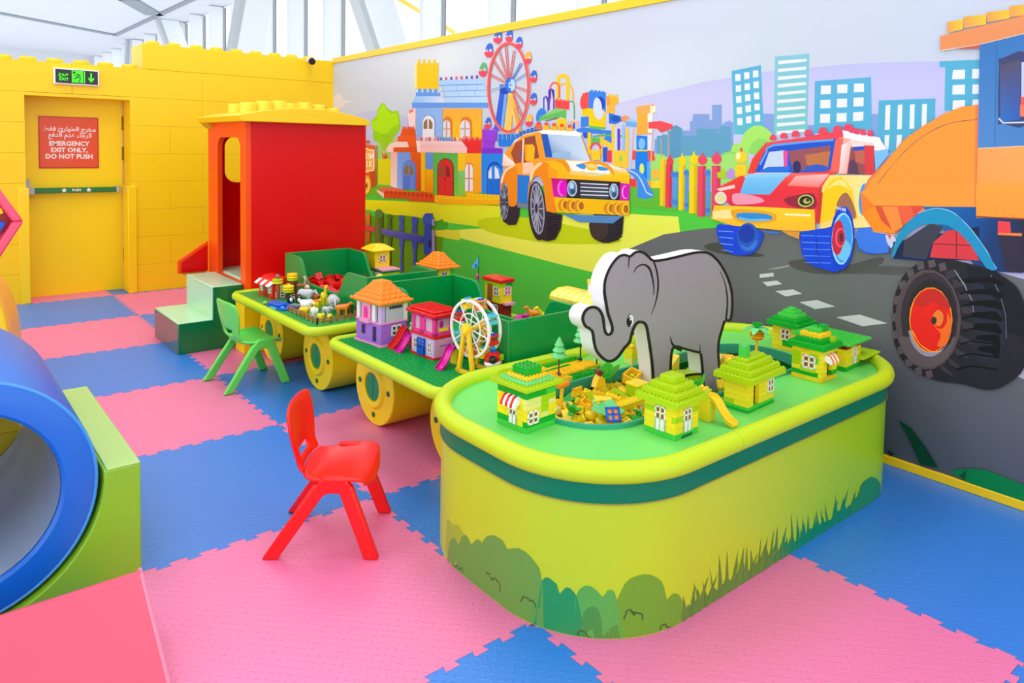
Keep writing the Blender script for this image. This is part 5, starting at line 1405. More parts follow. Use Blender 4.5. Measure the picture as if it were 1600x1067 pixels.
ELEPH = dict(outer=[(0.549,0.9272),(0.549,0.9345),(0.5492,0.9449),(0.5504,0.9553),(0.5529,0.9644),(0.5564,0.9735),(0.5607,0.9825),(0.5658,0.9915),(0.5718,1.0005),(0.5784,1.0091),(0.5857,1.0174),(0.5936,1.0254),(0.6021,1.0326),(0.611,1.0391),(0.6205,1.0448),(0.6305,1.0491),(0.6415,1.0516),(0.6531,1.0526),(0.664,1.0522),(0.6747,1.0497),(0.6847,1.0459),(0.6917,1.0431),(0.6977,1.0465),(0.7064,1.0513),(0.7154,1.0552),(0.7235,1.0576),(0.7319,1.059),(0.7414,1.0591),(0.7527,1.0576),(0.7651,1.0547),(0.7771,1.0505),(0.7886,1.0444),(0.7996,1.0369),(0.8095,1.0301),(0.8183,1.0242),(0.8258,1.0189),(0.831,1.0152),(0.8445,1.0146),(0.8644,1.014),(0.8884,1.014),(0.9171,1.0154),(0.9502,1.0175),(0.9837,1.0198),(1.0174,1.0224),(1.0516,1.0252),(1.0829,1.027),(1.1098,1.0275),(1.1335,1.027),(1.1552,1.0253),(1.1744,1.0229),(1.1915,1.0193),(1.2088,1.0135),(1.2274,1.0049),(1.2462,0.9941),(1.2647,0.9816),(1.2828,0.9673),(1.3006,0.9511),(1.3173,0.9341),(1.3328,0.9163),(1.3473,0.8975),(1.36,0.8786),(1.3707,0.8597),(1.3796,0.8407),(1.3863,0.8219),(1.3904,0.8034),(1.3923,0.7851),(1.3931,0.767),(1.3931,0.7477),(1.3919,0.7286),(1.3894,0.7132),(1.3847,0.7031),(1.3788,0.6968),(1.3746,0.6928),(1.3389,0.6997),(1.3343,0.6902),(1.3276,0.6764),(1.3209,0.662),(1.3141,0.6478),(1.3073,0.633),(1.3022,0.6179),(1.2996,0.6034),(1.2987,0.5887),(1.2993,0.5714),(1.3017,0.5507),(1.3055,0.5274),(1.31,0.5024),(1.3151,0.4758),(1.3208,0.4475),(1.3261,0.4184),(1.3308,0.3853),(1.3352,0.3514),(1.3381,0.3276),(1.1917,0.3519),(1.1891,0.3735),(1.1855,0.4041),(1.182,0.4331),(1.1789,0.4573),(1.176,0.48),(1.173,0.5005),(1.17,0.5182),(1.167,0.5337),(1.1641,0.5479),(1.161,0.5619),(1.158,0.5745),(1.1559,0.5832),(1.1432,0.5869),(1.1248,0.5922),(1.1052,0.5981),(1.0849,0.6047),(1.0634,0.6118),(1.0432,0.6186),(1.0244,0.6256),(1.0068,0.6323),(0.9927,0.6356),(0.9836,0.6349),(0.978,0.6308),(0.9738,0.6217),(0.9708,0.6061),(0.9694,0.5855),(0.9689,0.563),(0.9694,0.5396),(0.9708,0.5143),(0.9725,0.4868),(0.9748,0.4528),(0.9773,0.4164),(0.9791,0.3907),(0.858,0.4105),(0.8556,0.4336),(0.8521,0.4665),(0.8485,0.4986),(0.8453,0.5271),(0.8419,0.5549),(0.8385,0.58),(0.8349,0.6005),(0.8311,0.6183),(0.8268,0.6368),(0.8215,0.6582),(0.8157,0.6802),(0.8103,0.7),(0.8058,0.7171),(0.8016,0.732),(0.7975,0.7441),(0.7937,0.7526),(0.79,0.7582),(0.785,0.7627),(0.7781,0.7666),(0.77,0.7694),(0.7624,0.7707),(0.7556,0.7704),(0.7492,0.7687),(0.7432,0.765),(0.7372,0.759),(0.7315,0.7511),(0.7265,0.7425),(0.7226,0.7332),(0.7195,0.7232),(0.7163,0.7145),(0.7137,0.7079),(0.7112,0.7024),(0.7066,0.6971),(0.6989,0.6918),(0.6891,0.6866),(0.6788,0.6803),(0.6682,0.6716),(0.657,0.6617),(0.6458,0.6536),(0.6348,0.6481),(0.6238,0.6444),(0.6127,0.6424),(0.6017,0.6422),(0.5906,0.6437),(0.5795,0.647),(0.5683,0.6523),(0.5572,0.6594),(0.5463,0.6677),(0.5352,0.6771),(0.5245,0.6877),(0.5155,0.6989),(0.5091,0.7111),(0.5045,0.724),(0.5007,0.7363),(0.4978,0.748),(0.4957,0.7592),(0.4933,0.7683),(0.4908,0.7744),(0.488,0.7785),(0.4834,0.7827),(0.4754,0.7875),(0.4656,0.7923),(0.4573,0.7976),(0.4515,0.8035),(0.447,0.8099),(0.4435,0.8162),(0.4406,0.8222),(0.4387,0.8282),(0.4383,0.8346),(0.4399,0.842),(0.443,0.8497),(0.4476,0.8566),(0.4538,0.8623),(0.4615,0.867),(0.4703,0.8703),(0.4806,0.872),(0.492,0.8721),(0.5032,0.8707),(0.5137,0.8676),(0.5239,0.8629),(0.5331,0.8568),(0.5409,0.8491),(0.5477,0.84),(0.5533,0.8304),(0.5573,0.8207),(0.5601,0.8107),(0.5625,0.8008),(0.5645,0.7908),(0.5661,0.781),(0.5684,0.7726),(0.5716,0.7659),(0.5754,0.7606),(0.5796,0.7572),(0.5843,0.7559),(0.5894,0.7564),(0.5935,0.7586),(0.5962,0.7627),(0.5978,0.7685),(0.5978,0.7752),(0.5958,0.7824),(0.5922,0.7904),(0.5878,0.7996),(0.5826,0.81),(0.5765,0.8215),(0.571,0.8338),(0.5665,0.8473),(0.5625,0.8616),(0.559,0.8751),(0.5556,0.8879),(0.5526,0.9),(0.5504,0.9101),(0.5494,0.9177),(0.5491,0.9234)],
 strip=[(0.9719,0.4995),(0.9806,0.5021),(0.9935,0.5058),(1.0088,0.5083),(1.0274,0.5091),(1.0487,0.5087),(1.069,0.508),(1.0868,0.507),(1.1036,0.5055),(1.1205,0.5036),(1.1396,0.5009),(1.1587,0.4977),(1.1722,0.4954),(1.1856,0.3664),(0.9782,0.4099)],
 strip_line=[(0.9805,0.4908),(0.9892,0.4934),(1.0012,0.4968),(1.0149,0.4991),(1.032,0.4997),(1.0526,0.4993),(1.0725,0.4985),(1.0898,0.4975),(1.1061,0.4961),(1.1223,0.4943),(1.1408,0.4916),(1.1596,0.4884),(1.1731,0.4861),(1.1721,0.4967),(1.1586,0.499),(1.1394,0.5022),(1.1202,0.505),(1.1033,0.5069),(1.0864,0.5083),(1.0685,0.5093),(1.0481,0.5101),(1.0268,0.5104),(1.008,0.5097),(0.9923,0.507),(0.9794,0.5034),(0.9707,0.5008)],
 eye=(0.7029,0.7884),
 lines=[[(0.562,0.9255),(0.562,0.9328),(0.5622,0.9429),(0.5633,0.9526),(0.5656,0.961),(0.5689,0.9695),(0.573,0.9781),(0.578,0.9868),(0.5837,0.9954),(0.59,1.0036),(0.5972,1.0118),(0.5857,1.0174),(0.5784,1.0091),(0.5718,1.0005),(0.5658,0.9915),(0.5607,0.9825),(0.5564,0.9735),(0.5529,0.9644),(0.5504,0.9553),(0.5492,0.9449),(0.549,0.9345),(0.549,0.9272)],
[(0.5969,1.0114),(0.6046,1.0192),(0.6126,1.0259),(0.621,1.032),(0.6294,1.0371),(0.6375,1.0406),(0.6462,1.0425),(0.6555,1.0433),(0.6634,1.0431),(0.6707,1.0413),(0.6794,1.0379),(0.6847,1.0459),(0.6747,1.0497),(0.664,1.0522),(0.6531,1.0526),(0.6415,1.0516),(0.6305,1.0491),(0.6205,1.0448),(0.611,1.0391),(0.6021,1.0326),(0.5936,1.0254),(0.5857,1.0174)],
[(0.679,1.038),(0.686,1.0352),(0.6917,1.0431),(0.6847,1.0459)],
[(0.7014,1.0355),(0.7074,1.0389),(0.7156,1.0434),(0.7233,1.0467),(0.7296,1.0486),(0.7356,1.0496),(0.7419,1.0496),(0.7508,1.0484),(0.7611,1.046),(0.7705,1.0427),(0.7806,1.0372),(0.7886,1.0444),(0.7771,1.0505),(0.7651,1.0547),(0.7527,1.0576),(0.7414,1.0591),(0.7319,1.059),(0.7235,1.0576),(0.7154,1.0552),(0.7064,1.0513),(0.6977,1.0465),(0.6917,1.0431)],
[(0.7791,1.0381),(0.79,1.0308),(0.7998,1.024),(0.8085,1.0181),(0.8159,1.0128),(0.8211,1.0092),(0.831,1.0152),(0.8258,1.0189),(0.8183,1.0242),(0.8095,1.0301),(0.7996,1.0369),(0.7886,1.0444)],
[(0.8324,1.0055),(0.846,1.0049),(0.8664,1.0042),(0.8914,1.0042),(0.9208,1.0055),(0.9541,1.0076),(0.9878,1.0098),(1.0218,1.0124),(1.0558,1.0151),(1.0864,1.0168),(1.1128,1.0172),(1.1098,1.0275),(1.0829,1.027),(1.0516,1.0252),(1.0174,1.0224),(0.9837,1.0198),(0.9502,1.0175),(0.9171,1.0154),(0.8884,1.014),(0.8644,1.014),(0.8445,1.0146),(0.831,1.0152)],
[(1.1117,1.0172),(1.1348,1.0167),(1.1551,1.0151),(1.1725,1.0128),(1.1867,1.0098),(1.2011,1.005),(1.2175,0.9974),(1.2347,0.9875),(1.2519,0.9758),(1.269,0.9622),(1.2863,0.9464),(1.3006,0.9511),(1.2828,0.9673),(1.2647,0.9816),(1.2462,0.9941),(1.2274,1.0049),(1.2088,1.0135),(1.1915,1.0193),(1.1744,1.0229),(1.1552,1.0253),(1.1335,1.027),(1.1098,1.0275)],
[(1.2856,0.947),(1.3019,0.9303),(1.3169,0.9131),(1.3308,0.895),(1.343,0.8768),(1.3533,0.8586),(1.3617,0.8404),(1.3681,0.8225),(1.372,0.8049),(1.3738,0.7873),(1.3746,0.7694),(1.3931,0.767),(1.3923,0.7851),(1.3904,0.8034),(1.3863,0.8219),(1.3796,0.8407),(1.3707,0.8597),(1.36,0.8786),(1.3473,0.8975),(1.3328,0.9163),(1.3173,0.9341),(1.3006,0.9511)],
[(1.3746,0.7696),(1.3745,0.7506),(1.3734,0.732),(1.3711,0.7177),(1.3673,0.7094),(1.3623,0.7043),(1.3583,0.7004),(1.3746,0.6928),(1.3788,0.6968),(1.3847,0.7031),(1.3894,0.7132),(1.3919,0.7286),(1.3931,0.7477),(1.3931,0.767)],
[(1.3214,0.7053),(1.3167,0.6957),(1.3101,0.682),(1.3034,0.6676),(1.2967,0.6534),(1.2897,0.6383),(1.2845,0.6225),(1.2817,0.6073),(1.2808,0.592),(1.2814,0.5742),(1.2838,0.5533),(1.3017,0.5507),(1.2993,0.5714),(1.2987,0.5887),(1.2996,0.6034),(1.3022,0.6179),(1.3073,0.633),(1.3141,0.6478),(1.3209,0.662),(1.3276,0.6764),(1.3343,0.6902),(1.3389,0.6997)],
[(1.2838,0.553),(1.2877,0.5297),(1.2921,0.5047),(1.2972,0.4781),(1.3028,0.4499),(1.308,0.4212),(1.3127,0.3884),(1.317,0.3547),(1.3199,0.331),(1.3381,0.3276),(1.3352,0.3514),(1.3308,0.3853),(1.3261,0.4184),(1.3208,0.4475),(1.3151,0.4758),(1.31,0.5024),(1.3055,0.5274),(1.3017,0.5507)],
[(1.209,0.3487),(1.2064,0.3704),(1.2027,0.4011),(1.1992,0.4302),(1.1961,0.4545),(1.1931,0.4774),(1.1901,0.4981),(1.1871,0.516),(1.184,0.5317),(1.1811,0.546),(1.178,0.5601),(1.161,0.5619),(1.1641,0.5479),(1.167,0.5337),(1.17,0.5182),(1.173,0.5005),(1.176,0.48),(1.1789,0.4573),(1.182,0.4331),(1.1855,0.4041),(1.1891,0.3735),(1.1917,0.3519)],
[(1.1779,0.5603),(1.1749,0.5729),(1.1728,0.5817),(1.1559,0.5832),(1.158,0.5745),(1.161,0.5619)],
[(1.1587,0.593),(1.1459,0.5966),(1.1278,0.6019),(1.1086,0.6076),(1.0886,0.614),(1.0672,0.6211),(1.0475,0.6276),(1.0291,0.6344),(1.01,0.6416),(0.991,0.6459),(0.9777,0.6453),(0.9836,0.6349),(0.9927,0.6356),(1.0068,0.6323),(1.0244,0.6256),(1.0432,0.6186),(1.0634,0.6118),(1.0849,0.6047),(1.1052,0.5981),(1.1248,0.5922),(1.1432,0.5869),(1.1559,0.5832)],
[(0.9707,0.643),(0.9635,0.6373),(0.9584,0.6263),(0.9552,0.6098),(0.9537,0.5888),(0.9532,0.5661),(0.9537,0.5425),(0.9551,0.5172),(0.9568,0.4898),(0.959,0.4558),(0.9616,0.4196),(0.9773,0.4164),(0.9748,0.4528),(0.9725,0.4868),(0.9708,0.5143),(0.9694,0.5396),(0.9689,0.563),(0.9694,0.5855),(0.9708,0.6061),(0.9738,0.6217),(0.978,0.6308),(0.9836,0.6349)],
[(0.9616,0.4196),(0.9633,0.394),(0.9791,0.3907),(0.9773,0.4164)],
[(0.8745,0.4074),(0.872,0.4306),(0.8685,0.4636),(0.8649,0.4958),(0.8616,0.5245),(0.8582,0.5526),(0.8547,0.5779),(0.851,0.5988),(0.8471,0.6169),(0.8427,0.6356),(0.8374,0.6571),(0.8201,0.6583),(0.8254,0.6369),(0.8297,0.6184),(0.8335,0.6007),(0.8371,0.5802),(0.8406,0.5551),(0.8439,0.5273),(0.8471,0.4988),(0.8507,0.4667),(0.8542,0.4338),(0.8566,0.4107)],
[(0.8374,0.6572),(0.8315,0.6793),(0.8261,0.6993),(0.8215,0.7164),(0.8173,0.7316),(0.8129,0.7444),(0.8086,0.754),(0.8032,0.7619),(0.7952,0.7692),(0.7844,0.7753),(0.7742,0.7788),(0.7697,0.7686),(0.7776,0.7659),(0.7842,0.7622),(0.7888,0.7579),(0.7925,0.7525),(0.7962,0.7441),(0.8003,0.7321),(0.8044,0.7172),(0.809,0.7001),(0.8144,0.6802),(0.8201,0.6582)],
[(0.7701,0.7798),(0.7603,0.7813),(0.749,0.7809),(0.739,0.7781),(0.7304,0.773),(0.7233,0.7658),(0.7172,0.7572),(0.7118,0.748),(0.7077,0.738),(0.7045,0.7279),(0.7014,0.7193),(0.7176,0.714),(0.7207,0.7228),(0.7239,0.7328),(0.7278,0.742),(0.7327,0.7505),(0.7384,0.7584),(0.7442,0.7643),(0.7501,0.7678),(0.7562,0.7695),(0.7626,0.7697),(0.77,0.7685)],
[(0.7015,0.7195),(0.699,0.7131),(0.697,0.7087),(0.6938,0.7049),(0.6874,0.7006),(0.6779,0.6955),(0.6668,0.6887),(0.6557,0.6795),(0.6448,0.6698),(0.6346,0.6623),(0.6244,0.6573),(0.6357,0.6473),(0.6468,0.6528),(0.6581,0.661),(0.6693,0.6709),(0.6799,0.6796),(0.6901,0.6859),(0.6998,0.691),(0.7077,0.6964),(0.7124,0.7019),(0.715,0.7074),(0.7176,0.714)],
[(0.6258,0.6579),(0.6157,0.6544),(0.6071,0.6528),(0.5989,0.6526),(0.5912,0.6537),(0.5834,0.656),(0.575,0.66),(0.5655,0.666),(0.5557,0.6734),(0.5454,0.6821),(0.535,0.6923),(0.5236,0.6873),(0.5343,0.6767),(0.5454,0.6672),(0.5564,0.6588),(0.5678,0.6517),(0.5792,0.6463),(0.5906,0.6429),(0.6019,0.6413),(0.6132,0.6415),(0.6245,0.6435),(0.6356,0.6473)],
[(0.5362,0.691),(0.5279,0.7013),(0.5224,0.7119),(0.5181,0.724),(0.5144,0.7359),(0.5116,0.7472),(0.5094,0.7584),(0.5068,0.7684),(0.5037,0.776),(0.4991,0.7825),(0.4934,0.7878),(0.4826,0.7822),(0.4871,0.7782),(0.4897,0.7743),(0.4922,0.7683),(0.4945,0.7592),(0.4966,0.7481),(0.4996,0.7363),(0.5034,0.724),(0.508,0.7111),(0.5144,0.6987),(0.5235,0.6874)],
[(0.4906,0.7899),(0.4819,0.7951),(0.4723,0.7998),(0.4663,0.8035),(0.4626,0.8073),(0.4592,0.8123),(0.4561,0.8179),(0.4536,0.8231),(0.4521,0.8275),(0.4518,0.832),(0.4532,0.8386),(0.4387,0.8423),(0.4372,0.8348),(0.4376,0.8283),(0.4395,0.8221),(0.4425,0.816),(0.446,0.8097),(0.4505,0.8032),(0.4565,0.7971),(0.4651,0.7917),(0.4749,0.7868),(0.4828,0.7821)],
[(0.4529,0.8375),(0.4557,0.8446),(0.4595,0.8502),(0.4644,0.8547),(0.4705,0.8585),(0.477,0.8609),(0.4847,0.8621),(0.4937,0.8622),(0.5019,0.8611),(0.5093,0.8589),(0.5182,0.8548),(0.5244,0.8636),(0.5141,0.8683),(0.5033,0.8715),(0.4919,0.873),(0.4802,0.8728),(0.4697,0.8711),(0.4607,0.8678),(0.4529,0.8629),(0.4466,0.8571),(0.4419,0.8502),(0.4387,0.8423)],
[(0.5156,0.8562),(0.5234,0.8511),(0.5294,0.8451),(0.5352,0.8373),(0.54,0.8289),(0.5435,0.8204),(0.5461,0.811),(0.5484,0.8014),(0.5504,0.7917),(0.5521,0.7817),(0.5544,0.773),(0.5696,0.7725),(0.5674,0.7809),(0.5657,0.7907),(0.5637,0.8007),(0.5613,0.8107),(0.5585,0.8208),(0.5544,0.8306),(0.5488,0.8402),(0.5419,0.8494),(0.5339,0.8573),(0.5246,0.8635)],
[(0.555,0.7714),(0.5586,0.7639),(0.564,0.7565),(0.5728,0.7495),(0.5861,0.7456),(0.5975,0.7467),(0.6058,0.7512),(0.6102,0.7577),(0.6123,0.7653),(0.6123,0.7739),(0.61,0.7821),(0.5946,0.7824),(0.5966,0.7753),(0.5965,0.7688),(0.595,0.7631),(0.5924,0.7592),(0.5887,0.7572),(0.5842,0.7568),(0.5801,0.7579),(0.5764,0.761),(0.5727,0.7661),(0.5695,0.7727)],
[(0.6096,0.7834),(0.6059,0.7915),(0.6014,0.8009),(0.596,0.8115),(0.5901,0.8229),(0.5848,0.8345),(0.5805,0.8474),(0.5766,0.8615),(0.573,0.875),(0.5696,0.8878),(0.5666,0.8999),(0.5514,0.9),(0.5544,0.8879),(0.5578,0.8751),(0.5613,0.8616),(0.5653,0.8473),(0.5698,0.8337),(0.5754,0.8214),(0.5814,0.8099),(0.5867,0.7994),(0.591,0.7903),(0.5946,0.7823)],
[(0.5667,0.8996),(0.5645,0.9095),(0.5635,0.9166),(0.5633,0.9219),(0.5632,0.9256),(0.5478,0.9273),(0.5479,0.9236),(0.5481,0.9178),(0.5492,0.9101),(0.5514,0.9)],
[(1.3755,0.7018),(1.3399,0.7087),(1.3388,0.6988),(1.3745,0.6918)],
[(0.7178,0.9741),(0.7219,0.9794),(0.7277,0.9868),(0.7355,0.9926),(0.746,0.9962),(0.7586,0.9985),(0.7704,0.9984),(0.7815,0.9955),(0.7925,0.9904),(0.8018,0.9831),(0.8104,0.9725),(0.8178,0.9588),(0.8243,0.9444),(0.8297,0.9299),(0.834,0.9149),(0.837,0.9016),(0.8383,0.8899),(0.8383,0.8797),(0.8383,0.8726),(0.8402,0.8723),(0.8413,0.8792),(0.8426,0.8893),(0.8425,0.9012),(0.8407,0.9147),(0.8375,0.9299),(0.8331,0.9448),(0.8277,0.9596),(0.821,0.9744),(0.812,0.9869),(0.7991,0.9958),(0.7847,1.0016),(0.7703,1.0043),(0.7561,1.0036),(0.7427,1.0002),(0.7317,0.9954),(0.7242,0.9885),(0.7192,0.9805),(0.7162,0.9747)],
[(0.8249,1.0158),(0.8315,1.0046),(0.8406,0.9886),(0.8485,0.972),(0.8539,0.9561),(0.8581,0.9396),(0.8606,0.9232),(0.8613,0.9072),(0.8607,0.8913),(0.859,0.8755),(0.8556,0.8593),(0.8508,0.8433),(0.8454,0.8287),(0.8388,0.8151),(0.8316,0.8029),(0.8267,0.7944),(0.8276,0.7941),(0.8336,0.8021),(0.842,0.8139),(0.8499,0.8272),(0.8565,0.8416),(0.8626,0.8575),(0.8673,0.8737),(0.8703,0.8897),(0.8715,0.9059),(0.8706,0.9224),(0.8679,0.9393),(0.8635,0.9563),(0.8578,0.9727),(0.8496,0.9897),(0.8401,1.006),(0.8334,1.0173)],
[(0.6883,1.0453),(0.6873,1.0398),(0.6857,1.0318),(0.6844,1.0231),(0.684,1.0131),(0.684,1.0025),(0.6842,0.995),(0.6859,0.9948),(0.6871,1.0021),(0.6886,1.0124),(0.6904,1.022),(0.693,1.0302),(0.6961,1.0377),(0.6985,1.0429)],
[(1.2822,0.9272),(1.2917,0.914),(1.3053,0.8951),(1.317,0.8758),(1.3248,0.8575),(1.3308,0.8386),(1.3354,0.8206),(1.3387,0.8042),(1.3408,0.7887),(1.3417,0.7734),(1.3406,0.7573),(1.3382,0.7413),(1.3361,0.7274),(1.335,0.716),(1.3343,0.7069),(1.3338,0.7007),(1.3463,0.6985),(1.3465,0.7047),(1.3469,0.7138),(1.3477,0.7251),(1.3495,0.7391),(1.3516,0.7553),(1.3524,0.7719),(1.3512,0.7876),(1.3484,0.8035),(1.344,0.8203),(1.3382,0.8385),(1.3311,0.8576),(1.3221,0.8763),(1.3092,0.8957),(1.2947,0.9145),(1.2842,0.9275)],
[(0.9522,0.6881),(0.9532,0.6809),(0.9553,0.6705),(0.9591,0.6603),(0.9644,0.6514),(0.9716,0.6426),(0.9825,0.6337),(0.9988,0.625),(1.0167,0.6173),(1.029,0.6118),(1.0372,0.6286),(1.0242,0.6322),(1.0069,0.6376),(0.9929,0.6429),(0.984,0.648),(0.9762,0.6542),(0.9692,0.6614),(0.963,0.6706),(0.958,0.6808),(0.9541,0.6881)],
[(1.1542,0.6245),(1.1542,0.6187),(1.1544,0.6104),(1.1547,0.6016),(1.1553,0.5921),(1.156,0.5822),(1.1564,0.5752),(1.1648,0.5741),(1.1633,0.5812),(1.1613,0.5913),(1.1594,0.601),(1.1579,0.6099),(1.1565,0.6184),(1.1553,0.6244)]])
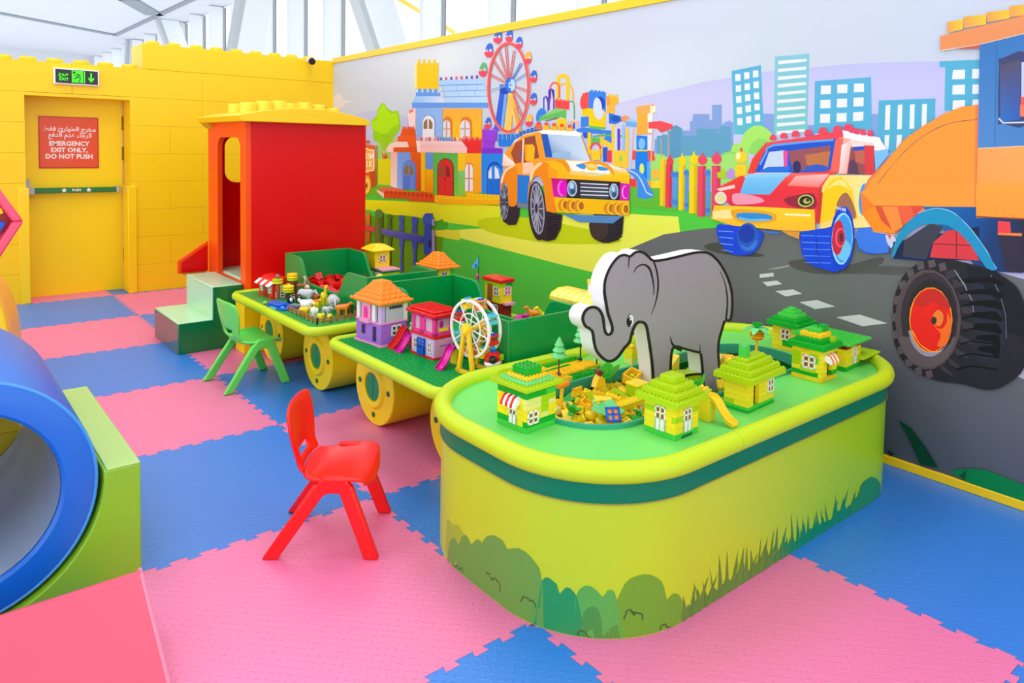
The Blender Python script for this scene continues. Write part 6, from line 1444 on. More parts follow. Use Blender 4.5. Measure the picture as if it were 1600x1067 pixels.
SKIRT = [((158,186,50),[(-0.3241,0.0009),(-0.3398,0.0382),(-0.3346,0.0973),(-0.3294,0.1388),(-0.3137,0.152),(-0.298,0.1479),(-0.2822,0.1455),(-0.2665,0.1526),(-0.2561,0.1589),(-0.2404,0.1641),(-0.2351,0.1588),(-0.2248,0.1525),(-0.2146,0.145),(-0.2146,0.1342),(-0.2094,0.1246),(-0.2094,0.1072),(-0.2094,0.076),(-0.2146,0.0368),(-0.2197,0.0121),(-0.2508,-0.0027),(-0.2875,-0.0061)]),
((104,160,66),[(-0.3189,-0.1216),(-0.3189,-0.0401),(-0.3137,0.0479),(-0.298,0.0825),(-0.2822,0.0964),(-0.2718,0.1064),(-0.2613,0.1093),(-0.2508,0.1008),(-0.2404,0.0954),(-0.2299,0.1126),(-0.2197,0.1328),(-0.2094,0.1429),(-0.1941,0.1478),(-0.1788,0.1377),(-0.1686,0.1272),(-0.1532,0.1412),(-0.1379,0.1584),(-0.1277,0.162),(-0.1174,0.1625),(-0.1123,0.16),(-0.1072,0.1602),(-0.1021,0.1696),(-0.0919,0.1833),(-0.0766,0.197),(-0.051,0.2105),(-0.0254,0.2145),(0,0.2139),(0.0105,0.2036),(0.0209,0.196),(0.0419,0.2067),(0.0681,0.2189),(0.0942,0.2173),(0.1152,0.2085),(0.1309,0.1968),(0.1466,0.1826),(0.1518,0.1653),(0.1571,0.1411),(0.1623,0.1021),(0.1623,0.0527),(0.1675,-0.0115),(0.1675,-0.0629),(0.1518,-0.0667),(0.1204,-0.053),(0.0524,-0.049),(-0.0459,-0.0589),(-0.1634,-0.0756),(-0.2718,-0.0955),(-0.3189,-0.1269)]),
((44,150,86),[(0.1414,-0.0813),(0.1309,-0.0067),(0.1466,0.0836),(0.1518,0.1255),(0.1571,0.1482),(0.1675,0.1603),(0.178,0.1623),(0.1885,0.1579),(0.2042,0.1493),(0.2094,0.1326),(0.2147,0.1207),(0.2199,0.1295),(0.2304,0.1427),(0.2356,0.1464),(0.2461,0.145),(0.2565,0.1363),(0.267,0.1221),(0.2723,0.1025),(0.2775,0.0795),(0.2827,0.0559),(0.2932,0.0281),(0.3141,-0.0136),(0.3089,-0.0498),(0.2304,-0.0737)]),
((92,172,74),[(0.2618,0.077),(0.2618,0.1108),(0.267,0.1307),(0.2723,0.1452),(0.2827,0.154),(0.288,0.1595),(0.3037,0.1607),(0.3141,0.1559),(0.3246,0.1478),(0.3351,0.1363),(0.3403,0.1292),(0.3508,0.1384),(0.356,0.1498),(0.3665,0.1519),(0.377,0.1451),(0.3822,0.1289),(0.3927,0.0937),(0.4031,0.0149),(0.4031,-0.0573),(0.3717,-0.0747),(0.3298,-0.0574),(0.2932,0.0069)]),
((112,164,46),[(0.3874,-0.0566),(0.377,0.0132),(0.3822,0.0849),(0.3822,0.1108),(0.3874,0.1246),(0.3979,0.1484),(0.4084,0.1703),(0.4241,0.1833),(0.445,0.1896),(0.466,0.1912),(0.4869,0.1869),(0.5079,0.1754),(0.5288,0.1575),(0.5393,0.1348),(0.5445,0.1135),(0.5497,0.0982),(0.5497,0.0924),(0.5602,0.0979),(0.5707,0.1061),(0.5864,0.1032),(0.5969,0.0974),(0.6073,0.0858),(0.6178,0.0694),(0.6178,0.0597),(0.623,0.0329),(0.6583,-0.0513),(0.6733,-0.1279),(0.5969,-0.1186),(0.5079,-0.0926),(0.4398,-0.081)]),
((74,148,68),[(0.2827,0.0536),(0.288,0.0782),(0.2984,0.0908),(0.3089,0.0974),(0.3141,0.0986),(0.3246,0.0971),(0.3298,0.0908),(0.3351,0.0808),(0.3403,0.0584),(0.3456,0.0035),(0.3456,-0.0476),(0.3298,-0.0616),(0.3089,-0.0498),(0.2932,-0.0005)]),
((86,148,56),[(0.3403,-0.0033),(0.3508,0.0141),(0.3613,0.0279),(0.3717,0.0365),(0.3822,0.0409),(0.3874,0.0437),(0.3979,0.0383),(0.3979,0.02),(0.3979,-0.0038),(0.3979,-0.0285),(0.3979,-0.0486),(0.377,-0.0532),(0.3508,-0.0472),(0.3456,-0.0275)]),
((70,104,44),[(-0.263,0.0095),(-0.2578,0.0135),(-0.2523,0.0179),(-0.2406,0.0233),(-0.2381,0.0182),(-0.2341,0.0159),(-0.2307,0.015),(-0.2271,0.018),(-0.2271,0.022),(-0.2201,0.0269),(-0.2121,0.0233),(-0.2121,0.016),(-0.2081,0.0143),(-0.2108,0.0094),(-0.2171,0.0135),(-0.217,0.0207),(-0.2192,0.0214),(-0.2224,0.0189),(-0.2224,0.015),(-0.2291,0.0096),(-0.2362,0.0107),(-0.2426,0.0149),(-0.2401,0.0177),(-0.2494,0.0131),(-0.2543,0.0091),(-0.2596,0.0051)]),
((70,104,44),[(-0.0877,0.0716),(-0.0773,0.0754),(-0.0719,0.0762),(-0.0602,0.0779),(-0.0587,0.0709),(-0.0537,0.0664),(-0.0555,0.0633),(-0.0527,0.0661),(-0.0424,0.0743),(-0.036,0.0779),(-0.0299,0.0761),(-0.0191,0.0739),(-0.0131,0.0678),(-0.0074,0.0598),(-0.0073,0.0486),(-0.0073,0.0412),(-0.0129,0.0412),(-0.0129,0.0486),(-0.0128,0.0582),(-0.0174,0.0643),(-0.0215,0.0688),(-0.0312,0.0706),(-0.0353,0.0723),(-0.0391,0.0698),(-0.0493,0.0616),(-0.0568,0.0578),(-0.0586,0.0637),(-0.0637,0.0684),(-0.0622,0.0727),(-0.071,0.0707),(-0.0758,0.07),(-0.0858,0.0663)]),
((70,104,44),[(0.081,0.053),(0.0811,0.059),(0.0864,0.068),(0.0868,0.0733),(0.0935,0.0766),(0.1045,0.0785),(0.1114,0.0776),(0.1117,0.0747),(0.1167,0.0734),(0.1149,0.0718),(0.119,0.074),(0.1242,0.0778),(0.1276,0.0767),(0.133,0.072),(0.1387,0.064),(0.1389,0.0566),(0.1333,0.0566),(0.1335,0.062),(0.1288,0.0683),(0.1237,0.0727),(0.1271,0.073),(0.1219,0.0692),(0.1155,0.0662),(0.1137,0.0687),(0.1082,0.0703),(0.1085,0.0728),(0.1049,0.0729),(0.0949,0.0712),(0.0912,0.0699),(0.0916,0.066),(0.0864,0.0571),(0.0866,0.053)]),
((70,104,44),[(0.2695,0.0032),(0.2695,0.0078),(0.2697,0.0153),(0.276,0.0213),(0.2823,0.0235),(0.2884,0.0234),(0.2951,0.0213),(0.2955,0.0173),(0.3008,0.0126),(0.3007,0.0086),(0.3046,0.0065),(0.3152,0.0039),(0.3169,-0.0004),(0.3113,-0.0004),(0.3131,-0.0013),(0.3027,0.0012),(0.2962,0.0053),(0.296,0.0097),(0.2908,0.0143),(0.2913,0.0172),(0.2876,0.0179),(0.2832,0.018),(0.279,0.0166),(0.2748,0.0129),(0.2751,0.0078),(0.2751,0.0032)]),
((70,104,44),[(0.4056,0.0592),(0.4057,0.0673),(0.4109,0.0764),(0.4111,0.0847),(0.4178,0.0893),(0.4242,0.0905),(0.4313,0.0883),(0.4319,0.0835),(0.4367,0.0768),(0.4413,0.0723),(0.438,0.0737),(0.443,0.0762),(0.4445,0.0796),(0.4513,0.0778),(0.4621,0.073),(0.4684,0.0675),(0.4688,0.0611),(0.4688,0.0549),(0.4688,0.0504),(0.4632,0.0504),(0.4632,0.0549),(0.4632,0.0611),(0.4635,0.0648),(0.4593,0.0681),(0.4492,0.0726),(0.4455,0.0741),(0.447,0.0723),(0.4416,0.0694),(0.4383,0.0676),(0.4324,0.0731),(0.4268,0.0812),(0.4273,0.0843),(0.424,0.0849),(0.4199,0.0841),(0.4161,0.0823),(0.4163,0.0747),(0.411,0.0656),(0.4112,0.0592)]),
((70,104,44),[(0.526,0.005),(0.526,0.0096),(0.5264,0.0173),(0.5331,0.0216),(0.5392,0.0225),(0.5452,0.0219),(0.5516,0.0192),(0.5521,0.0161),(0.5574,0.0098),(0.5563,0.0085),(0.5661,0.0054),(0.5763,0.0037),(0.5812,0.0036),(0.5811,-0.002),(0.5756,-0.0019),(0.5648,-0),(0.5537,0.0036),(0.5526,0.0069),(0.5473,0.0132),(0.5479,0.015),(0.5438,0.0164),(0.5393,0.0169),(0.535,0.0164),(0.5312,0.0146),(0.5316,0.0096),(0.5316,0.005)]),
((96,142,52),[(0.623,-0.01),(0.6727,-0.01),(0.6727,0.0293),(0.6479,0.0449),(0.623,0.0299)]),
((96,142,52),[(0.6662,-0.01),(0.7158,-0.01),(0.7158,0.0345),(0.691,0.0465),(0.6662,0.025)]),
((96,142,52),[(0.7094,-0.01),(0.759,-0.01),(0.759,0.0262),(0.7342,0.0507),(0.7094,0.0281)]),
((96,142,52),[(0.7525,-0.01),(0.8021,-0.01),(0.8021,0.0293),(0.7773,0.0539),(0.7525,0.0315)]),
((96,142,52),[(0.7957,-0.01),(0.8453,-0.01),(0.8453,0.0377),(0.8205,0.0435),(0.7957,0.0342)]),
((96,142,52),[(0.8388,-0.01),(0.8884,-0.01),(0.8884,0.0281),(0.8636,0.0467),(0.8388,0.0379)]),
((96,142,52),[(0.882,-0.01),(0.9316,-0.01),(0.9316,0.0333),(0.9068,0.0488),(0.882,0.0347)]),
((96,142,52),[(0.9251,-0.01),(0.9747,-0.01),(0.9747,0.0269),(0.9499,0.0492),(0.9251,0.0335)]),
((96,142,52),[(0.9683,-0.01),(1.0179,-0.01),(1.0179,0.0302),(0.9931,0.0346),(0.9683,0.0378)]),
((96,142,52),[(1.0114,-0.01),(1.0611,-0.01),(1.0611,0.0326),(1.0362,0.0484),(1.0114,0.0381)]),
((94,141,52),[(1.0546,-0.01),(1.1042,-0.01),(1.1042,0.036),(1.0794,0.0524),(1.0546,0.0303)]),
((81,141,59),[(1.0977,-0.01),(1.1474,-0.01),(1.1474,0.0372),(1.1226,0.0429),(1.0977,0.039)]),
((67,141,66),[(1.1409,-0.01),(1.1905,-0.01),(1.1905,0.0383),(1.1657,0.0359),(1.1409,0.0262)]),
((54,141,73),[(1.184,-0.01),(1.2337,-0.01),(1.2337,0.029),(1.2089,0.0533),(1.184,0.031)]),
((41,140,79),[(1.2272,-0.01),(1.2768,-0.01),(1.2768,0.0348),(1.252,0.04),(1.2272,0.0321)]),
((28,140,86),[(1.2704,-0.01),(1.32,-0.01),(1.32,0.0314),(1.2952,0.041),(1.2704,0.0334)]),
((15,140,93),[(1.3135,-0.01),(1.3631,-0.01),(1.3631,0.0342),(1.3383,0.0521),(1.3135,0.0349)]),
((10,140,96),[(1.3567,-0.01),(1.4063,-0.01),(1.4063,0.039),(1.3815,0.0511),(1.3567,0.0399)]),
((10,140,96),[(1.3998,-0.01),(1.4494,-0.01),(1.4494,0.0354),(1.4246,0.0373),(1.3998,0.0378)]),
((10,140,96),[(1.443,-0.01),(1.4926,-0.01),(1.4926,0.0395),(1.4678,0.0521),(1.443,0.0331)]),
((10,140,96),[(1.4861,-0.01),(1.5358,-0.01),(1.5358,0.036),(1.5109,0.0382),(1.4861,0.0373)]),
((10,140,96),[(1.5293,-0.01),(1.5789,-0.01),(1.5789,0.034),(1.5541,0.0397),(1.5293,0.025)]),
((10,140,96),[(1.5724,-0.01),(1.6221,-0.01),(1.6221,0.038),(1.5972,0.0538),(1.5724,0.0254)]),
((10,140,96),[(1.6156,-0.01),(1.6652,-0.01),(1.6652,0.0372),(1.6404,0.0422),(1.6156,0.0264)]),
((10,140,96),[(1.6587,-0.01),(1.7084,-0.01),(1.7084,0.0301),(1.6836,0.0494),(1.6587,0.038)]),
((10,140,96),[(1.7019,-0.01),(1.7515,-0.01),(1.7515,0.0266),(1.7267,0.0463),(1.7019,0.0247)]),
((96,142,52),[(0.618,0),(0.621,0.0421),(0.6211,0.0842),(0.6379,0.0379),(0.6481,0)]),
((96,142,52),[(0.6538,0),(0.6616,0.0476),(0.6753,0.0952),(0.6813,0.0428),(0.6858,0)]),
((96,142,52),[(0.6937,0),(0.6895,0.0558),(0.6692,0.1117),(0.7011,0.0503),(0.7193,0)]),
((96,142,52),[(0.732,0),(0.7302,0.0461),(0.718,0.0922),(0.7412,0.0415),(0.7545,0)]),
((96,142,52),[(0.7716,0),(0.7676,0.0664),(0.7506,0.1327),(0.7747,0.0597),(0.7883,0)]),
((96,142,52),[(0.801,0),(0.8039,0.0754),(0.8031,0.1507),(0.8213,0.0678),(0.8324,0)]),
((96,142,52),[(0.8418,0),(0.8446,0.0764),(0.8462,0.1528),(0.8579,0.0687),(0.8651,0)]),
((96,142,52),[(0.8774,0),(0.8874,0.0632),(0.9096,0.1264),(0.9046,0.0569),(0.9029,0)]),
((96,142,52),[(0.9114,0),(0.9218,0.0646),(0.9439,0.1291),(0.9422,0.0581),(0.9424,0)]),
((96,142,52),[(0.9499,0),(0.9549,0.0627),(0.9618,0.1255),(0.9712,0.0565),(0.9774,0)]),
((96,142,52),[(0.9846,0),(0.9872,0.0533),(0.9855,0.1066),(1.0047,0.048),(1.0162,0)]),
((96,142,52),[(1.029,0),(1.0347,0.0632),(1.047,0.1265),(1.0454,0.0569),(1.0452,0)]),
((89,141,55),[(1.0657,0),(1.0722,0.0595),(1.0868,0.1191),(1.0833,0.0536),(1.082,0)]),
((77,141,61),[(1.1021,0),(1.11,0.0666),(1.1288,0.1331),(1.122,0.0599),(1.1191,0)]),
((66,141,67),[(1.1339,0),(1.1397,0.067),(1.1489,0.1339),(1.1559,0.0603),(1.1607,0)]),
((54,141,73),[(1.1701,0),(1.1821,0.0573),(1.2097,0.1147),(1.2014,0.0516),(1.1979,0)]),
((43,140,78),[(1.2074,0),(1.203,0.0458),(1.1818,0.0916),(1.2152,0.0412),(1.2342,0)]),
((31,140,84),[(1.2459,0),(1.2456,0.0787),(1.2376,0.1574),(1.2575,0.0708),(1.2692,0)]),
((20,140,90),[(1.2833,0),(1.2844,0.0657),(1.2812,0.1315),(1.2962,0.0592),(1.3052,0)]),
((10,140,96),[(1.3182,0),(1.3213,0.0559),(1.3229,0.1119),(1.3358,0.0503),(1.3437,0)]),
((10,140,96),[(1.3535,0),(1.3574,0.0555),(1.3604,0.111),(1.3737,0.05),(1.3819,0)]),
((10,140,96),[(1.3906,0),(1.3991,0.0459),(1.4164,0.0919),(1.4169,0.0413),(1.4183,0)]),
((10,140,96),[(1.4267,0),(1.4268,0.0559),(1.4184,0.1117),(1.4419,0.0503),(1.4556,0)]),
((10,140,96),[(1.4664,0),(1.4645,0.0534),(1.4517,0.1067),(1.4756,0.048),(1.4894,0)]),
((10,140,96),[(1.5041,0),(1.4996,0.0625),(1.4798,0.125),(1.5088,0.0562),(1.5252,0)]),
((10,140,96),[(1.5399,0),(1.5541,0.051),(1.5897,0.102),(1.5717,0.0459),(1.5629,0)]),
((10,140,96),[(1.5774,0),(1.5747,0.0674),(1.56,0.1349),(1.5847,0.0607),(1.5988,0)]),
((10,140,96),[(1.6132,0),(1.6288,0.061),(1.6683,0.122),(1.647,0.0549),(1.6365,0)]),
((10,140,96),[(1.6493,0),(1.646,0.0476),(1.6287,0.0952),(1.6574,0.0428),(1.6738,0)]),
((10,140,96),[(1.6836,0),(1.6984,0.0465),(1.734,0.093),(1.7196,0.0419),(1.713,0)]),
((10,140,96),[(1.7206,0),(1.7221,0.0463),(1.7179,0.0926),(1.7377,0.0417),(1.7495,0)]),
((10,140,96),[(1.3314,0),(1.3324,0.0472),(1.33,0.0943),(1.3422,0.0425),(1.3495,0)]),
((96,142,52),[(0.944,0),(0.9438,0.0468),(0.9369,0.0937),(0.955,0.0421),(0.9655,0)]),
((83,141,58),[(1.0771,0),(1.0822,0.0365),(1.0884,0.0731),(1.1003,0.0329),(1.1078,0)]),
((96,142,52),[(0.7899,0),(0.8083,0.0251),(0.8543,0.0503),(0.8312,0.0226),(0.82,0)]),
((10,140,96),[(1.7052,0),(1.7239,0.0369),(1.7706,0.0739),(1.7474,0.0333),(1.736,0)]),
((96,142,52),[(0.8645,0),(0.8795,0.0455),(0.9165,0.091),(0.8993,0.041),(0.8911,0)]),
((48,140,76),[(1.1952,0),(1.1964,0.0329),(1.1941,0.0659),(1.2071,0.0297),(1.2148,0)]),
((96,142,52),[(0.6936,0),(0.6953,0.0412),(0.6918,0.0824),(0.711,0.0371),(0.7225,0)]),
((96,142,52),[(0.6673,0),(0.6796,0.0299),(0.7071,0.0598),(0.7005,0.0269),(0.6981,0)]),
((10,140,96),[(1.613,0),(1.6194,0.0497),(1.6338,0.0995),(1.6304,0.0448),(1.6292,0)]),
((10,140,96),[(1.4411,0),(1.4426,0.0297),(1.4394,0.0595),(1.4571,0.0268),(1.4677,0)]),
((46,140,77),[(1.1987,0),(1.216,0.0364),(1.2605,0.0728),(1.2364,0.0327),(1.2245,0)]),
((96,142,52),[(0.9974,0),(1.0124,0.0319),(1.0504,0.0639),(1.0307,0.0287),(1.021,0)]),
((10,140,96),[(1.4829,0),(1.4815,0.0347),(1.4699,0.0694),(1.4937,0.0312),(1.5074,0)]),
((10,140,96),[(1.5178,0),(1.5325,0.0297),(1.5673,0.0594),(1.5544,0.0267),(1.5485,0)]),
((10,140,96),[(1.5083,0),(1.5024,0.0476),(1.4771,0.0953),(1.5136,0.0429),(1.5343,0)]),
((10,140,96),[(1.5734,0),(1.573,0.0264),(1.5657,0.0527),(1.5834,0.0237),(1.5937,0)]),
((45,140,77),[(1.1999,0),(1.2061,0.0366),(1.2164,0.0733),(1.2234,0.033),(1.2283,0)]),
((96,142,52),[(0.626,0),(0.6216,0.0159),(0.6027,0.0318),(0.6291,0.0143),(0.644,0)]),
((96,142,52),[(0.6997,0),(0.7133,0.0518),(0.7489,0.1036),(0.7278,0.0466),(0.7171,0)]),
((53,141,73),[(1.1756,0),(1.1765,0.0337),(1.1728,0.0674),(1.1881,0.0303),(1.1972,0)]),
((10,140,96),[(1.3364,0),(1.338,0.0411),(1.337,0.0823),(1.3485,0.037),(1.3555,0)]),
((96,142,52),[(0.9816,0),(0.9898,0.0284),(1.0059,0.0568),(1.0073,0.0256),(1.0091,0)]),
((95,141,52),[(1.0411,0),(1.0387,0.0272),(1.0249,0.0544),(1.0492,0.0245),(1.0631,0)]),
((18,140,91),[(1.2847,0),(1.2887,0.0465),(1.2922,0.093),(1.3053,0.0419),(1.3135,0)]),
((12,140,94),[(1.3075,0),(1.3104,0.0369),(1.3118,0.0737),(1.324,0.0332),(1.3315,0)]),
((10,140,96),[(1.3959,0),(1.4067,0.0366),(1.432,0.0731),(1.4232,0.0329),(1.4193,0)]),
((96,142,52),[(0.8946,0),(0.9041,0.0397),(0.9276,0.0795),(0.9169,0.0358),(0.9117,0)]),
((80,141,59),[(1.0858,0),(1.1027,0.0367),(1.1442,0.0734),(1.1256,0.033),(1.1168,0)]),
((96,142,52),[(1.0354,0),(1.0479,0.0497),(1.0795,0.0994),(1.0634,0.0447),(1.0555,0)]),
((67,141,66),[(1.1312,0),(1.1456,0.0284),(1.1809,0.0568),(1.1652,0.0255),(1.1578,0)]),
((10,140,96),[(1.597,0),(1.608,0.0468),(1.6327,0.0936),(1.6268,0.0421),(1.6248,0)]),
((32,140,84),[(1.2464,0),(1.253,0.0278),(1.2682,0.0557),(1.264,0.0251),(1.2624,0)]),
((96,142,52),[(0.7825,0),(0.7758,0.0463),(0.7506,0.0926),(0.7822,0.0417),(0.7999,0)]),
((96,142,52),[(0.7343,0),(0.7308,0.0492),(0.7154,0.0984),(0.7379,0.0443),(0.7507,0)]),
((10,140,96),[(1.547,0),(1.5622,0.0283),(1.5998,0.0567),(1.5822,0.0255),(1.5738,0)]),
((10,140,96),[(1.5401,0),(1.5491,0.0512),(1.5674,0.1024),(1.5677,0.0461),(1.5689,0)]),
((96,142,52),[(0.6593,0),(0.6663,0.0277),(0.6791,0.0553),(0.6834,0.0249),(0.6867,0)]),
((96,142,52),[(0.7422,0),(0.7577,0.0456),(0.7991,0.0912),(0.7727,0.041),(0.7592,0)]),
((96,142,52),[(0.9804,0),(0.9939,0.0405),(1.0282,0.081),(1.0096,0.0365),(1.0003,0)]),
((96,142,52),[(0.8171,0),(0.8269,0.0319),(0.8478,0.0637),(0.8454,0.0287),(0.8452,0)]),
((91,141,54),[(1.0561,0),(1.0591,0.0351),(1.0616,0.0702),(1.0715,0.0316),(1.0777,0)]),
((82,141,58),[(1.0781,0),(1.0857,0.0273),(1.099,0.0546),(1.1052,0.0246),(1.1097,0)]),
((36,140,84),[(1.69,0.0349),(1.715,0.0543),(1.7501,0.0645),(1.7651,0.0841),(1.7751,0.1029),(1.8001,0.1116),(1.8302,0.1139),(1.8652,0.1134),(1.9112,0.096),(1.9845,0.0416),(1.9845,-0.0045),(2.0473,-0.1097),(2.0107,-0.1665),(1.8702,-0.1344),(1.725,-0.0716),(1.685,-0.0138)])]

# ------------------------------------------------------------------ floor of jigsaw foam tiles
def foam(name, rgb):
    m = bpy.data.materials.new(name); m.use_nodes = True; nt = m.node_tree; b = nt.nodes['Principled BSDF']; L = nt.links.new; N = nt.nodes.new
    b.inputs['Base Color'].default_value = lin(rgb); b.inputs['Roughness'].default_value = .40; b.inputs['Specular IOR Level'].default_value = 1.0
    tc = N('ShaderNodeTexCoord'); mp = N('ShaderNodeMapping'); mp.inputs['Scale'].default_value = (38, 38, 38); mp.inputs['Rotation'].default_value = (0, 0, math.radians(45)); L(tc.outputs['Object'], mp.inputs[0])
    ck = N('ShaderNodeTexChecker'); ck.inputs['Scale'].default_value = 1; ck.inputs['Color1'].default_value = (0, 0, 0, 1); ck.inputs['Color2'].default_value = (1, 1, 1, 1); L(mp.outputs[0], ck.inputs['Vector'])
    sp = N('ShaderNodeSeparateXYZ'); L(mp.outputs[0], sp.inputs[0])
    def M(op, a, bb=None, c=None):
        n = N('ShaderNodeMath'); n.operation = op
        for i, v in enumerate((a, bb, c)):
            if v is None: continue
            if isinstance(v, (int, float)): n.inputs[i].default_value = v
            else: L(v, n.inputs[i])
        return n.outputs[0]
    fu = M('ABSOLUTE', M('SUBTRACT', M('FRACT', sp.outputs[0]), .5)); fv = M('ABSOLUTE', M('SUBTRACT', M('FRACT', sp.outputs[1]), .5))
    t = ck.outputs['Fac']; it = M('SUBTRACT', 1, t)
    a = M('ADD', M('MULTIPLY', fu, t), M('MULTIPLY', fv, it)); c = M('ADD', M('MULTIPLY', fv, t), M('MULTIPLY', fu, it))
    d = M('ADD', M('POWER', M('DIVIDE', a, .46), 2), M('POWER', M('DIVIDE', c, .15), 2))
    h = M('SUBTRACT', 1, M('MINIMUM', d, 1))
    nz = N('ShaderNodeTexNoise'); nz.inputs['Scale'].default_value = 180; L(tc.outputs['Object'], nz.inputs['Vector'])
    h2 = M('ADD', h, M('MULTIPLY', nz.outputs['Fac'], .25))
    bp = N('ShaderNodeBump'); bp.inputs['Strength'].default_value = .55; bp.inputs['Distance'].default_value = .0016; L(h2, bp.inputs['Height']); L(bp.outputs[0], b.inputs['Normal'])
    return m
PINKF = foam('pink_foam', (238, 120, 170)); BLUEF = foam('blue_foam', (44, 126, 220))
fl = struct('floor', MB().box(-4, -3.2, -.06, 2.07, 6.4, -.021), mat('concrete', (120, 120, 120), .8))
def edge(t0, flip=1):
    h = .011; pts = [(0, 0)]; p = .1
    for k in range(10):
        a = k * p
        if k == 0: pts += [(a + .025, 0), (a + .02, h), (a + .08, h), (a + .075, -h if 0 else 0)]
        else: pts += [(a + .025, -h), (a + .018, h), (a + .082, h), (a + .075, -h)]
    pts += [(.985, 0)]; return pts
E_ = edge(0)
def tile_mesh(i, j):
    o = []
    o += [(i + t, j + d) for t, d in E_]                                   # bottom edge y=j
    o += [(i + 1 + d, j + t) for t, d in E_]                               # right edge
    o += [(i + t, j + 1 + d) for t, d in reversed(E_)] 
    o += [(i + d, j + t) for t, d in reversed(E_)]
    q = [o[0]]
    for p in o[1:]:
        if abs(p[0] - q[-1][0]) + abs(p[1] - q[-1][1]) > 1e-5: q.append(p)
    if abs(q[0][0] - q[-1][0]) + abs(q[0][1] - q[-1][1]) < 1e-5: q.pop()
    g = .0012; cx, cy = i + .5, j + .5
    q = [(cx + (x - cx) * (1 - g), cy + (y - cy) * (1 - g)) for x, y in q]
    return MB().prism(q, -.02, 0)
for i in range(-4, 3):
    for j in range(-3, 7):
        mb = tile_mesh(i, j)
        if i == 2 or j == 6: mb.v = [(min(x, 2.07 + .024 * y), min(y, 6.3 if x < .18 and x > -.68 else 6.03), z) for x, y, z in mb.v]
        if i == 2: continue
        part('foam_tile', mb, BLUEF if (i + j) % 2 == 0 else PINKF, fl)
mb = MB()
for j in range(-3, 7):
    o = [(2 + d, j + t) for t, d in E_]; y1 = min(j + 1, 6.03)
    q = [(x, min(y, 6.03)) for x, y in o] + [(2.075 + .024 * y1, y1), (2.075 + .024 * j, j)]
    qq = [q[0]]
    for p in q[1:]:
        if abs(p[0] - qq[-1][0]) + abs(p[1] - qq[-1][1]) > 1e-4: qq.append(p)
    part('foam_tile', MB().prism([(x + .0006, y) for x, y in qq], -.02, 0), PINKF if j % 2 == 0 else BLUEF, fl)

# ------------------------------------------------------------------ back wall: giant toy brick wall, studs on top, recessed exit door
H = .2656
wall = struct('wall_back', MB().box(-3.6, 6.06, 0, -.69, 6.42, 2.08).box(.2, 6.06, 0, 2.35, 6.42, 2.1).box(-.69, 6.3, 1.84, .2, 6.42, 2.08).box(-.69, 6.365, 0, .2, 6.42, 1.84).box(.166, 6.1, 0, .2, 6.36, 1.84).box(-.69, 6.1, 0, -.662, 6.36, 1.84).box(-.66, 6.298, -.02, .166, 6.36, .006), YEL)
def wbrick(x0, x1, z0, z1, y0=6.02, y1=6.1):
    part('brick', MB().box(x0 + .0006, y0, z0 + .0006, x1 - .0006, y1, z1 - .0006), YEL, wall, bev=.0012, seg=1)
for c in range(8):
    z0, z1 = c * H, (c + 1) * H
    left = [-3.6, -2.7, -1.75, -.66] if c % 2 else [-3.6, -3.1, -2.2, -1.3, -.66]
    right = [.17, .825, 1.65, 2.3] if c % 2 == 0 else [.17, .52, 1.45, 2.3]
    if c == 7:
        left = [-3.6, -2.6, -1.5, -.3, .825]; right = [.825, 2.3]
        for a, b in zip(left, left[1:]): wbrick(a, b, z0, 2.13)
        wbrick(.825, 2.3, z0, 2.13); continue
    for a, b in zip(left, left[1:]): wbrick(a, b, z0, z1)
    for a, b in zip(right, right[1:]): wbrick(a, b, z0, z1)
part('brick', MB().box(-.66, 6.02, 7 * H - .03, .17, 6.3, 7 * H - .002), YEL, wall)           # lintel underside
part('brick', MB().box(.282, 6.02, 2.131, 2.3, 6.46, 2.372), YEL, wall, bev=.004)               # raised run of wall
for x in (-.8, -.62, -.417, -.209, -.013, .19, -1.0, -1.2, -1.4, -1.6, -1.8, -2.0):
    part('stud', MB().cyl((x, 6.12, 2.128), (x, 6.12, 2.168), .066, 20), YEL, wall, bev=.01)
for x in (.395, .588, .8, .995, 1.195, 1.396, 1.6, 1.79, 1.985):
    part('stud', MB().cyl((x, 6.12, 2.37), (x, 6.12, 2.408), .06, 20), YEL, wall, bev=.01)
for x in (.16, -.70):
    part('corner_guard', MB().prism([(x - .022, 6.0), (x + .055, 6.0), (x + .055, 6.02), (x - .0, 6.02), (x - .0, 6.2), (x - .022, 6.2)] if x > 0 else [(x - .02, 6.0), (x + .06, 6.0), (x + .06, 6.2), (x + .04, 6.2), (x + .04, 6.02), (x - .02, 6.02)], 0, 1.02), mat('yellow_corner_guard', (255, 214, 6), .3), wall, bev=.006)
door = struct('door_1', MB().box(-.655, 6.3, .005, .155, 6.36, 1.845), YEL_DOOR)
part('door_gap_trim', MB().box(-.66, 6.285, 1.838, .17, 6.3, 1.852).box(.150, 6.285, 0, .163, 6.3, 1.84), mat('door_seal', (232, 196, 120), .5), door)
for z in (.28, .96 + .3, 1.55): part('hinge', MB().cyl((.158, 6.284, z), (.158, 6.284, z + .13), .007, 8), mat('hinge_metal', (120, 92, 20), .35, metal=.6), door)
bar = part('push_bar', MB().box(-.585, 6.225, .955, .09, 6.262, 1.005), mat('push_bar_green', (36, 122, 50), .35), door, bev=.006)
part('bar_housing', MB().box(-.66, 6.215, .945, -.575, 6.3, 1.015).box(-.69, 6.23, .99, -.61, 6.3, 1.085).box(-.655, 6.26, .87, -.62, 6.3, .95), GREY, door, bev=.004)
part('bar_end', MB().box(.088, 6.22, .948, .112, 6.3, 1.012), GREY, door, bev=.004)
WT = mat('white_print', (250, 246, 240), .6)
text_mesh('PUSH', .03, WT, bar, (-.245, 6.2245, .98), (PI / 2, 0, 0), bold=.001)
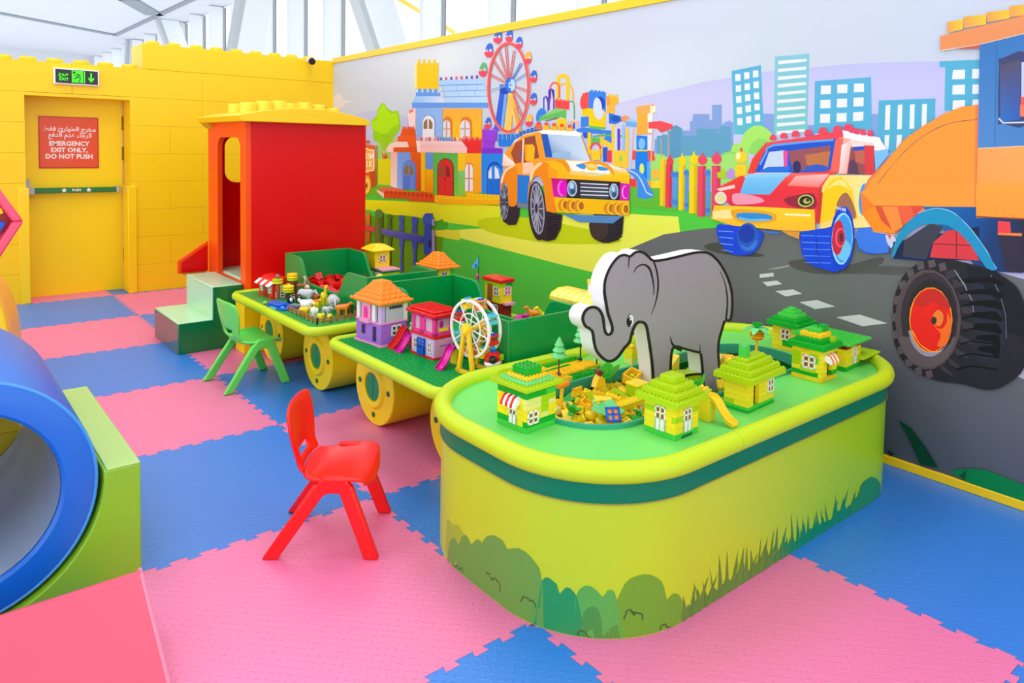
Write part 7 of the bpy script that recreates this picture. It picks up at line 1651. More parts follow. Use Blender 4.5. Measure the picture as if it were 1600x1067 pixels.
for x in (-.345, -.145): part('star_mark', MB().prism([(x + (.024 if k % 2 == 0 else .011) * math.cos(PI / 5 * k + PI / 2), .98 + (.024 if k % 2 == 0 else .011) * math.sin(PI / 5 * k + PI / 2)) for k in range(10)], 6.2235, 6.2245, 'y'), WT, bar)
sign = part('notice_panel', MB().box(-.53, 6.292, 1.182, -.047, 6.3, 1.66), mat('red_sign_border', (196, 48, 16), .35), door)
part('notice_face', MB().box(-.52, 6.289, 1.192, -.057, 6.292, 1.65), mat('red_sign', (230, 80, 30), .3), sign)
for k, s in enumerate(('EMERGENCY', 'EXIT ONLY,', 'DO NOT PUSH')):
    text_mesh(s, .058, WT, sign, (-.288, 6.2885, 1.41 - .06 * k), (PI / 2, 0, 0), bold=.0018, squeeze=.98)
# the two lines of Arabic, in joined letter forms, written right to left
def arabic(codes): return ''.join(reversed(codes))
L1 = arabic('\uFEE3\uFEA8\uFEAE\uFE9D \uFE8D\uFEDF\uFEC4\uFEEE\uFE8D\uFEAD\uFE89 \uFED3\uFED8\uFEC2')
L2 = arabic('\uFE8D\uFEDF\uFEAE\uFE9F\uFE8E\uFE80 \uFECB\uFEAA\uFEE1 \uFE8D\uFEDF\uFEAA\uFED3\uFECA')
for k, s in enumerate((L1, L2)): text_mesh(s, .056, WT, sign, (-.28, 6.2885, 1.545 - .056 * k), (PI / 2, 0, 0), bold=.0012)
ex = thing('exit_sign', 'green and black lit emergency exit sign box above the yellow door', 'exit sign', (-.265, 6.02, 2.01))
part('housing', MB().box(-.178, -.035, -.072, .178, 0, .072), WHITE, ex, bev=.006)
part('sign_face', MB().box(-.165, -.038, -.06, .165, -.034, .06), mat('sign_black', (14, 20, 16), .25), ex)
GLOW = mat('exit_green', (60, 245, 20), .5, emit=.9)
text_mesh('EXIT', .036, GLOW, ex, (-.102, -.0395, -.026), (PI / 2, 0, 0), bold=.0004)
text_mesh(arabic('\uFEA7\uFEAE\uFEED\uFE9D'), .038, GLOW, ex, (-.102, -.0395, .02), (PI / 2, 0, 0), bold=.0004)
m = MB().box(-.04, -.0395, -.053, .062, -.0375, .053); part('pictogram_panel', m, GLOW, ex)
m = MB(); D = -.0405
m.prism([(-.022 + .012 * math.cos(t * .6), .038 + .012 * math.sin(t * .6)) for t in range(11)], D, D + .001, 'y')
for q in (((0, .028), (.02, .016), .011), ((.002, .022), (-.022, .008), .008), ((.018, .02), (.034, .006), .008), ((.012, .012), (-.008, -.014), .012), ((-.008, -.014), (-.03, -.018), .009), ((.018, .006), (.026, -.02), .011), ((.026, -.02), (.012, -.046), .009), ((-.036, -.05), (.058, -.05), .004)):
    (x0, z0), (x1, z1), w = q; dx, dz = x1 - x0, z1 - z0; l = math.hypot(dx, dz); nx, nz = -dz / l * w / 2, dx / l * w / 2
    m.prism([(x0 + nx, z0 + nz), (x1 + nx, z1 + nz), (x1 - nx, z1 - nz), (x0 - nx, z0 - nz)], D, D + .001, 'y')
m.box(.046, D, -.05, .054, D + .001, .05)
part('running_figure', m, mat('sign_black', (14, 20, 16)), ex)
part('down_arrow', MB().prism([(.107, .04), (.117, .04), (.117, -.012), (.134, .002), (.134, -.014), (.112, -.042), (.09, -.014), (.09, .002), (.107, -.012)], -.0395, -.0375, 'y'), GLOW, ex)

# ------------------------------------------------------------------ mural wall on the right
wr = struct('wall_right', MB().prism([(2.087 + .024 * -3.2, -3.2), (2.3 + .024 * -3.2, -3.2), (2.3 + .024 * 6.02, 6.02), (2.087 + .024 * 6.02, 6.02)], 0, 2.345), mat('wall_white', (206, 211, 225), .5))
def strip(z0, z1, d, y0=-3.2, y1=6.02): return MB().prism([(2.085 - d + .024 * y0, y0), (2.31 + .024 * y0, y0), (2.31 + .024 * y1, y1), (2.085 - d + .024 * y1, y1)], z0, z1)
struct('trim_1', strip(2.345, 2.405, .012), mat('yellow_trim', (252, 204, 2), .3), bev=.003)
struct('baseboard_right', MB().prism([(2.087 - .018 + .024 * -3.2, -3.2), (2.087 + .024 * -3.2, -3.2), (2.087 + .024 * 6.02, 6.02), (2.087 - .018 + .024 * 6.02, 6.02)], .001, .04), mat('yellow_trim', (252, 204, 2), .3), bev=.003)
def build_mural():
    rows = MURAL.strip().split('\n'); pal = [lin([int(k) for k in h.split(',')]) for h in rows[0].split()]
    vs = []; fs = []; fc = []; lay = 0
    for r in rows[1:]:
        if r[0] == '+': r = r[1:]
        else: lay += 1
        c, n = r.split(':'); c = [int(k) for k in c.split('.')]; n = [int(k) for k in n.split(',')]
        y = z = 0; f = []; cs = []; last = None
        for k in range(0, len(n), 2):
            y += n[k]; z += n[k + 1]
            if (y, z) == last: continue
            last = (y, z); f.append(len(vs)); cs.append(pal[c[(k // 2) if len(c) > 1 else 0]])
            vs.append((2.085 + .024 * y / 500 - .0004 - lay * .000012, y / 500, z / 500))
        if len(f) > 2: fs.append(f); fc.append(cs)
    me = bpy.data.meshes.new('mural_print'); me.from_pydata(vs, [], fs)
    ca = me.color_attributes.new('print', 'FLOAT_COLOR', 'CORNER'); i = 0
    for p, cs in zip(me.polygons, fc):
        for k in range(p.loop_total): ca.data[p.loop_start + k].color = cs[k]
    bm = bmesh.new(); bm.from_mesh(me); bmesh.ops.triangulate(bm, faces=bm.faces, ngon_method='EAR_CLIP')
    for co, no in (((0, 0, .04), (0, 0, -1)), ((0, 0, 2.345), (0, 0, 1)), ((0, -3.2, 0), (0, -1, 0)), ((0, 6.02, 0), (0, 1, 0))):
        bmesh.ops.bisect_plane(bm, geom=bm.verts[:] + bm.edges[:] + bm.faces[:], plane_co=co, plane_no=no, clear_outer=True, dist=1e-6)
    for f in bm.faces:
        if f.normal.x > 0: f.normal_flip()
    bm.to_mesh(me); bm.free()
    return link('mural_print', me, attr_mat('mural_ink', .5, .2), wr)
build_mural()
cc = thing('cctv_camera', 'small white camera with black lens in the corner where walls meet', 'camera', (1.93, 5.9, 2.345))
part('bracket', MB().box(-.02, .06, -.01, .02, .12, .03), WHITE, cc, bev=.003); part('body', MB().cyl((0, .07, .01), (-.02, -.02, -.008), .032, 14), WHITE, cc, bev=.004)
part('lens', MB().cyl((-.02, -.02, -.008), (-.032, -.065, -.02), .036, 14), BLACK, cc, bev=.004)

# ------------------------------------------------------------------ hall behind: ceiling, far wall, window front with deep fins, raking columns
CEIL = mat('ceiling_white', (188, 193, 204), .7, .2)
ce = struct('ceiling', MB().box(-9, -6, 5.0, 5.0, 36, 5.1), CEIL)
def bar3(p, q, w, h): 
    p = Vector(p); q = Vector(q); d = (q - p).normalized(); n = Vector((-d.y, d.x, 0)) * w / 2
    return MB().prism([tuple((p + n).xy), tuple((q + n).xy), tuple((q - n).xy), tuple((p - n).xy)], p.z - h, p.z)
GS = mat('ceiling_strip_grey', (120, 130, 142), .6)
for p, q, w in (((.3, 23.66, 5), (3.9, 26.1, 5), .3), ((4.0, 26.3, 5), (4.1, 15, 5), .16), ((2.9, 19.0, 5), (3.96, 20.9, 5), .5), ((.5, 16.8, 5), (2.9, 19.0, 5), .5)):
    struct('ceiling_strip', bar3(p, q, w, .03), GS, ce)
struct('wall_far', MB().box(-9, 34, 0, 5, 34.2, 5.0), mat('far_wall_white', (200, 204, 210), .7))
FIN = mat('fin_white', (214, 219, 224), .55)
wf = struct('window_1', MB().box(5.0, -6, 0, 5.12, 34, .25).box(5.0, -6, 4.96, 5.12, 34, 5.1), FIN)
glass = bpy.data.materials.new('window_glass'); glass.use_nodes = True; nt = glass.node_tree; nt.nodes.remove(nt.nodes['Principled BSDF'])
tr = nt.nodes.new('ShaderNodeBsdfTransparent'); gl = nt.nodes.new('ShaderNodeBsdfGlossy'); gl.inputs['Roughness'].default_value = .02; mx = nt.nodes.new('ShaderNodeMixShader'); mx.inputs[0].default_value = .04
nt.links.new(tr.outputs[0], mx.inputs[1]); nt.links.new(gl.outputs[0], mx.inputs[2]); nt.links.new(mx.outputs[0], nt.nodes['Material Output'].inputs[0])
y = 13.18 + 1.71 * 12
ys = [13.18 + 1.71 * k for k in range(12, -12, -1)]
for k, y in enumerate(ys):
    part('fin', MB().box(4.65, y - .05, .25, 5.02, y + .05, 4.98), FIN, wf)
    part('mullion', MB().box(4.99, y - .07, .25, 5.06, y - .05, 4.98), mat('mullion_grey', (140, 148, 154), .5), wf)
    if k: part('pane', MB().box(5.03, y + .05, .25, 5.05, ys[k - 1] - .07, 4.97), glass, wf)
def rake(name, label, y, x0, z0, x1, z1, w, d):
    o = thing(name, label, 'column'); 
    p = [(x0, z0), (x1, z1), (x1 + w, z1), (x0 + w, z0)]
    # carried down to the floor and up to the ceiling along its own slope
    s = (x1 - x0) / (z1 - z0); xb = x0 + s * (.0 - z0); xt = x0 + s * (5.0 - z0)
    part('shaft', MB().prism([(xb, .0), (xt, 5.0), (xt + w, 5.0), (xb + w, .0)], y, y + d, 'y'), mat('column_white', (216, 222, 228), .5), o, bev=.02)
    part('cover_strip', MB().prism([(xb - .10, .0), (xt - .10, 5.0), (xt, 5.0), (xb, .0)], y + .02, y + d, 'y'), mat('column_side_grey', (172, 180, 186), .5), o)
    return o
rake('raking_column', 'white sloping steel column by the windows above the high yellow wall', 12.0, 3.37, 4.05, 3.22, 3.2, .5, .3)
rake('raking_column', 'white column leaning left behind the corner of mural and yellow wall', 8.6, 3.98, 3.65, 4.24, 3.0, .55, .3)
rake('raking_column', 'white column seen small above the left end of the high yellow wall', 21.5, 4.3, 4.9, 4.5, 4.32, .5, .3)
rake('raking_column', 'farthest white column, just left of the raised yellow wall', 27.0, 4.62, 5.0, 4.58, 4.0, .7, .3)
o = thing('brace_pipe', 'yellow diagonal brace pipe behind the top edge of the mural', 'pipe')
part('pipe', MB().cyl((3.98, 9.4, 4.35), (6.2, 9.4, 3.5), .04, 12), mat('brace_yellow', (240, 196, 70), .4), o)
part('clamp', MB().cyl((4.1, 9.4, 4.304), (4.2, 9.4, 4.266), .055, 12), mat('brace_yellow', (240, 196, 70), .4), o)

# ------------------------------------------------------------------ red locomotive cab
def rr_hole(a0, b0, a1, b1, rt, rb, n=6):
    o = []
    for (cx, cy, r, ang) in ((a1 - rb, b0 + rb, rb, -90), (a1 - rt, b1 - rt, rt, 0), (a0 + rt, b1 - rt, rt, 90), (a0 + rb, b0 + rb, rb, 180)):
        for k in range(n + 1):
            t = math.radians(ang + 90 * k / n); o.append((cx + r * math.cos(t), cy + r * math.sin(t)))
    return o
cab = thing('train_cab', 'tall red play train cab with yellow arched roof against the yellow wall', 'play house', (.38, 3.55, 0))
part('side_panel', MB().box(.0405, 0, .0, .94, .03, 1.605), RED, cab, bev=.003)
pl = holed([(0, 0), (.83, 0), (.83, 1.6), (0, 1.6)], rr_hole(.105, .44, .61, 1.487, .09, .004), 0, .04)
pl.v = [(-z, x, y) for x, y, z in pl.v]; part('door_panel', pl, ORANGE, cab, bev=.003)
pl = holed([(.04, .0), (.94, .0), (.94, 1.6), (.04, 1.6)], rr_hole(.12, 1.13, .86, 1.5, .09, .09), 0, .03)
pl.v = [(x, .83 + z, y) for x, y, z in pl.v]; part('rear_panel', pl, RED, cab, bev=.003)
part('end_panel', MB().box(.91, .03, 0, .94, .8, 1.6), RED, cab)
part('floor_pad', MB().box(.04, .03, .3, .91, .8, .455), MINT, cab, bev=.01)
roof = [(-.075 + (.995 + .0) * k / 16, 1.637 + .068 * (1 - (2 * k / 16 - 1) ** 2)) for k in range(17)]
rf = part('roof', MB().prism([(-.055, 1.597), (.925, 1.597)] + roof[::-1], -.09, .86, 'y'), mat('yellow_roof', (250, 206, 10), .35), cab, bev=.004)
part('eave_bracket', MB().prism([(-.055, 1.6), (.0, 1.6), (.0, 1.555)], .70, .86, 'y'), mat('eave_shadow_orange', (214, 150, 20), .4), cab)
for x in (.1, .22, .34, .54, .66, .78):
    for y in (.25, .5):
        z = 1.637 + .068 * (1 - (2 * (x + .075) / .995 - 1) ** 2)
        part('roof_stud', MB().cyl((x, y, z - .02), (x, y, z + .065), .05, 18), mat('yellow_stud', (255, 220, 60), .35), cab, bev=.005)
part('slide_board', MB().prism([(-.20, .425), (.0, .425), (.0, .64), (-.20, .51)], .845, .875, 'y'), RED, cab, bev=.003)
part('slide_board_edge', MB().prism([(-.225, .42), (-.2, .42), (-.2, .505), (.0, .635), (.0, .665), (-.225, .52)], .843, .877, 'y'), ORANGE, cab, bev=.003)
part('slide_chute', MB().box(-.19, .876, .40, .0, 1.0, .45), mat('yellow_chute', (250, 204, 10), .3), cab, bev=.01)

# ------------------------------------------------------------------ foam steps
st = thing('foam_steps', 'two step green foam stair with reflection-pale treads beside the red cab', 'steps', (-.055, 3.6, 0))
part('side_panel', MB().prism([(0, 0), (.432, 0), (.432, .44), (.225, .44), (.225, .212), (0, .212)], 0, .02, 'y'), mat('step_green', (0, 112, 58), .16, .5), st, bev=.004)
part('core', MB().prism([(.002, 0), (.43, 0), (.43, .432), (.23, .432), (.23, .205), (.002, .205)], .02, .62, 'y'), mat('step_green', (0, 112, 58), .16, .5), st, bev=.004)
part('tread', MB().box(.0, .004, .2, .24, .62, .216), MINT, st, bev=.006)  # ceiling reflection on the green vinyl put into a pale mint colour
part('tread', MB().box(.222, .004, .42, .432, .62, .444), MINT, st, bev=.006)
part('riser', MB().box(.222, .004, .214, .236, .62, .43), MINT, st, bev=.003)  # light on the upper riser likewise put into mint
part('riser', MB().box(-.004, .004, .0, .004, .62, .204), mat('riser_gloss', (96, 130, 104), .08, 1.0, metal=.55), st, bev=.003)

# ------------------------------------------------------------------ train cars
BOLT = mat('bolt_green', (0, 100, 36), .4); HUBG = mat('hub_green', (6, 142, 84), .35)
def wheel(parent, y, x0=.395, x1=.69):
    w = part('wheel', MB().lathe([(.196, 0), (.2, .004), (.2, x1 - x0)], n=48).xf(Matrix(((0, 0, 1, x0), (1, 0, 0, y), (0, 1, 0, .2), (0, 0, 0, 1)))), YDRUM, parent)
    def ringm(r0, r1, d0, d1, n=40):
        return MB().lathe([(r0, 0), (r0, d0), (r0 + .006, d1), (r1 - .006, d1), (r1, d0), (r1, 0)], n=n).xf(Matrix(((0, 0, -1, x0), (1, 0, 0, y), (0, 1, 0, .2), (0, 0, 0, 1))))
    m = MB(); R0, R1 = .075, .112
    prof = [(R0, -.002), (R0, .012), (R0 + .006, .016), (R1 - .008, .016), (R1, .008), (R1 + .006, -.002)]
    vs = []; n = 40
    for r, d in prof:
        for k in range(n): t = 2 * PI * k / n; vs.append((x0 - d, y + r * math.cos(t), .2 + r * math.sin(t)))
    m.add(vs, [(i * n + k, i * n + (k + 1) % n, (i + 1) * n + (k + 1) % n, (i + 1) * n + k) for i in range(5) for k in range(n)])
    part('hub_ring', m, YDRUM, w)
    for s in (-1, 1):
        part('hub_cap', MB().prism([(y + s * (.002 + .07 * math.sin(PI * k / 12)), .2 + .072 * math.cos(PI * k / 12)) for k in range(13)], x0 - .006, x0 + .002, 'x'), HUBG, w)
    for k in range(4):
        t = PI / 2 * k; part('bolt', MB().cyl((x0 - .004, y + .148 * math.cos(t), .2 + .148 * math.sin(t)), (x0 + .002, y + .148 * math.cos(t), .2 + .148 * math.sin(t)), .014, 12), BOLT, w)
    return w
def bin_profile(y0, y1, zb=.452, top=.69, dip=.535):
    L = y1 - y0
    a = [(y0, zb), (y0, top), (y0 + .205 * L - .04, top)]
    c = cat([(y0 + .205 * L - .04, top, 0), (y0 + .215 * L, top - .008, 0), (y0 + .245 * L, top - .045, 0), (y0 + .275 * L, dip + .05, 0), (y0 + .31 * L, dip + .008, 0), (y0 + .345 * L, dip, 0)], 4)
    d = [(y0 + y1 - v.x, v.y) for v in reversed(c)]
    return a + [(v.x, v.y) for v in c[1:]] + d + [(y1, top), (y1, zb)]
def car(label, y0, y1, wy, by0, by1, studs):
    t = thing('train_car', label, 'play table', (0, 0, 0))
    ol = rrect(.205, y0 + .025, 1.315, y1 - .025, .07)
    part('table_top', MB().prism(ol, .415, .45), mat('car_green', (0, 164, 70), .4), t)
    part('rim', MB().tube([(x, y, .435) for x, y in ol], .027, 12, closed=True), LIME, t)
    part('underframe', MB().box(.46, y0 + .12, .36, 1.1, y1 - .12, .414), GREEND, t)
    for y in wy: wheel(t, y)
    for y in wy: wheel_far = part('wheel', MB().lathe([(.196, 0), (.2, .004), (.2, .29)], n=40).xf(Matrix(((0, 0, 1, .85), (1, 0, 0, y), (0, 1, 0, .2), (0, 0, 0, 1)))), YDRUM, t)
    b = part('bin_panel', MB().prism(bin_profile(by0, by1), .565, .583, 'x'), GREEN, t, bev=.004)
    part('bin_panel', MB().prism(bin_profile(by0, by1), 1.035, 1.053, 'x'), GREEN, t, bev=.004)
    part('bin_panel', MB().box(.583, by0, .452, 1.035, by0 + .018, .69), GREEN, t, bev=.003)
    part('bin_panel', MB().box(.583, by1 - .018, .452, 1.035, by1, .69), GREEN, t, bev=.003)
    if studs:
        m = MB(); p = .018
        nx = int(.34 / p); ny = int((y1 - y0 - .1) / p)
        for i in range(nx):
            for j in range(ny):
                x, y = .228 + p * i, y0 + .06 + p * j
                vs = [(x + .0058 * math.cos(k * PI / 3), y + .0058 * math.sin(k * PI / 3), z) for z in (.45, .4545) for k in range(6)]
                m.add(vs, [(k, (k + 1) % 6, 6 + (k + 1) % 6, 6 + k) for k in range(6)] + [(6, 7, 8, 9, 10, 11)])
        me = bpy.data.meshes.new('stud_field'); me.from_pydata(m.v, [], m.f); o = link('stud_field', me, mat('car_green', (0, 150, 64)), t); o['kind'] = 'stuff'
    return t
car1 = car('far train car table with red bricks in its green bin, beside the red cab', 2.035, 3.32, (2.40, 3.12), 2.12, 3.30, False)
car2 = car('nearer train car table with studded green top, next to the oval table', .80, 1.86, (1.715, .985), .83, 1.95, True)
o = thing('coupling_box', 'plain yellow box under the far end of the far train car', 'box', (.3, 3.36, 0)); part('body', MB().box(0, 0, 0, .5, .17, .405), YDRUM, o, bev=.006); part('lid', MB().box(-.003, -.003, .4, .503, .173, .412), YDRUM, o, bev=.003)

# ------------------------------------------------------------------ oval brick table
OT = thing('oval_play_table', 'big lime oval play table printed with bushes, in front of the mural', 'play table', (0, 0, 0))
OX0, OY0, OX1, OY1, OR = -.022, -.278, 2.04, .752, .40
def outline(d, n=14): return rrect(OX0 - d, OY0 - d, OX1 + d, OY1 + d, OR + d, n)
def densify(P, s):
    o = []
    for i in range(len(P)):
        a, b = Vector(P[i]), Vector(P[(i + 1) % len(P)]); k = max(1, int((b - a).length / s))
        o += [tuple(a.lerp(b, j / k)) for j in range(k)]
    return o
SK = densify(outline(0, 20), .05)
mb = MB(); n = len(SK); mb.add([(x, y, 0) for x, y in SK] + [(x, y, .478) for x, y in SK], [(k, (k + 1) % n, n + (k + 1) % n, n + k) for k in range(n)])
me = mb.mesh('skirt'); sk = link('skirt', me, None, OT)
ca = me.color_attributes.new('print', 'FLOAT_COLOR', 'POINT')
def grad(x, y, z):
    # lime ground: yellower at mid height, greener towards the right end
    e = max(0, min(1, (x - .55) / 1.3)) * (1 if y < .3 else 0)
    a = (190, 212, 42); b = (206, 206, 6); c = (146, 198, 6); k = math.exp(-((z - .2) / .13) ** 2)
    p = [a[i] + (b[i] - a[i]) * k for i in range(3)]; return [p[i] + (c[i] - p[i]) * e for i in range(3)]
for v in me.vertices: ca.data[v.index].color = lin(grad(*v.co))
me.materials.append(attr_mat('skirt_ground', .34, .3))
BD = densify(outline(.003, 20), .05)
mb = MB(); n = len(BD); mb.add([(x, y, .412) for x, y in BD] + [(x, y, .476) for x, y in BD], [(k, (k + 1) % n, n + (k + 1) % n, n + k) for k in range(n)]); part('band', mb, TEAL, OT)
mb = MB(); LP = outline(.0045, 20); mb.tube([(x, y, .411) for x, y in LP], .0022, 6, closed=True); part('band_piping', mb, mat('piping_gold', (150, 140, 60), .4), OT)
RM = outline(-.004, 16)
part('rim', MB().tube([(x, y, .504) for x, y in RM], .0335, 16, closed=True), LIME, OT)
for (x, y, ry) in ((.62, OY0, 0), (.35, OY1, 0)): part('rim_joint', MB().cyl((x, y + (.004 if y < 0 else -.004), .504), (x + .003, y + (.004 if y < 0 else -.004), .504), .0341, 18), mat('rim_joint_lime', (180, 205, 20), .5), OT)
PIT = rrect(.262, .018, 1.722, .468, .2249, 14)
IN = outline(-.025, 14)
part('table_top', holed(IN, PIT, .5, .02), mat('table_mint', (114, 224, 102), .38, .45, bump=.25, bscale=260), OT)
part('pit_wall', MB().add([(x, y, .40) for x, y in PIT] + [(x, y, .497) for x, y in PIT], [(k, (k + 1) % len(PIT), len(PIT) + (k + 1) % len(PIT), len(PIT) + k) for k in range(len(PIT))]), GREEND, OT)
PI2 = rrect(.274, .030, 1.710, .456, .213, 14); n = len(PIT)
part('pit_rim', MB().add([(x, y, z) for L_, z in ((PIT, .47), (PIT, .516), (PI2, .516), (PI2, .47)) for x, y in L_], [(i * n + k, i * n + (k + 1) % n, ((i + 1) % 4) * n + (k + 1) % n, ((i + 1) % 4) * n + k) for i in range(4) for k in range(n)]), mat('pit_rim_teal', (52, 168, 136), .35), OT)
part('pit_floor', MB().prism(PIT, .385, .40), GREEND, OT)
# bushes and grass printed on the skirt, wrapped round it as ink film
def wrap_print():
    O = outline(.0008, 40); P = []; acc = 0; start = None
    # arc length measured from the middle of the left end, running round the near corner
    pts = O[:]; i0 = min(range(len(pts)), key=lambda i: abs(pts[i][1] - .237) + abs(pts[i][0] - OX0)); pts = pts[i0:] + pts[:i0 + 1]
    L = [0]
    for a, b in zip(pts, pts[1:]): L.append(L[-1] + math.dist(a, b))
    T = L[-1]
    def at(s):
        s %= T; lo, hi = 0, len(L) - 1
        while hi - lo > 1:
            m = (lo + hi) // 2
            if L[m] <= s: lo = m
            else: hi = m
        f = (s - L[lo]) / max(1e-9, L[hi] - L[lo]); a, b = pts[lo], pts[hi]; return (a[0] + (b[0] - a[0]) * f, a[1] + (b[1] - a[1]) * f)
    bm = bmesh.new(); lay = bm.faces.layers.int.new('c'); cols = []
    k = 0
    for c, P in SKIRT:
        k += 1; cols.append(c)
        vs = [bm.verts.new((s, z, k * .000012)) for s, z in P]
        f = bm.faces.new(vs); f[lay] = len(cols) - 1
    bmesh.ops.triangulate(bm, faces=bm.faces[:], ngon_method='EAR_CLIP')
    bmesh.ops.bisect_plane(bm, geom=bm.verts[:] + bm.edges[:] + bm.faces[:], plane_co=(0, .002, 0), plane_no=(0, -1, 0), clear_outer=True)
    s = -1.0
    while s < 3.2:
        bmesh.ops.bisect_plane(bm, geom=bm.verts[:] + bm.edges[:] + bm.faces[:], plane_co=(s, 0, 0), plane_no=(1, 0, 0)); s += .03
    bmesh.ops.triangulate(bm, faces=bm.faces[:])
    cf = [cols[f[lay]] for f in bm.faces]
    for v in bm.verts:
        x, y = at(v.co.x); d = v.co.z
        cx, cy = min(max(x, OX0 + OR), OX1 - OR), min(max(y, OY0 + OR), OY1 - OR); nx, ny = x - cx, y - cy; l = math.hypot(nx, ny) or 1
        v.co = (x + nx / l * d, y + ny / l * d, v.co.y)
    bmesh.ops.recalc_face_normals(bm, faces=bm.faces)
    me = bpy.data.meshes.new('skirt_print'); bm.to_mesh(me); bm.free()
    ca = me.color_attributes.new('print', 'FLOAT_COLOR', 'CORNER')
    for p, c in zip(me.polygons, cf):
        for q in range(p.loop_total): ca.data[p.loop_start + q].color = lin(c)
    return link('skirt_print', me, attr_mat('skirt_print_ink', .34, .3), OT)
wrap_print()

# ------------------------------------------------------------------ elephant board standing in the pit
EL = thing('elephant_board', 'thick grey cut-out elephant board with white edges standing in the oval table', 'display board', (0, .26, 0))
part('core', MB().prism(ELEPH['outer'], .0006, .066, 'y'), mat('board_white', (236, 236, 236), .4), EL, bev=.002)
part('face_print', MB().prism(ELEPH['outer'], -.0016, -.0006, 'y'), mat('elephant_grey', (158, 152, 154), .4), EL)
for i, q in enumerate(ELEPH['lines']):
    part('drawn_line', MB().prism(q, -.0026 - .0002 * (i % 3), -.0016, 'y'), mat('ink_black', (30, 26, 22)), EL)
ex_, ez_ = ELEPH['eye']
part('eye', MB().prism([(ex_ + .019 * math.cos(t * PI / 8), ez_ + .026 * math.sin(t * PI / 8)) for t in range(16)], -.0024, -.0016, 'y'), mat('ink_black', (30, 26, 22)), EL)
part('eye_white', MB().prism([(ex_ + .003 + .0165 * math.cos(t * PI / 8), ez_ + .023 * math.sin(t * PI / 8)) for t in range(16)], -.003, -.0024, 'y'), mat('ink_white', (240, 240, 238), .4), EL)
part('pupil', MB().prism([(ex_ - .003 + .0135 * math.cos(t * PI / 8), ez_ - .003 + .018 * math.sin(t * PI / 8)) for t in range(16)], -.0036, -.003, 'y'), mat('ink_black', (30, 26, 22)), EL)
part('eye_glint', MB().prism([(ex_ + .002 + .005 * math.cos(t * PI / 4), ez_ + .006 + .006 * math.sin(t * PI / 4)) for t in range(8)], -.0042, -.0036, 'y'), mat('ink_white', (240, 240, 238), .4), EL)
bs = part('base_strip', MB().prism(ELEPH['strip'], -.001, .066, 'y'), TP['lime'], EL)
part('drawn_line', MB().prism(ELEPH['strip_line'], -.0022, -.001, 'y'), mat('ink_black', (30, 26, 22)), bs)

# ------------------------------------------------------------------ children's chairs
def chair(name, label, c, ang, m):
    t = thing(name, label, 'chair', (c[0], c[1], 0), ang, 'plastic child chairs')
    prof = [(.162, .246), (.148, .270), (.107, .280), (.062, .276), (.02, .270), (-.02, .268), (-.06, .268), (-.092, .284), (-.108, .312), (-.113, .340), (-.118, .38), (-.126, .43), (-.134, .475), (-.142, .517)]
    wid = [.150, .166, .172, .170, .164, .154, .140, .126, .120, .122, .146, .154, .152, .140]
    nu = 12
    def grid(i0, i1, hole):
        vs = []; fs = []
        for i in range(i0, i1 + 1):
            x, z = prof[i]; w = wid[i]
            for k in range(nu + 1):
                u = -1 + 2 * k / nu
                if i <= 6: dx, dz = 0, -.016 * (1 - u * u) + (.006 * abs(u) ** 3)
                else: dx, dz = -.018 * (1 - u * u) + .012, 0
                if i == 13: dz -= .012 * abs(u) ** 4
                if i == 0: dx -= .03 * abs(u) ** 3
                vs.append((x + dx, w * u, z + dz))
        for i in range(i1 - i0):
            for k in range(nu):
                if hole and i + i0 == 8 and 3 <= k <= 8: continue
                a = i * (nu + 1) + k; fs.append((a, a + 1, a + nu + 2, a + nu + 1))
        return MB().add(vs, fs)
    for nm, a, b in (('seat', 0, 7), ('backrest', 7, 13)):
        g = grid(a, b, True); me = g.mesh(nm, 60, fix=False); o = link(nm, me, m, t)
        s = o.modifiers.new('solid', 'SOLIDIFY'); s.thickness = .016; s.offset = 0
        q = o.modifiers.new('sub', 'SUBSURF'); q.levels = 2; q.render_levels = 2
    for s in (-1, 1):
        y0, y1 = s * .140, s * .163
        hub = MB().prism([(-.025, .264), (-.004, .288), (.074, .288), (.094, .264), (.082, .222), (.058, .232), (.012, .232), (-.012, .215)], min(y0, s * .168), max(y0, s * .168), 'y'); part('leg_hub', hub, m, t, bev=.006)
        for e in (-1, 1):
            xt0, xt1 = (-.034, .024) if e < 0 else (.042, .098); xb0, xb1 = (-.212, -.157) if e < 0 else (.142, .196)
            vs = []
            for (xa, xb, z, ya, yb) in ((xb0, xb1, 0.001, s * .150, s * .178), (xt0, xt1, .262, s * .136, s * .166)):
                vs += [(xa, ya, z), (xb, ya, z), (xb, yb, z), (xa, yb, z)]
            part('leg', MB().add(vs, [(0, 3, 2, 1), (4, 5, 6, 7), (0, 1, 5, 4), (1, 2, 6, 5), (2, 3, 7, 6), (3, 0, 4, 7)]), m, t, bev=.008)
    return t
chair('child_chair', 'red plastic child chair standing alone on the pink tile', (-.25, .845), math.atan2(-.61, .793), mat('red_chair_plastic', (250, 16, 10), .34, .5))
chair('child_chair', 'light green plastic child chair by the far train car', (.122, 2.785), math.radians(3), mat('green_chair_plastic', (104, 226, 92), .34, .5))

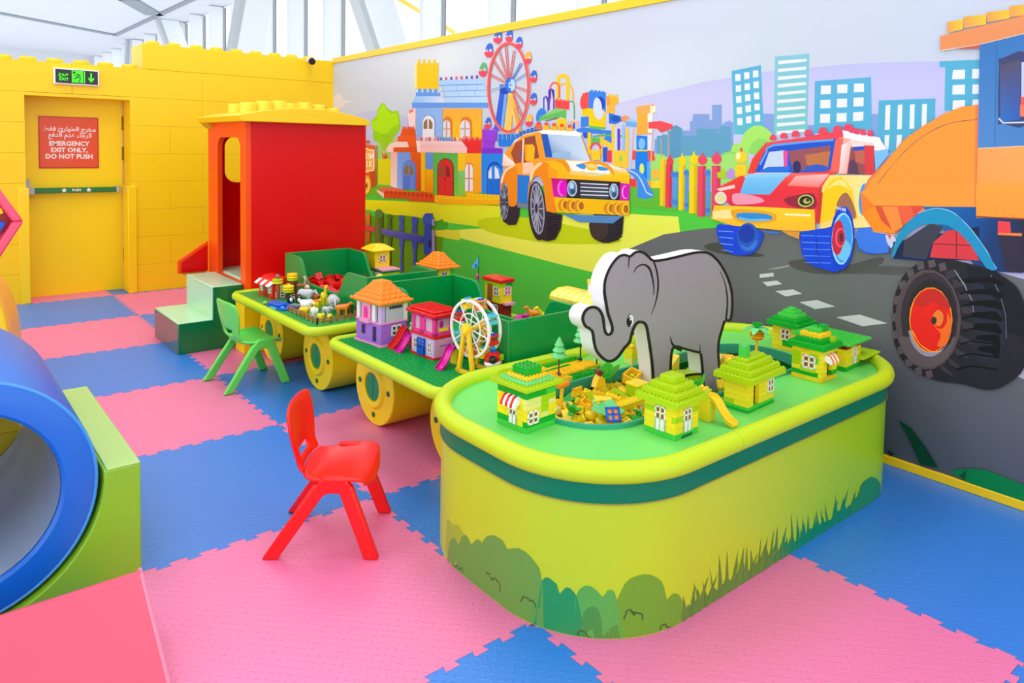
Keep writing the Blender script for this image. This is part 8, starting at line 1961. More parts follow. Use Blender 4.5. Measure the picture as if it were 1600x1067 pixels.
# ------------------------------------------------------------------ soft play shapes on the left
BV = mat('blue_vinyl', (0, 108, 212), .4, .5, coat=.2)
tn = thing('foam_tunnel', 'big blue foam tunnel cylinder lying on the floor at left', 'soft play', (-1.362, 1.0, .372))
def annulus(R, r, y0, y1, n=64, fil=.02):
    prof = [(r, y0 + fil * .5), (r + fil * .5, y0), (R - fil, y0), (R - fil * .3, y0 + fil * .3), (R, y0 + fil), (R, y1 - fil), (R - fil, y1), (r + fil * .5, y1), (r, y1 - fil * .5)]
    vs = [(a * math.cos(2 * PI * k / n), b, a * math.sin(2 * PI * k / n)) for a, b in prof for k in range(n)]; m = len(prof)
    return MB().add(vs, [(i * n + k, i * n + (k + 1) % n, ((i + 1) % m) * n + (k + 1) % n, ((i + 1) % m) * n + k) for i in range(m) for k in range(n)])
part('ring', annulus(.372, .27, 0, .92), BV, tn)
vs = [(.269 * math.cos(2 * PI * k / 48), b, .269 * math.sin(2 * PI * k / 48)) for b in (.02, .9) for k in range(48)]
part('lining', MB().add(vs, [(k, (k + 1) % 48, 48 + (k + 1) % 48, 48 + k) for k in range(48)]), mat('lining_reflection_grey', (150, 172, 204), .14, .8), tn)  # grey reflections on the blue inner wall put into its colour
part('seam_piping', MB().tube([(.366 * math.cos(2 * PI * k / 64), .008, .366 * math.sin(2 * PI * k / 64)) for k in range(64)], .006, 6, closed=True), mat('piping_blue', (70, 160, 236), .3), tn)
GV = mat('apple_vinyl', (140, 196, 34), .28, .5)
cr = thing('foam_cradle', 'apple green foam block hugging the blue tunnel', 'soft play', (-1.362, .985, 0))
arc = [(.385 * math.cos(math.radians(a)), .372 + .385 * math.sin(math.radians(a))) for a in range(3, -90, -6)]
part('block', MB().prism([(.492, 0), (.492, .386), (arc[0][0], .386)] + arc[1:] + [(.03, 0)], 0, .95, 'y'), GV, cr, bev=.008)
part('top_sheen', MB().prism([(.392, .384), (.492, .384), (.492, .392), (.392, .392)], .0, .95, 'y'), mat('apple_vinyl_sheen', (176, 214, 120), .3, .5), cr, bev=.004)  # pale sheet puts the ceiling's sheen on the block top into colour
rp = thing('foam_ramp', 'pink foam wedge ramp in the near left corner', 'soft play', (-.94, .67, 0))
RPV = mat('pink_vinyl', (228, 88, 112), .3, .45)
part('wedge', MB().prism([(0, 0), (0, .2), (-.02, .203), (-.38, .0)], -.86, 0, 'x'), RPV, rp, bev=.012, seg=3)
part('seam_piping', MB().tube([(-.004, 0, .198), (-.006, -.03, .193), (-.006, -.36, .012)], .006, 8), mat('pink_piping', (248, 130, 158), .3), rp)
ar = thing('foam_arch', 'yellow foam arch with orange outer skin behind the blue tunnel', 'soft play', (-1.385, 3.4, 0), -.262)
def arch_out(w, h, e=3.2, n=24): return [(w * math.copysign(abs(math.cos(PI * k / n)) ** (2 / e), math.cos(PI * k / n)), h * abs(math.sin(PI * k / n)) ** (2 / e)) for k in range(n + 1)]
A0 = arch_out(.375, .74); A1 = arch_out(.325, .68)
def arch_body(o, i, y0, y1): return MB().prism(o + i[::-1], y0, y1, 'y')
part('arch_face', arch_body(A0, A1, 0, .03), mat('yellow_vinyl', (252, 214, 40), .3), ar, bev=.01)
part('arch_body', arch_body([(x * 1.02, z * 1.01) for x, z in A0], A1, .03, .3), mat('peach_vinyl', (255, 180, 84), .3), ar, bev=.012)
cu = thing('foam_cushion', 'orange foam cushion inside the yellow arch', 'soft play', (-1.37, 3.45, 0), -.262); part('body', MB().box(-.3, 0, .003, .305, .2, .38), mat('orange_vinyl', (255, 150, 20), .3), cu, bev=.03)
part('seam', MB().tube([(.305, .03, .2), (.305, .17, .2)], .004, 6), mat('orange_vinyl_dark', (230, 120, 10), .3), cu)
cu = thing('foam_cushion', 'teal foam cushion stacked on the orange one inside the yellow arch', 'soft play', (-1.37, 3.45, .38), -.262); part('body', MB().box(-.28, 0, .001, .29, .2, .17), mat('teal_vinyl', (60, 160, 160), .3), cu, bev=.03)
part('seam', MB().tube([(.29, .03, .1), (.29, .17, .1)], .004, 6), mat('teal_vinyl_dark', (40, 130, 130), .3), cu)
hx = thing('hexagon_frame', 'pink foam hexagon frame with red inside standing on the yellow arch', 'soft play', (-1.18, 3.5, .965))
S_ = .25
hexo = [(S_ * math.cos(PI / 3 * k), S_ * math.sin(PI / 3 * k)) for k in range(6)]
HP = mat('pink_frame_vinyl', (250, 84, 120), .3)
for k in range(6):
    a, b = hexo[k], hexo[(k + 1) % 6]; part('frame_side', MB().prism([(a[0], a[1]), (b[0], b[1]), (b[0] * .78, b[1] * .78), (a[0] * .78, a[1] * .78)], 0, .14, 'y'), HP, hx, bev=.012)
part('back_panel', MB().prism([(x * .8, z * .8) for x, z in hexo], .12, .14, 'y'), mat('deep_red_vinyl', (196, 20, 16), .3), hx)
for k, (nm, c, x, z, a, lb) in enumerate((('toy_block', TP['blue'], .135, -.03, 62, 'blue toy block leaning inside the pink hexagon frame'), ('toy_block', TP['yellow'], .12, .055, 20, 'yellow toy block inside the pink hexagon frame'), ('toy_block', TP['red'], .02, -.03, 40, 'red toy block inside the pink hexagon frame'))):
    o = thing(nm, lb, 'block', (-1.18 + x, 3.53, .965 + z)); part('body', MB().box(-.034, 0, -.018, .034, .05, .018), c, o, bev=.006); o.rotation_euler = (0, -math.radians(a), 0)
    part('face_panel', MB().box(-.026, -.002, -.012, .026, .001, .012), c, o)

o = thing('foam_block', 'yellow foam block seen through the blue tunnel behind its far end', 'soft play', (-1.7, 1.96, 0)); part('body', MB().box(0, 0, .001, .6, .2, .5), mat('yellow_vinyl', (252, 214, 40), .3), o, bev=.02); part('seam', MB().tube([(.02, -.001, .25), (.58, -.001, .25)], .004, 6), mat('yellow_seam', (232, 190, 20), .3), o)

# ------------------------------------------------------------------ toy brick houses
_bc = {}
def brick_mesh(lx, ly, h, key):
    k = (round(lx, 4), round(ly, 4), round(h, 4), key)
    if k not in _bc:
        e = .00018; me = MB().box(e, e, .0003, lx - e, ly - e, h - .0003).mesh('brick'); me.materials.append(TP[key]); _bc[k] = me
    return _bc[k]
def brick(par, x, y, z, lx, ly, h, key):
    o = bpy.data.objects.new('brick', brick_mesh(lx, ly, h, key)); COL.objects.link(o); o.parent = par; o.location = (x, y, z); return o
def courses(par, sx, sy, z0, h, rows, th=.016, gap_front=None, gap_left=None):
    """rows: bottom to top; each row = (left colours, front colours); left face runs along y, front face along x.
    gap_*: (a0, a1, row0, row1) opening in that face"""
    z = z0
    for r, (lc, fc) in enumerate(rows):
        n = len(fc); w = sx / n
        for k, c in enumerate(fc):
            if c == '.': continue
            a, b = k * w, (k + 1) * w
            brick(par, a, 0, z, b - a, th, h, c)
        n = len(lc); w = (sy - th) / n
        for k, c in enumerate(lc):
            if c == '.': continue
            brick(par, 0, th + k * w, z, th, w, h, c)
        z += h
    part('rear_wall', MB().box(th, sy - th, z0, sx, sy, z), TP[rows[-1][1][-1] if rows[-1][1][-1] != '.' else 'yellow'], par)
    part('side_wall', MB().box(sx - th, th, z0, sx, sy - th, z), TP['yellow' if 'yellow' in str(rows) else rows[-1][1][0]], par)
    return z
def tier(par, sx, sy, z, h, inset, key, over=0, p=.016):
    a, b = inset - over, inset - over
    x0, y0, x1, y1 = a, b, sx - a, sy - b
    o = part('roof_tier', MB().box(x0, y0, z, x1, y1, z + h), TP[key], par, bev=.0012, seg=1)
    nx, ny = max(1, int((x1 - x0) / p + .2)), max(1, int((y1 - y0) / p + .2)); m = MB(); px, py = (x1 - x0) / nx, (y1 - y0) / ny
    for i in range(nx):
        for j in range(ny): m.cyl((x0 + px * (i + .5), y0 + py * (j + .5), z + h - .0005), (x0 + px * (i + .5), y0 + py * (j + .5), z + h + .004), .0047, 7)
    s = part('studs', m, TP[key], o); s['kind'] = 'stuff'
    return z + h
def window(par, face, a, z, w, h, frame='white', glass='window', door=0, cols=2, rows=2, d=.0035, name=None):
    """face 'L' is the x=0 side (runs along y), 'F' the y=0 side (runs along x)"""
    m = MB(); g = MB(); t = w * .13
    zb = z + h * door
    def B(mb, u0, u1, v0, v1, d0, d1):
        if face == 'F': mb.box(u0, -d1, v0, u1, -d0, v1)
        else: mb.box(-d1, u0, v0, -d0, u1, v1)
    for i in range(cols + 1):
        u = a + (w - t) * i / cols; B(m, u, u + t, z, z + h, 0, d)
    for j in range(rows + 1):
        v = zb + (h * (1 - door) - t) * j / rows; B(m, a, a + w, v, v + t, 0, d)
    if door: B(m, a, a + w, z, zb + t, 0, d)
    B(g, a + .001, a + w - .001, z + .001, z + h - .001, 0, d * .35)
    o = part(name or ('door' if door else 'window'), m, TP[frame], par, bev=.0005, seg=1); part('panes', g, TP[glass], o); return o
def awning(par, face, a, z, w, dep, keys=('white', 'red'), n=6, drop=.016, h=.02):
    for k in range(n):
        u0, u1 = a + w * k / n, a + w * (k + 1) / n
        pr = [(0, z), (0, z + h), (-dep, z + h - drop), (-dep, z - drop * .9)] if 1 else 0
        pr = [(0, z - .004), (0, z + h), (-dep * .5, z + h * .75), (-dep, z - drop * .3), (-dep, z - drop)]
        part('awning_stripe', MB().prism([(p, q) for p, q in pr], u0, u1, 'x') if face == 'F' else MB().prism([(p, q) for p, q in pr], u0, u1, 'y'), TP[keys[k % 2]], par)

TZ, CZ = .5005, .4505
def house(label, x, y, deg, z=TZ): return thing('toy_house', label, 'toy house', (x, y, z), math.radians(deg), 'toy brick houses on the play tables')
y_, l_, g_, f_, m_, c_, a_ = 'yellow', 'lime', 'green', 'leaf', 'mint', 'cream', 'amber'
# 1 front-left, striped awning and grey band
h1 = house('toy house with red striped awning and square green roof top, nearest the pit heap', .12, .187, 4)
SX, SY, h = .142, .142, .0192
ztop = courses(h1, SX, SY, 0, h, [((f_, f_), (f_, f_)), ((y_, g_, g_), (g_, g_, g_)), ((y_, y_, y_), (y_, y_, c_, y_)), ((y_, y_, y_), (y_, y_, l_, y_)), ((y_, y_, y_), (c_, c_, l_, c_)), ((y_, y_, y_), (c_, c_, l_, l_)), ((g_, g_), (g_, g_, f_))])
ztop = tier(h1, SX, SY, ztop, .010, 0, 'grey', .001)
for ins, hh, k in ((0, .012, 'lime'), (.014, .0095, 'mint'), (.03, .0115, 'amber'), (.041, .004, 'green'), (.043, .0235, 'green')): ztop = tier(h1, SX, SY, ztop, hh, ins, k, .019 if ins == 0 else .008)
window(h1, 'L', .044, .02, .038, .066, door=.45); window(h1, 'F', .006, .027, .052, .045); awning(h1, 'L', .03, .098, .07, .026)
# 2 lime stepped roof, two white doors
h2 = house('toy house with lime stepped roof and two white doors, on the oval table', .473, -.150, 2)
S = .128; ztop = courses(h2, S, S, 0, .0188, [((f_, f_), (f_, f_)), ((y_, y_), (y_, y_)), ((y_, y_), (y_, y_)), ((y_, y_, y_), (l_, y_, y_)), ((y_, l_), (y_, l_)), ((y_, y_), (y_, y_))])
for ins, hh in ((-.024, .021), (-.008, .0195), (.012, .0195), (.034, .022)): ztop = tier(h2, S, S, ztop, hh, ins, 'lime')
window(h2, 'L', .040, .019, .042, .082, door=.45); window(h2, 'F', .042, .019, .044, .078, door=.45); part('step_gap', MB().box(.035, -.0006, .0, .095, .002, .009), TP['darkgreen'], h2)
# 3 lime roof with green chimney
h3 = house('toy house with lime stepped roof and a square green chimney, on the oval table', .893, -.148, 3.5)
SX, SY = .19, .098; ztop = courses(h3, SX, SY, 0, .0188, [((f_, f_), (f_, f_)), ((y_, l_), (y_, '.', y_, y_, y_)), ((y_, y_), (y_, '.', y_, y_, y_)), ((y_,), (y_, '.', y_, y_, y_)), ((y_, y_), (y_, '.', y_, y_, y_)), ((y_,), (y_, y_, y_))])
part('step', MB().box(-.002, -.002, 0, SX + .002, SY, .008), TP['green'], h3)
for ins, hh in ((-.03, .0225), (-.014, .0195), (.006, .02), (.026, .012)): ztop = tier(h3, SX, SY, ztop, hh, ins, 'lime')
part('chimney', MB().box(.036, .036, ztop - .004, .066, .066, ztop + .046), TP['leaf'], h3, bev=.001); window(h3, 'F', .138, .045, .046, .052); part('door_recess', MB().box(.04, .02, .019, .076, .03, .09), TP['amber'], h3)
# 4 right front, striped walls
h4 = house('toy house with green and amber stepped roof and small awning, on the oval table', 1.445, -.135, 1)
S = .132; ztop = courses(h4, S, S, 0, .0192, [((y_, a_), (a_, a_)), ((g_, g_), (y_, '.', g_)), ((y_, l_, y_), (y_, '.', y_)), ((y_, y_, l_), (y_, '.', y_)), ((f_, y_, l_), (y_, '.', y_)), ((l_, y_, l_), (y_, '.', g_)), ((y_, a_, y_), (y_, y_, y_))])
for ins, hh, k in ((-.014, .023, 'green'), (.012, .019, 'green'), (.02, .019, 'amber'), (.038, .017, 'leaf')): ztop = tier(h4, S, S, ztop, hh, ins, k)
brick(h4, .07, .03, ztop - .012, .036, .03, .026, 'green'); brick(h4, .085, .0, ztop - .055, .036, .03, .021, 'lime')
window(h4, 'L', .028, .05, .056, .056); awning(h4, 'F', .02, .095, .085, .028, ('white', 'orange')); part('door_recess', MB().box(.044, .02, .02, .088, .03, .11), TP['amber'], h4)
part('window_box', MB().box(-.012, .026, .038, 0, .088, .05), TP['lime'], h4)
# 5 back, dark green domed roof
h5 = house('toy house with dark green roof and pale green top tiers, behind the amber roofed one', 1.79, .175, -2)
SX, SY = .125, .125; ztop = courses(h5, SX, SY, 0, .0192, [((a_, a_), (a_, a_)), ((g_, y_), (g_, g_)), ((g_, y_), (g_, y_)), ((y_, y_), (y_, y_)), ((y_, a_), (y_, y_)), ((y_, y_), (y_, y_))])
for ins, hh, k in ((-.022, .022, 'green'), (-.004, .017, 'green'), (.014, .018, 'leaf'), (.03, .016, 'leaf'), (.045, .01, 'leaf')): ztop = tier(h5, SX, SY, ztop, hh, ins, k)
window(h5, 'L', .03, .05, .05, .055)
# 6 flat sloping roof plate
h6 = house('toy house with wide flat green roof plate and white door, on the oval table', 1.688, -.118, 3.5)
SX, SY = .15, .12; ztop = courses(h6, SX, SY, 0, .0192, [((g_, g_), (g_, g_)), ((y_, y_), (y_, y_)), ((y_, y_), (y_, y_)), ((y_, '.'), (y_, y_)), ((y_, '.'), (y_, y_)), (('darkred', 'darkred'), ('darkred', a_, 'darkred'))])
o = part('roof_tier', MB().box(-.03, -.025, 0, SX + .055, SY + .12, .01), TP['leaf'], h6, bev=.001); o.location = (0, 0, ztop + .004); o.rotation_euler = (.03, .02, 0)
m = MB()
for i in range(14):
    for j in range(16): m.cyl((-.022 + .0163 * i, -.018 + .0163 * j, .0095), (-.022 + .0163 * i, -.018 + .0163 * j, .0145), .0048, 7)
part('studs', m, TP['leaf'], o)['kind'] = 'stuff'
window(h6, 'F', .068, .022, .036, .075, door=.45)
pl = tag(part('base_plate', MB().box(0, 0, 0, .19, .17, .008), TP['lime'], None, bev=.001), 'lime stud plate lying across the rim at the right end of the oval table', 'toy plate'); pl.location = (1.80, -.14, .538); pl.rotation_euler = (0, 0, .05)
m = MB().studs(.004, .004, .008, 11, 10); part('studs', m, TP['lime'], pl)['kind'] = 'stuff'
# long brick garden at the back left of the oval table
gp = thing('brick_garden', 'long flat row of amber and green toy plates along the back of the oval table', 'toy garden', (.555, .50, TZ), math.radians(3))
m = MB(); cols = ['green', 'amber', 'amber', 'amber', 'green', 'yellow', 'lime']
brick_rows = [(0, .035, .012, 'green'), (.03, .10, .022, 'amber'), (.10, .125, .016, 'green'), (.125, .155, .014, 'amber'), (.155, .185, .018, 'green'), (.185, .235, .022, 'lime')]
for k, (a, b, hh, c) in enumerate(brick_rows):
    L0, L1 = (-.02, .30) if k < 5 else (-.12, .33)
    n = 3
    for j in range(n):
        u0, u1 = L0 + (L1 - L0) * j / n, L0 + (L1 - L0) * (j + 1) / n
        o = brick(gp, u0, a, 0, u1 - u0, b - a, hh + (.004 if (j + k) % 3 == 0 else 0), c if (j + k) % 4 else ('amber' if c == 'green' else c))
        m = MB().studs(0, 0, hh + (.004 if (j + k) % 3 == 0 else 0), max(1, int((u1 - u0) / .016)), max(1, int((b - a) / .016))); part('studs', m, TP[c if (j + k) % 4 else ('amber' if c == 'green' else c)], o)['kind'] = 'stuff'
def toy_tree(label, x, y, z, hpole, pole, crown=True):
    t = thing('toy_tree', label, 'toy tree', (x, y, z))
    part('trunk', MB().cyl((0, 0, 0), (0, 0, hpole), .0032, 8), TP[pole], t)
    part('foot', MB().lathe([(.011, 0), (.010, .004), (.004, .012)], n=8), TP[pole], t)
    if crown:
        for k, (r, z0, hh) in enumerate(((.034, 0, .034), (.028, .024, .03), (.02, .046, .032))):
            part('branch_tier', MB().lathe([(r * .82, hpole + z0 - .006), (r, hpole + z0), (r * .5, hpole + z0 + hh * .6), (.004, hpole + z0 + hh)], n=14), TP['mint'], t)
    return t
toy_tree('mint green toy fir tree on a brown pole in the brick garden', .597, .54, .5225, .078, 'brown')
toy_tree('dark thin toy tree with mint crown beside the elephant trunk', .82, .64, .5225, .085, 'black')
o = thing('toy_plant', 'short black toy plant stem on the brick garden end by the elephant', 'toy plant', (.832, .552, .5225)); part('stem', MB().cyl((0, 0, 0), (0, 0, .022), .003, 8), TP['black'], o)
for a in (0, 2, 4): part('root', MB().tube([(0, 0, .008), (.008 * math.cos(a), .008 * math.sin(a), .001)], .0022, 6), TP['black'], o)
o = thing('brick_post', 'yellow and cream toy brick pillar behind the elephant head', 'toy pillar', (1.0, .50, TZ)); 
for k, c in enumerate(('cream', 'yellow', 'yellow')): brick(o, 0, 0, .0232 * k, .036, .048, .0232, c)
part('cap', MB().box(.004, .004, .0696, .032, .044, .084), TP['amber'], o, bev=.003)
# slide with pineapple-like plant on the table edge
sd = thing('toy_slide', 'yellow toy slide beside the lime roofed house with two doors', 'toy slide', (.72, -.1, TZ))
part('tower', MB().box(-.018, -.016, 0, .022, .03, .08), TP['yellow'], sd, bev=.001)
path = cat([(0, -.005, .088), (.004, -.03, .078), (.008, -.055, .045), (.012, -.08, .018), (.016, -.10, .008)], 5)
vs = []; 
for p in path: vs += [(p.x - .018, p.y, p.z + .012), (p.x - .015, p.y, p.z), (p.x + .015, p.y, p.z), (p.x + .018, p.y, p.z + .012), (p.x + .021, p.y, p.z + .01), (p.x + .018, p.y, p.z - .006), (p.x - .018, p.y, p.z - .006), (p.x - .021, p.y, p.z + .01)]
n = len(path); part('chute', MB().add(vs, [(i * 8 + k, i * 8 + (k + 1) % 8, (i + 1) * 8 + (k + 1) % 8, (i + 1) * 8 + k) for i in range(n - 1) for k in range(8)] + [tuple(range(8)), tuple((n - 1) * 8 + k for k in range(8))]), TP['amber'], sd)
def leaf_mesh(L, w, th=.004):
    m = MB(); P = [(0, 0), (L * .25, w * .8), (L * .55, w), (L * .85, w * .6), (L, 0), (L * .85, -w * .6), (L * .55, -w), (L * .25, -w * .8)]; return m.prism(P, -th / 2, th / 2)
def flower(name, label, cat_, loc, key, n, L, w, tilt, core='amber', rot=(0, 0, 0), rc=.012):
    t = thing(name, label, cat_, loc); t.rotation_euler = rot
    for k in range(n):
        o = part('leaf', leaf_mesh(L, w), TP[key], t, bev=.0015); o.rotation_euler = (0, -tilt, 2 * PI * k / n); o.location = (0, 0, 0)
    part('core', MB().lathe([(rc * .9, -.01), (rc, 0), (rc * .8, .008), (.002, .01)], n=12), TP[core], t); return t
fl_ = flower('toy_plant', 'green leaved toy plant with amber rings behind the yellow slide', 'toy plant', (.735, -.055, .606), 'green', 4, .05, .017, .5, 'amber', (-.9, .3, .3))
for k, (c, r) in enumerate((('amber', .022), ('lime', .024), ('amber', .02))): part('ring', MB().lathe([(r * .8, -.012 - .012 * k), (r, -.018 - .012 * k), (r * .8, -.024 - .012 * k)], n=12), TP[c], fl_)
# palm tree
pt = thing('toy_palm', 'toy palm tree with mint fronds and amber trunk standing in the pit', 'toy tree', (1.62, .275, .485))
part('trunk', MB().cyl((0, 0, 0), (0, 0, .085), .0065, 10), TP['amber'], pt); part('foot', MB().lathe([(.03, 0), (.03, .01), (.01, .016)], n=14), TP['amber'], pt)
for k, (r, z) in enumerate(((.026, .085), (.034, .095), (.032, .107), (.028, .118))): part('basket_ring', MB().lathe([(r * .8, z), (r, z + .003), (r, z + .008), (r * .8, z + .011)], n=14), TP['orange' if k % 2 == 0 else 'amber'], pt)
for k in range(6):
    m = MB(); seg = [(0, 0, .13), (.025, 0, .14), (.05, 0, .134), (.068, 0, .118)]
    wv = [.008, .018, .017, .004]; vs = []
    for (x, _, z), w in zip(seg, wv): vs += [(x, -w, z), (x, w, z), (x, w, z + .004), (x, -w, z + .004)]
    m.add(vs, [(i * 4 + q, i * 4 + (q + 1) % 4, i * 4 + 4 + (q + 1) % 4, i * 4 + 4 + q) for i in range(3) for q in range(4)] + [(0, 1, 2, 3), (12, 13, 14, 15)])
    o = part('frond', m, TP['mint'], pt); o.rotation_euler = (0, 0, PI / 3 * k + .3)
m = MB()
for k in range(5): a = 2 * PI * k / 5; m.cyl((.016 * math.cos(a), .016 * math.sin(a), .152), (.016 * math.cos(a), .016 * math.sin(a), .164), .008, 8)
m.cyl((0, 0, .13), (0, 0, .166), .008, 8); part('crown_stud', m, TP['green'], pt)

# ------------------------------------------------------------------ loose bricks in the pit and in the far bin
_lm = {}
def loose_mesh(kind, key):
    k = (kind, key)
    if k in _lm: return _lm[k]
    if kind in ('2x2', '2x4', '2x3'):
        n = int(kind[2]); L, W, hh = .016 * n, .032, .0195
        m = MB(); t = .0025
        m.box(-L / 2, -W / 2, -hh / 2, L / 2, W / 2, hh / 2)
        for i in range(n):
            for j in range(2): m.cyl((-L / 2 + .016 * (i + .5), -W / 2 + .016 * (j + .5), hh / 2 - .0004), (-L / 2 + .016 * (i + .5), -W / 2 + .016 * (j + .5), hh / 2 + .0045), .0048, 8)
        me = m.mesh('toy_brick')
    elif kind == 'slope':
        m = MB().prism([(-.032, -.012), (.032, -.012), (.032, -.004), (-.012, .022), (-.032, .022)], -.016, .016, 'y'); me = m.mesh('toy_brick')
    elif kind == 'hollow':
        m = MB().box(-.03, -.022, -.014, .03, .022, -.010).box(-.03, -.022, -.014, -.026, .022, .014).box(.026, -.022, -.014, .03, .022, .014).box(-.03, -.022, -.014, .03, -.018, .014).box(-.03, .018, -.014, .03, .022, .014).cyl((0, 0, -.01), (0, 0, .01), .008, 10); me = m.mesh('toy_brick')
    elif kind == 'arch':
        m = MB().prism([(-.034, -.016), (-.02, -.016)] + [(-.02 * math.cos(PI * k / 8), -.016 + .022 * math.sin(PI * k / 8)) for k in range(1, 8)] + [(.02, -.016), (.034, -.016), (.034, .016), (-.034, .016)], -.016, .016, 'y'); me = m.mesh('toy_brick')
    elif kind == 'round':
        me = MB().lathe([(.018, -.014), (.024, -.008), (.026, .004), (.02, .014), (.008, .018)], n=14).mesh('toy_brick')
    me.materials.append(TP[key]); _lm[k] = me; return me
def loose(x, y, z, kind, key, label, group, name='toy_brick'):
    o = link(name, loose_mesh(kind, key), None); o.location = (x, y, z); o.rotation_euler = (random.uniform(-.5, .5), random.uniform(-.5, .5), random.uniform(0, 6.28)); return tag(o, label, 'toy brick', group)
KS = {'2x2': 'square', '2x4': 'long', '2x3': 'medium', 'slope': 'sloped', 'hollow': 'hollow', 'arch': 'arched', 'round': 'round'}
KC = {'leaf': 'pale green', 'amber': 'amber orange'}
def pitlabel(key, kind, x, y):
    w = 'right end' if x > 1.3 else 'middle' if x > .95 else ('near edge' if y < .15 else 'back' if y > .33 else 'left side' if x < .5 else 'centre')
    return KC.get(key, key) + ' ' + KS[kind] + ' toy brick at the ' + w + ' of the oval table pit'
def inpit(x, y, d=.047):
    cx = min(max(x, .487), 1.497); return math.hypot(x - cx, y - .243) < .2249 - d
for lay, (zz, sp) in enumerate(((.444, .05), (.466, .058))):
    y = .045
    while y < .45:
        x = .285
        while x < 1.7:
            px_, py_ = x + random.uniform(-.008, .008), y + random.uniform(-.008, .008)
            dens = (px_ < .95) or (1.1 < px_ < 1.3 and lay == 0 and py_ > .2) or (px_ > 1.4 and lay == 0) or (px_ > 1.3 and py_ > .28)
            clear = not (.90 < px_ < 1.45 and .22 < py_ < .36)
            if inpit(px_, py_) and dens and clear:
                key = random.choices(['yellow', 'amber', 'lime', 'green', 'cream', 'leaf'], [8, 1.8, 1.2, .9, .6, .8])[0]; kind = random.choices(['2x2', '2x4', '2x3', 'slope', 'hollow', 'arch', 'round'], [3, 3, 2, 2, 1.2, 1, 1.2])[0]
                hump = .026 * math.exp(-((px_ - .62) / .2) ** 2 - ((py_ - .27) / .16) ** 2)
                loose(px_, py_, zz + hump + random.uniform(-.004, .004), kind, key, pitlabel(key, kind, px_, py_), 'loose bricks in the table pit')
            x += sp
        y += sp
flower('toy_leaf_piece', 'mint green four petal toy piece on the brick heap', 'toy plant', (.47, .155, .512), 'mint', 5, .068, .026, .25, 'mint', (.2, -.1, .4))
flower('toy_leaf_piece', 'green toy leaf rosette with round hub at the back of the brick heap', 'toy plant', (.72, .385, .528), 'leaf', 5, .075, .03, .55, 'green', (-.6, .5, .2), .016)
flower('toy_leaf_piece', 'dark green leafy toy cluster at the left of the brick heap', 'toy plant', (.38, .24, .50), 'green', 6, .045, .014, .7, 'leaf', (.3, .2, .7))
flower('toy_leaf_piece', 'small mint leaf toy by the lime roofed house wall', 'toy plant', (.585, .10, .497), 'mint', 3, .04, .012, .3, 'green', (.2, .3, 1.2))
flower('toy_flower', 'yellow toy flower lying on the mint petal piece', 'toy flower', (.47, .20, .535), 'yellow', 8, .02, .008, .1, 'yellow', (-.4, .1, 0))
def framep(label, loc, rot, key, w, h, c, r, name, cat_):
    t = thing(name, label, cat_, loc); t.rotation_euler = rot; b = .005
    part('frame', MB().box(-w, -.004, -h, -w + b * 1.6, .004, h).box(w - b * 1.6, -.004, -h, w, .004, h).box(-w, -.004, h - b * 1.6, w, .004, h).box(-w, -.004, -h, w, .004, -h + b * 1.6), TP[key], t, bev=.001)
    for i in range(1, c): u = -w + 2 * w * i / c; part('bar', MB().box(u - b / 1.5, -.0035, -h, u + b / 1.5, .0035, h), TP[key], t)
    for j in range(1, r): v = -h + 2 * h * j / r; part('bar', MB().box(-w, -.0035, v - b / 1.5, w, .0035, v + b / 1.5), TP[key], t)
    return t
wf_ = framep('blue toy window frame lying on the yellow heap near the pit edge', (.447, .10, .522), (-.6, 0, -.55), 'blue', .026, .026, 2, 2, 'toy_window', 'toy window'); part('panes', MB().box(-.022, .0, -.022, .022, .002, .022), TP['orange'], wf_)
framep('amber toy fence panel at the back left of the brick heap', (.50, .335, .528), (.1, .1, .3), 'amber', .036, .017, 4, 1, 'toy_fence', 'toy fence')
t = thing('toy_mallet', 'amber toy mallet propped upright at the left of the brick heap', 'toy tool', (.425, .345, .475)); part('handle', MB().cyl((0, 0, 0), (.012, .004, .085), .007, 10), TP['amber'], t); part('mallet_head', MB().cyl((-.02, -.006, .092), (.044, .01, .088), .012, 12), TP['orange'], t, bev=.003)
t = thing('toy_figure_part', 'amber toy digger bucket with brown roller at the back of the heap', 'toy part', (.645, .36, .515)); part('bucket', MB().prism([(-.03, 0), (.03, 0), (.02, .03), (-.004, .048), (-.02, .03)], -.014, .014, 'y'), TP['amber'], t, bev=.002); part('roller', MB().cyl((-.008, -.016, .056), (.004, .016, .056), .012, 12), TP['brown'], t)
t = thing('toy_box', 'cream and lime hollow toy bucket in the middle of the brick heap', 'toy box', (.735, .24, .515)); part('shell', MB().box(-.034, -.03, -.024, .034, .03, .028), TP['lime'], t, bev=.006); part('lid', MB().box(-.036, -.032, .02, .036, .032, .032), TP['yellow'], t, bev=.004)
t = thing('toy_box', 'amber open toy crate behind the lime bucket by the elephant leg', 'toy box', (.80, .325, .53)); part('crate', MB().box(-.036, -.026, -.02, .036, .026, -.014).box(-.036, -.026, -.02, -.031, .026, .022).box(.031, -.026, -.02, .036, .026, .022).box(-.036, -.026, -.02, .036, -.021, .022).box(-.036, .021, -.02, .036, .026, .022), TP['amber'], t, bev=.001); part('knob', MB().cyl((0, 0, -.014), (0, 0, .012), .009, 10), TP['lime'], t); t.rotation_euler = (.25, -.2, .2)
t = thing('toy_bar', 'long yellow toy beam lying across the brick heap toward the doors house', 'toy part', (.57, .165, .508)); part('beam', MB().box(-.115, -.014, -.013, .115, .014, .013), TP['yellow'], t, bev=.002); part('studs', MB().studs(-.112, -.014, .013, 14, 2), TP['yellow'], t)['kind'] = 'stuff'; t.rotation_euler = (.3, -.05, -.05)
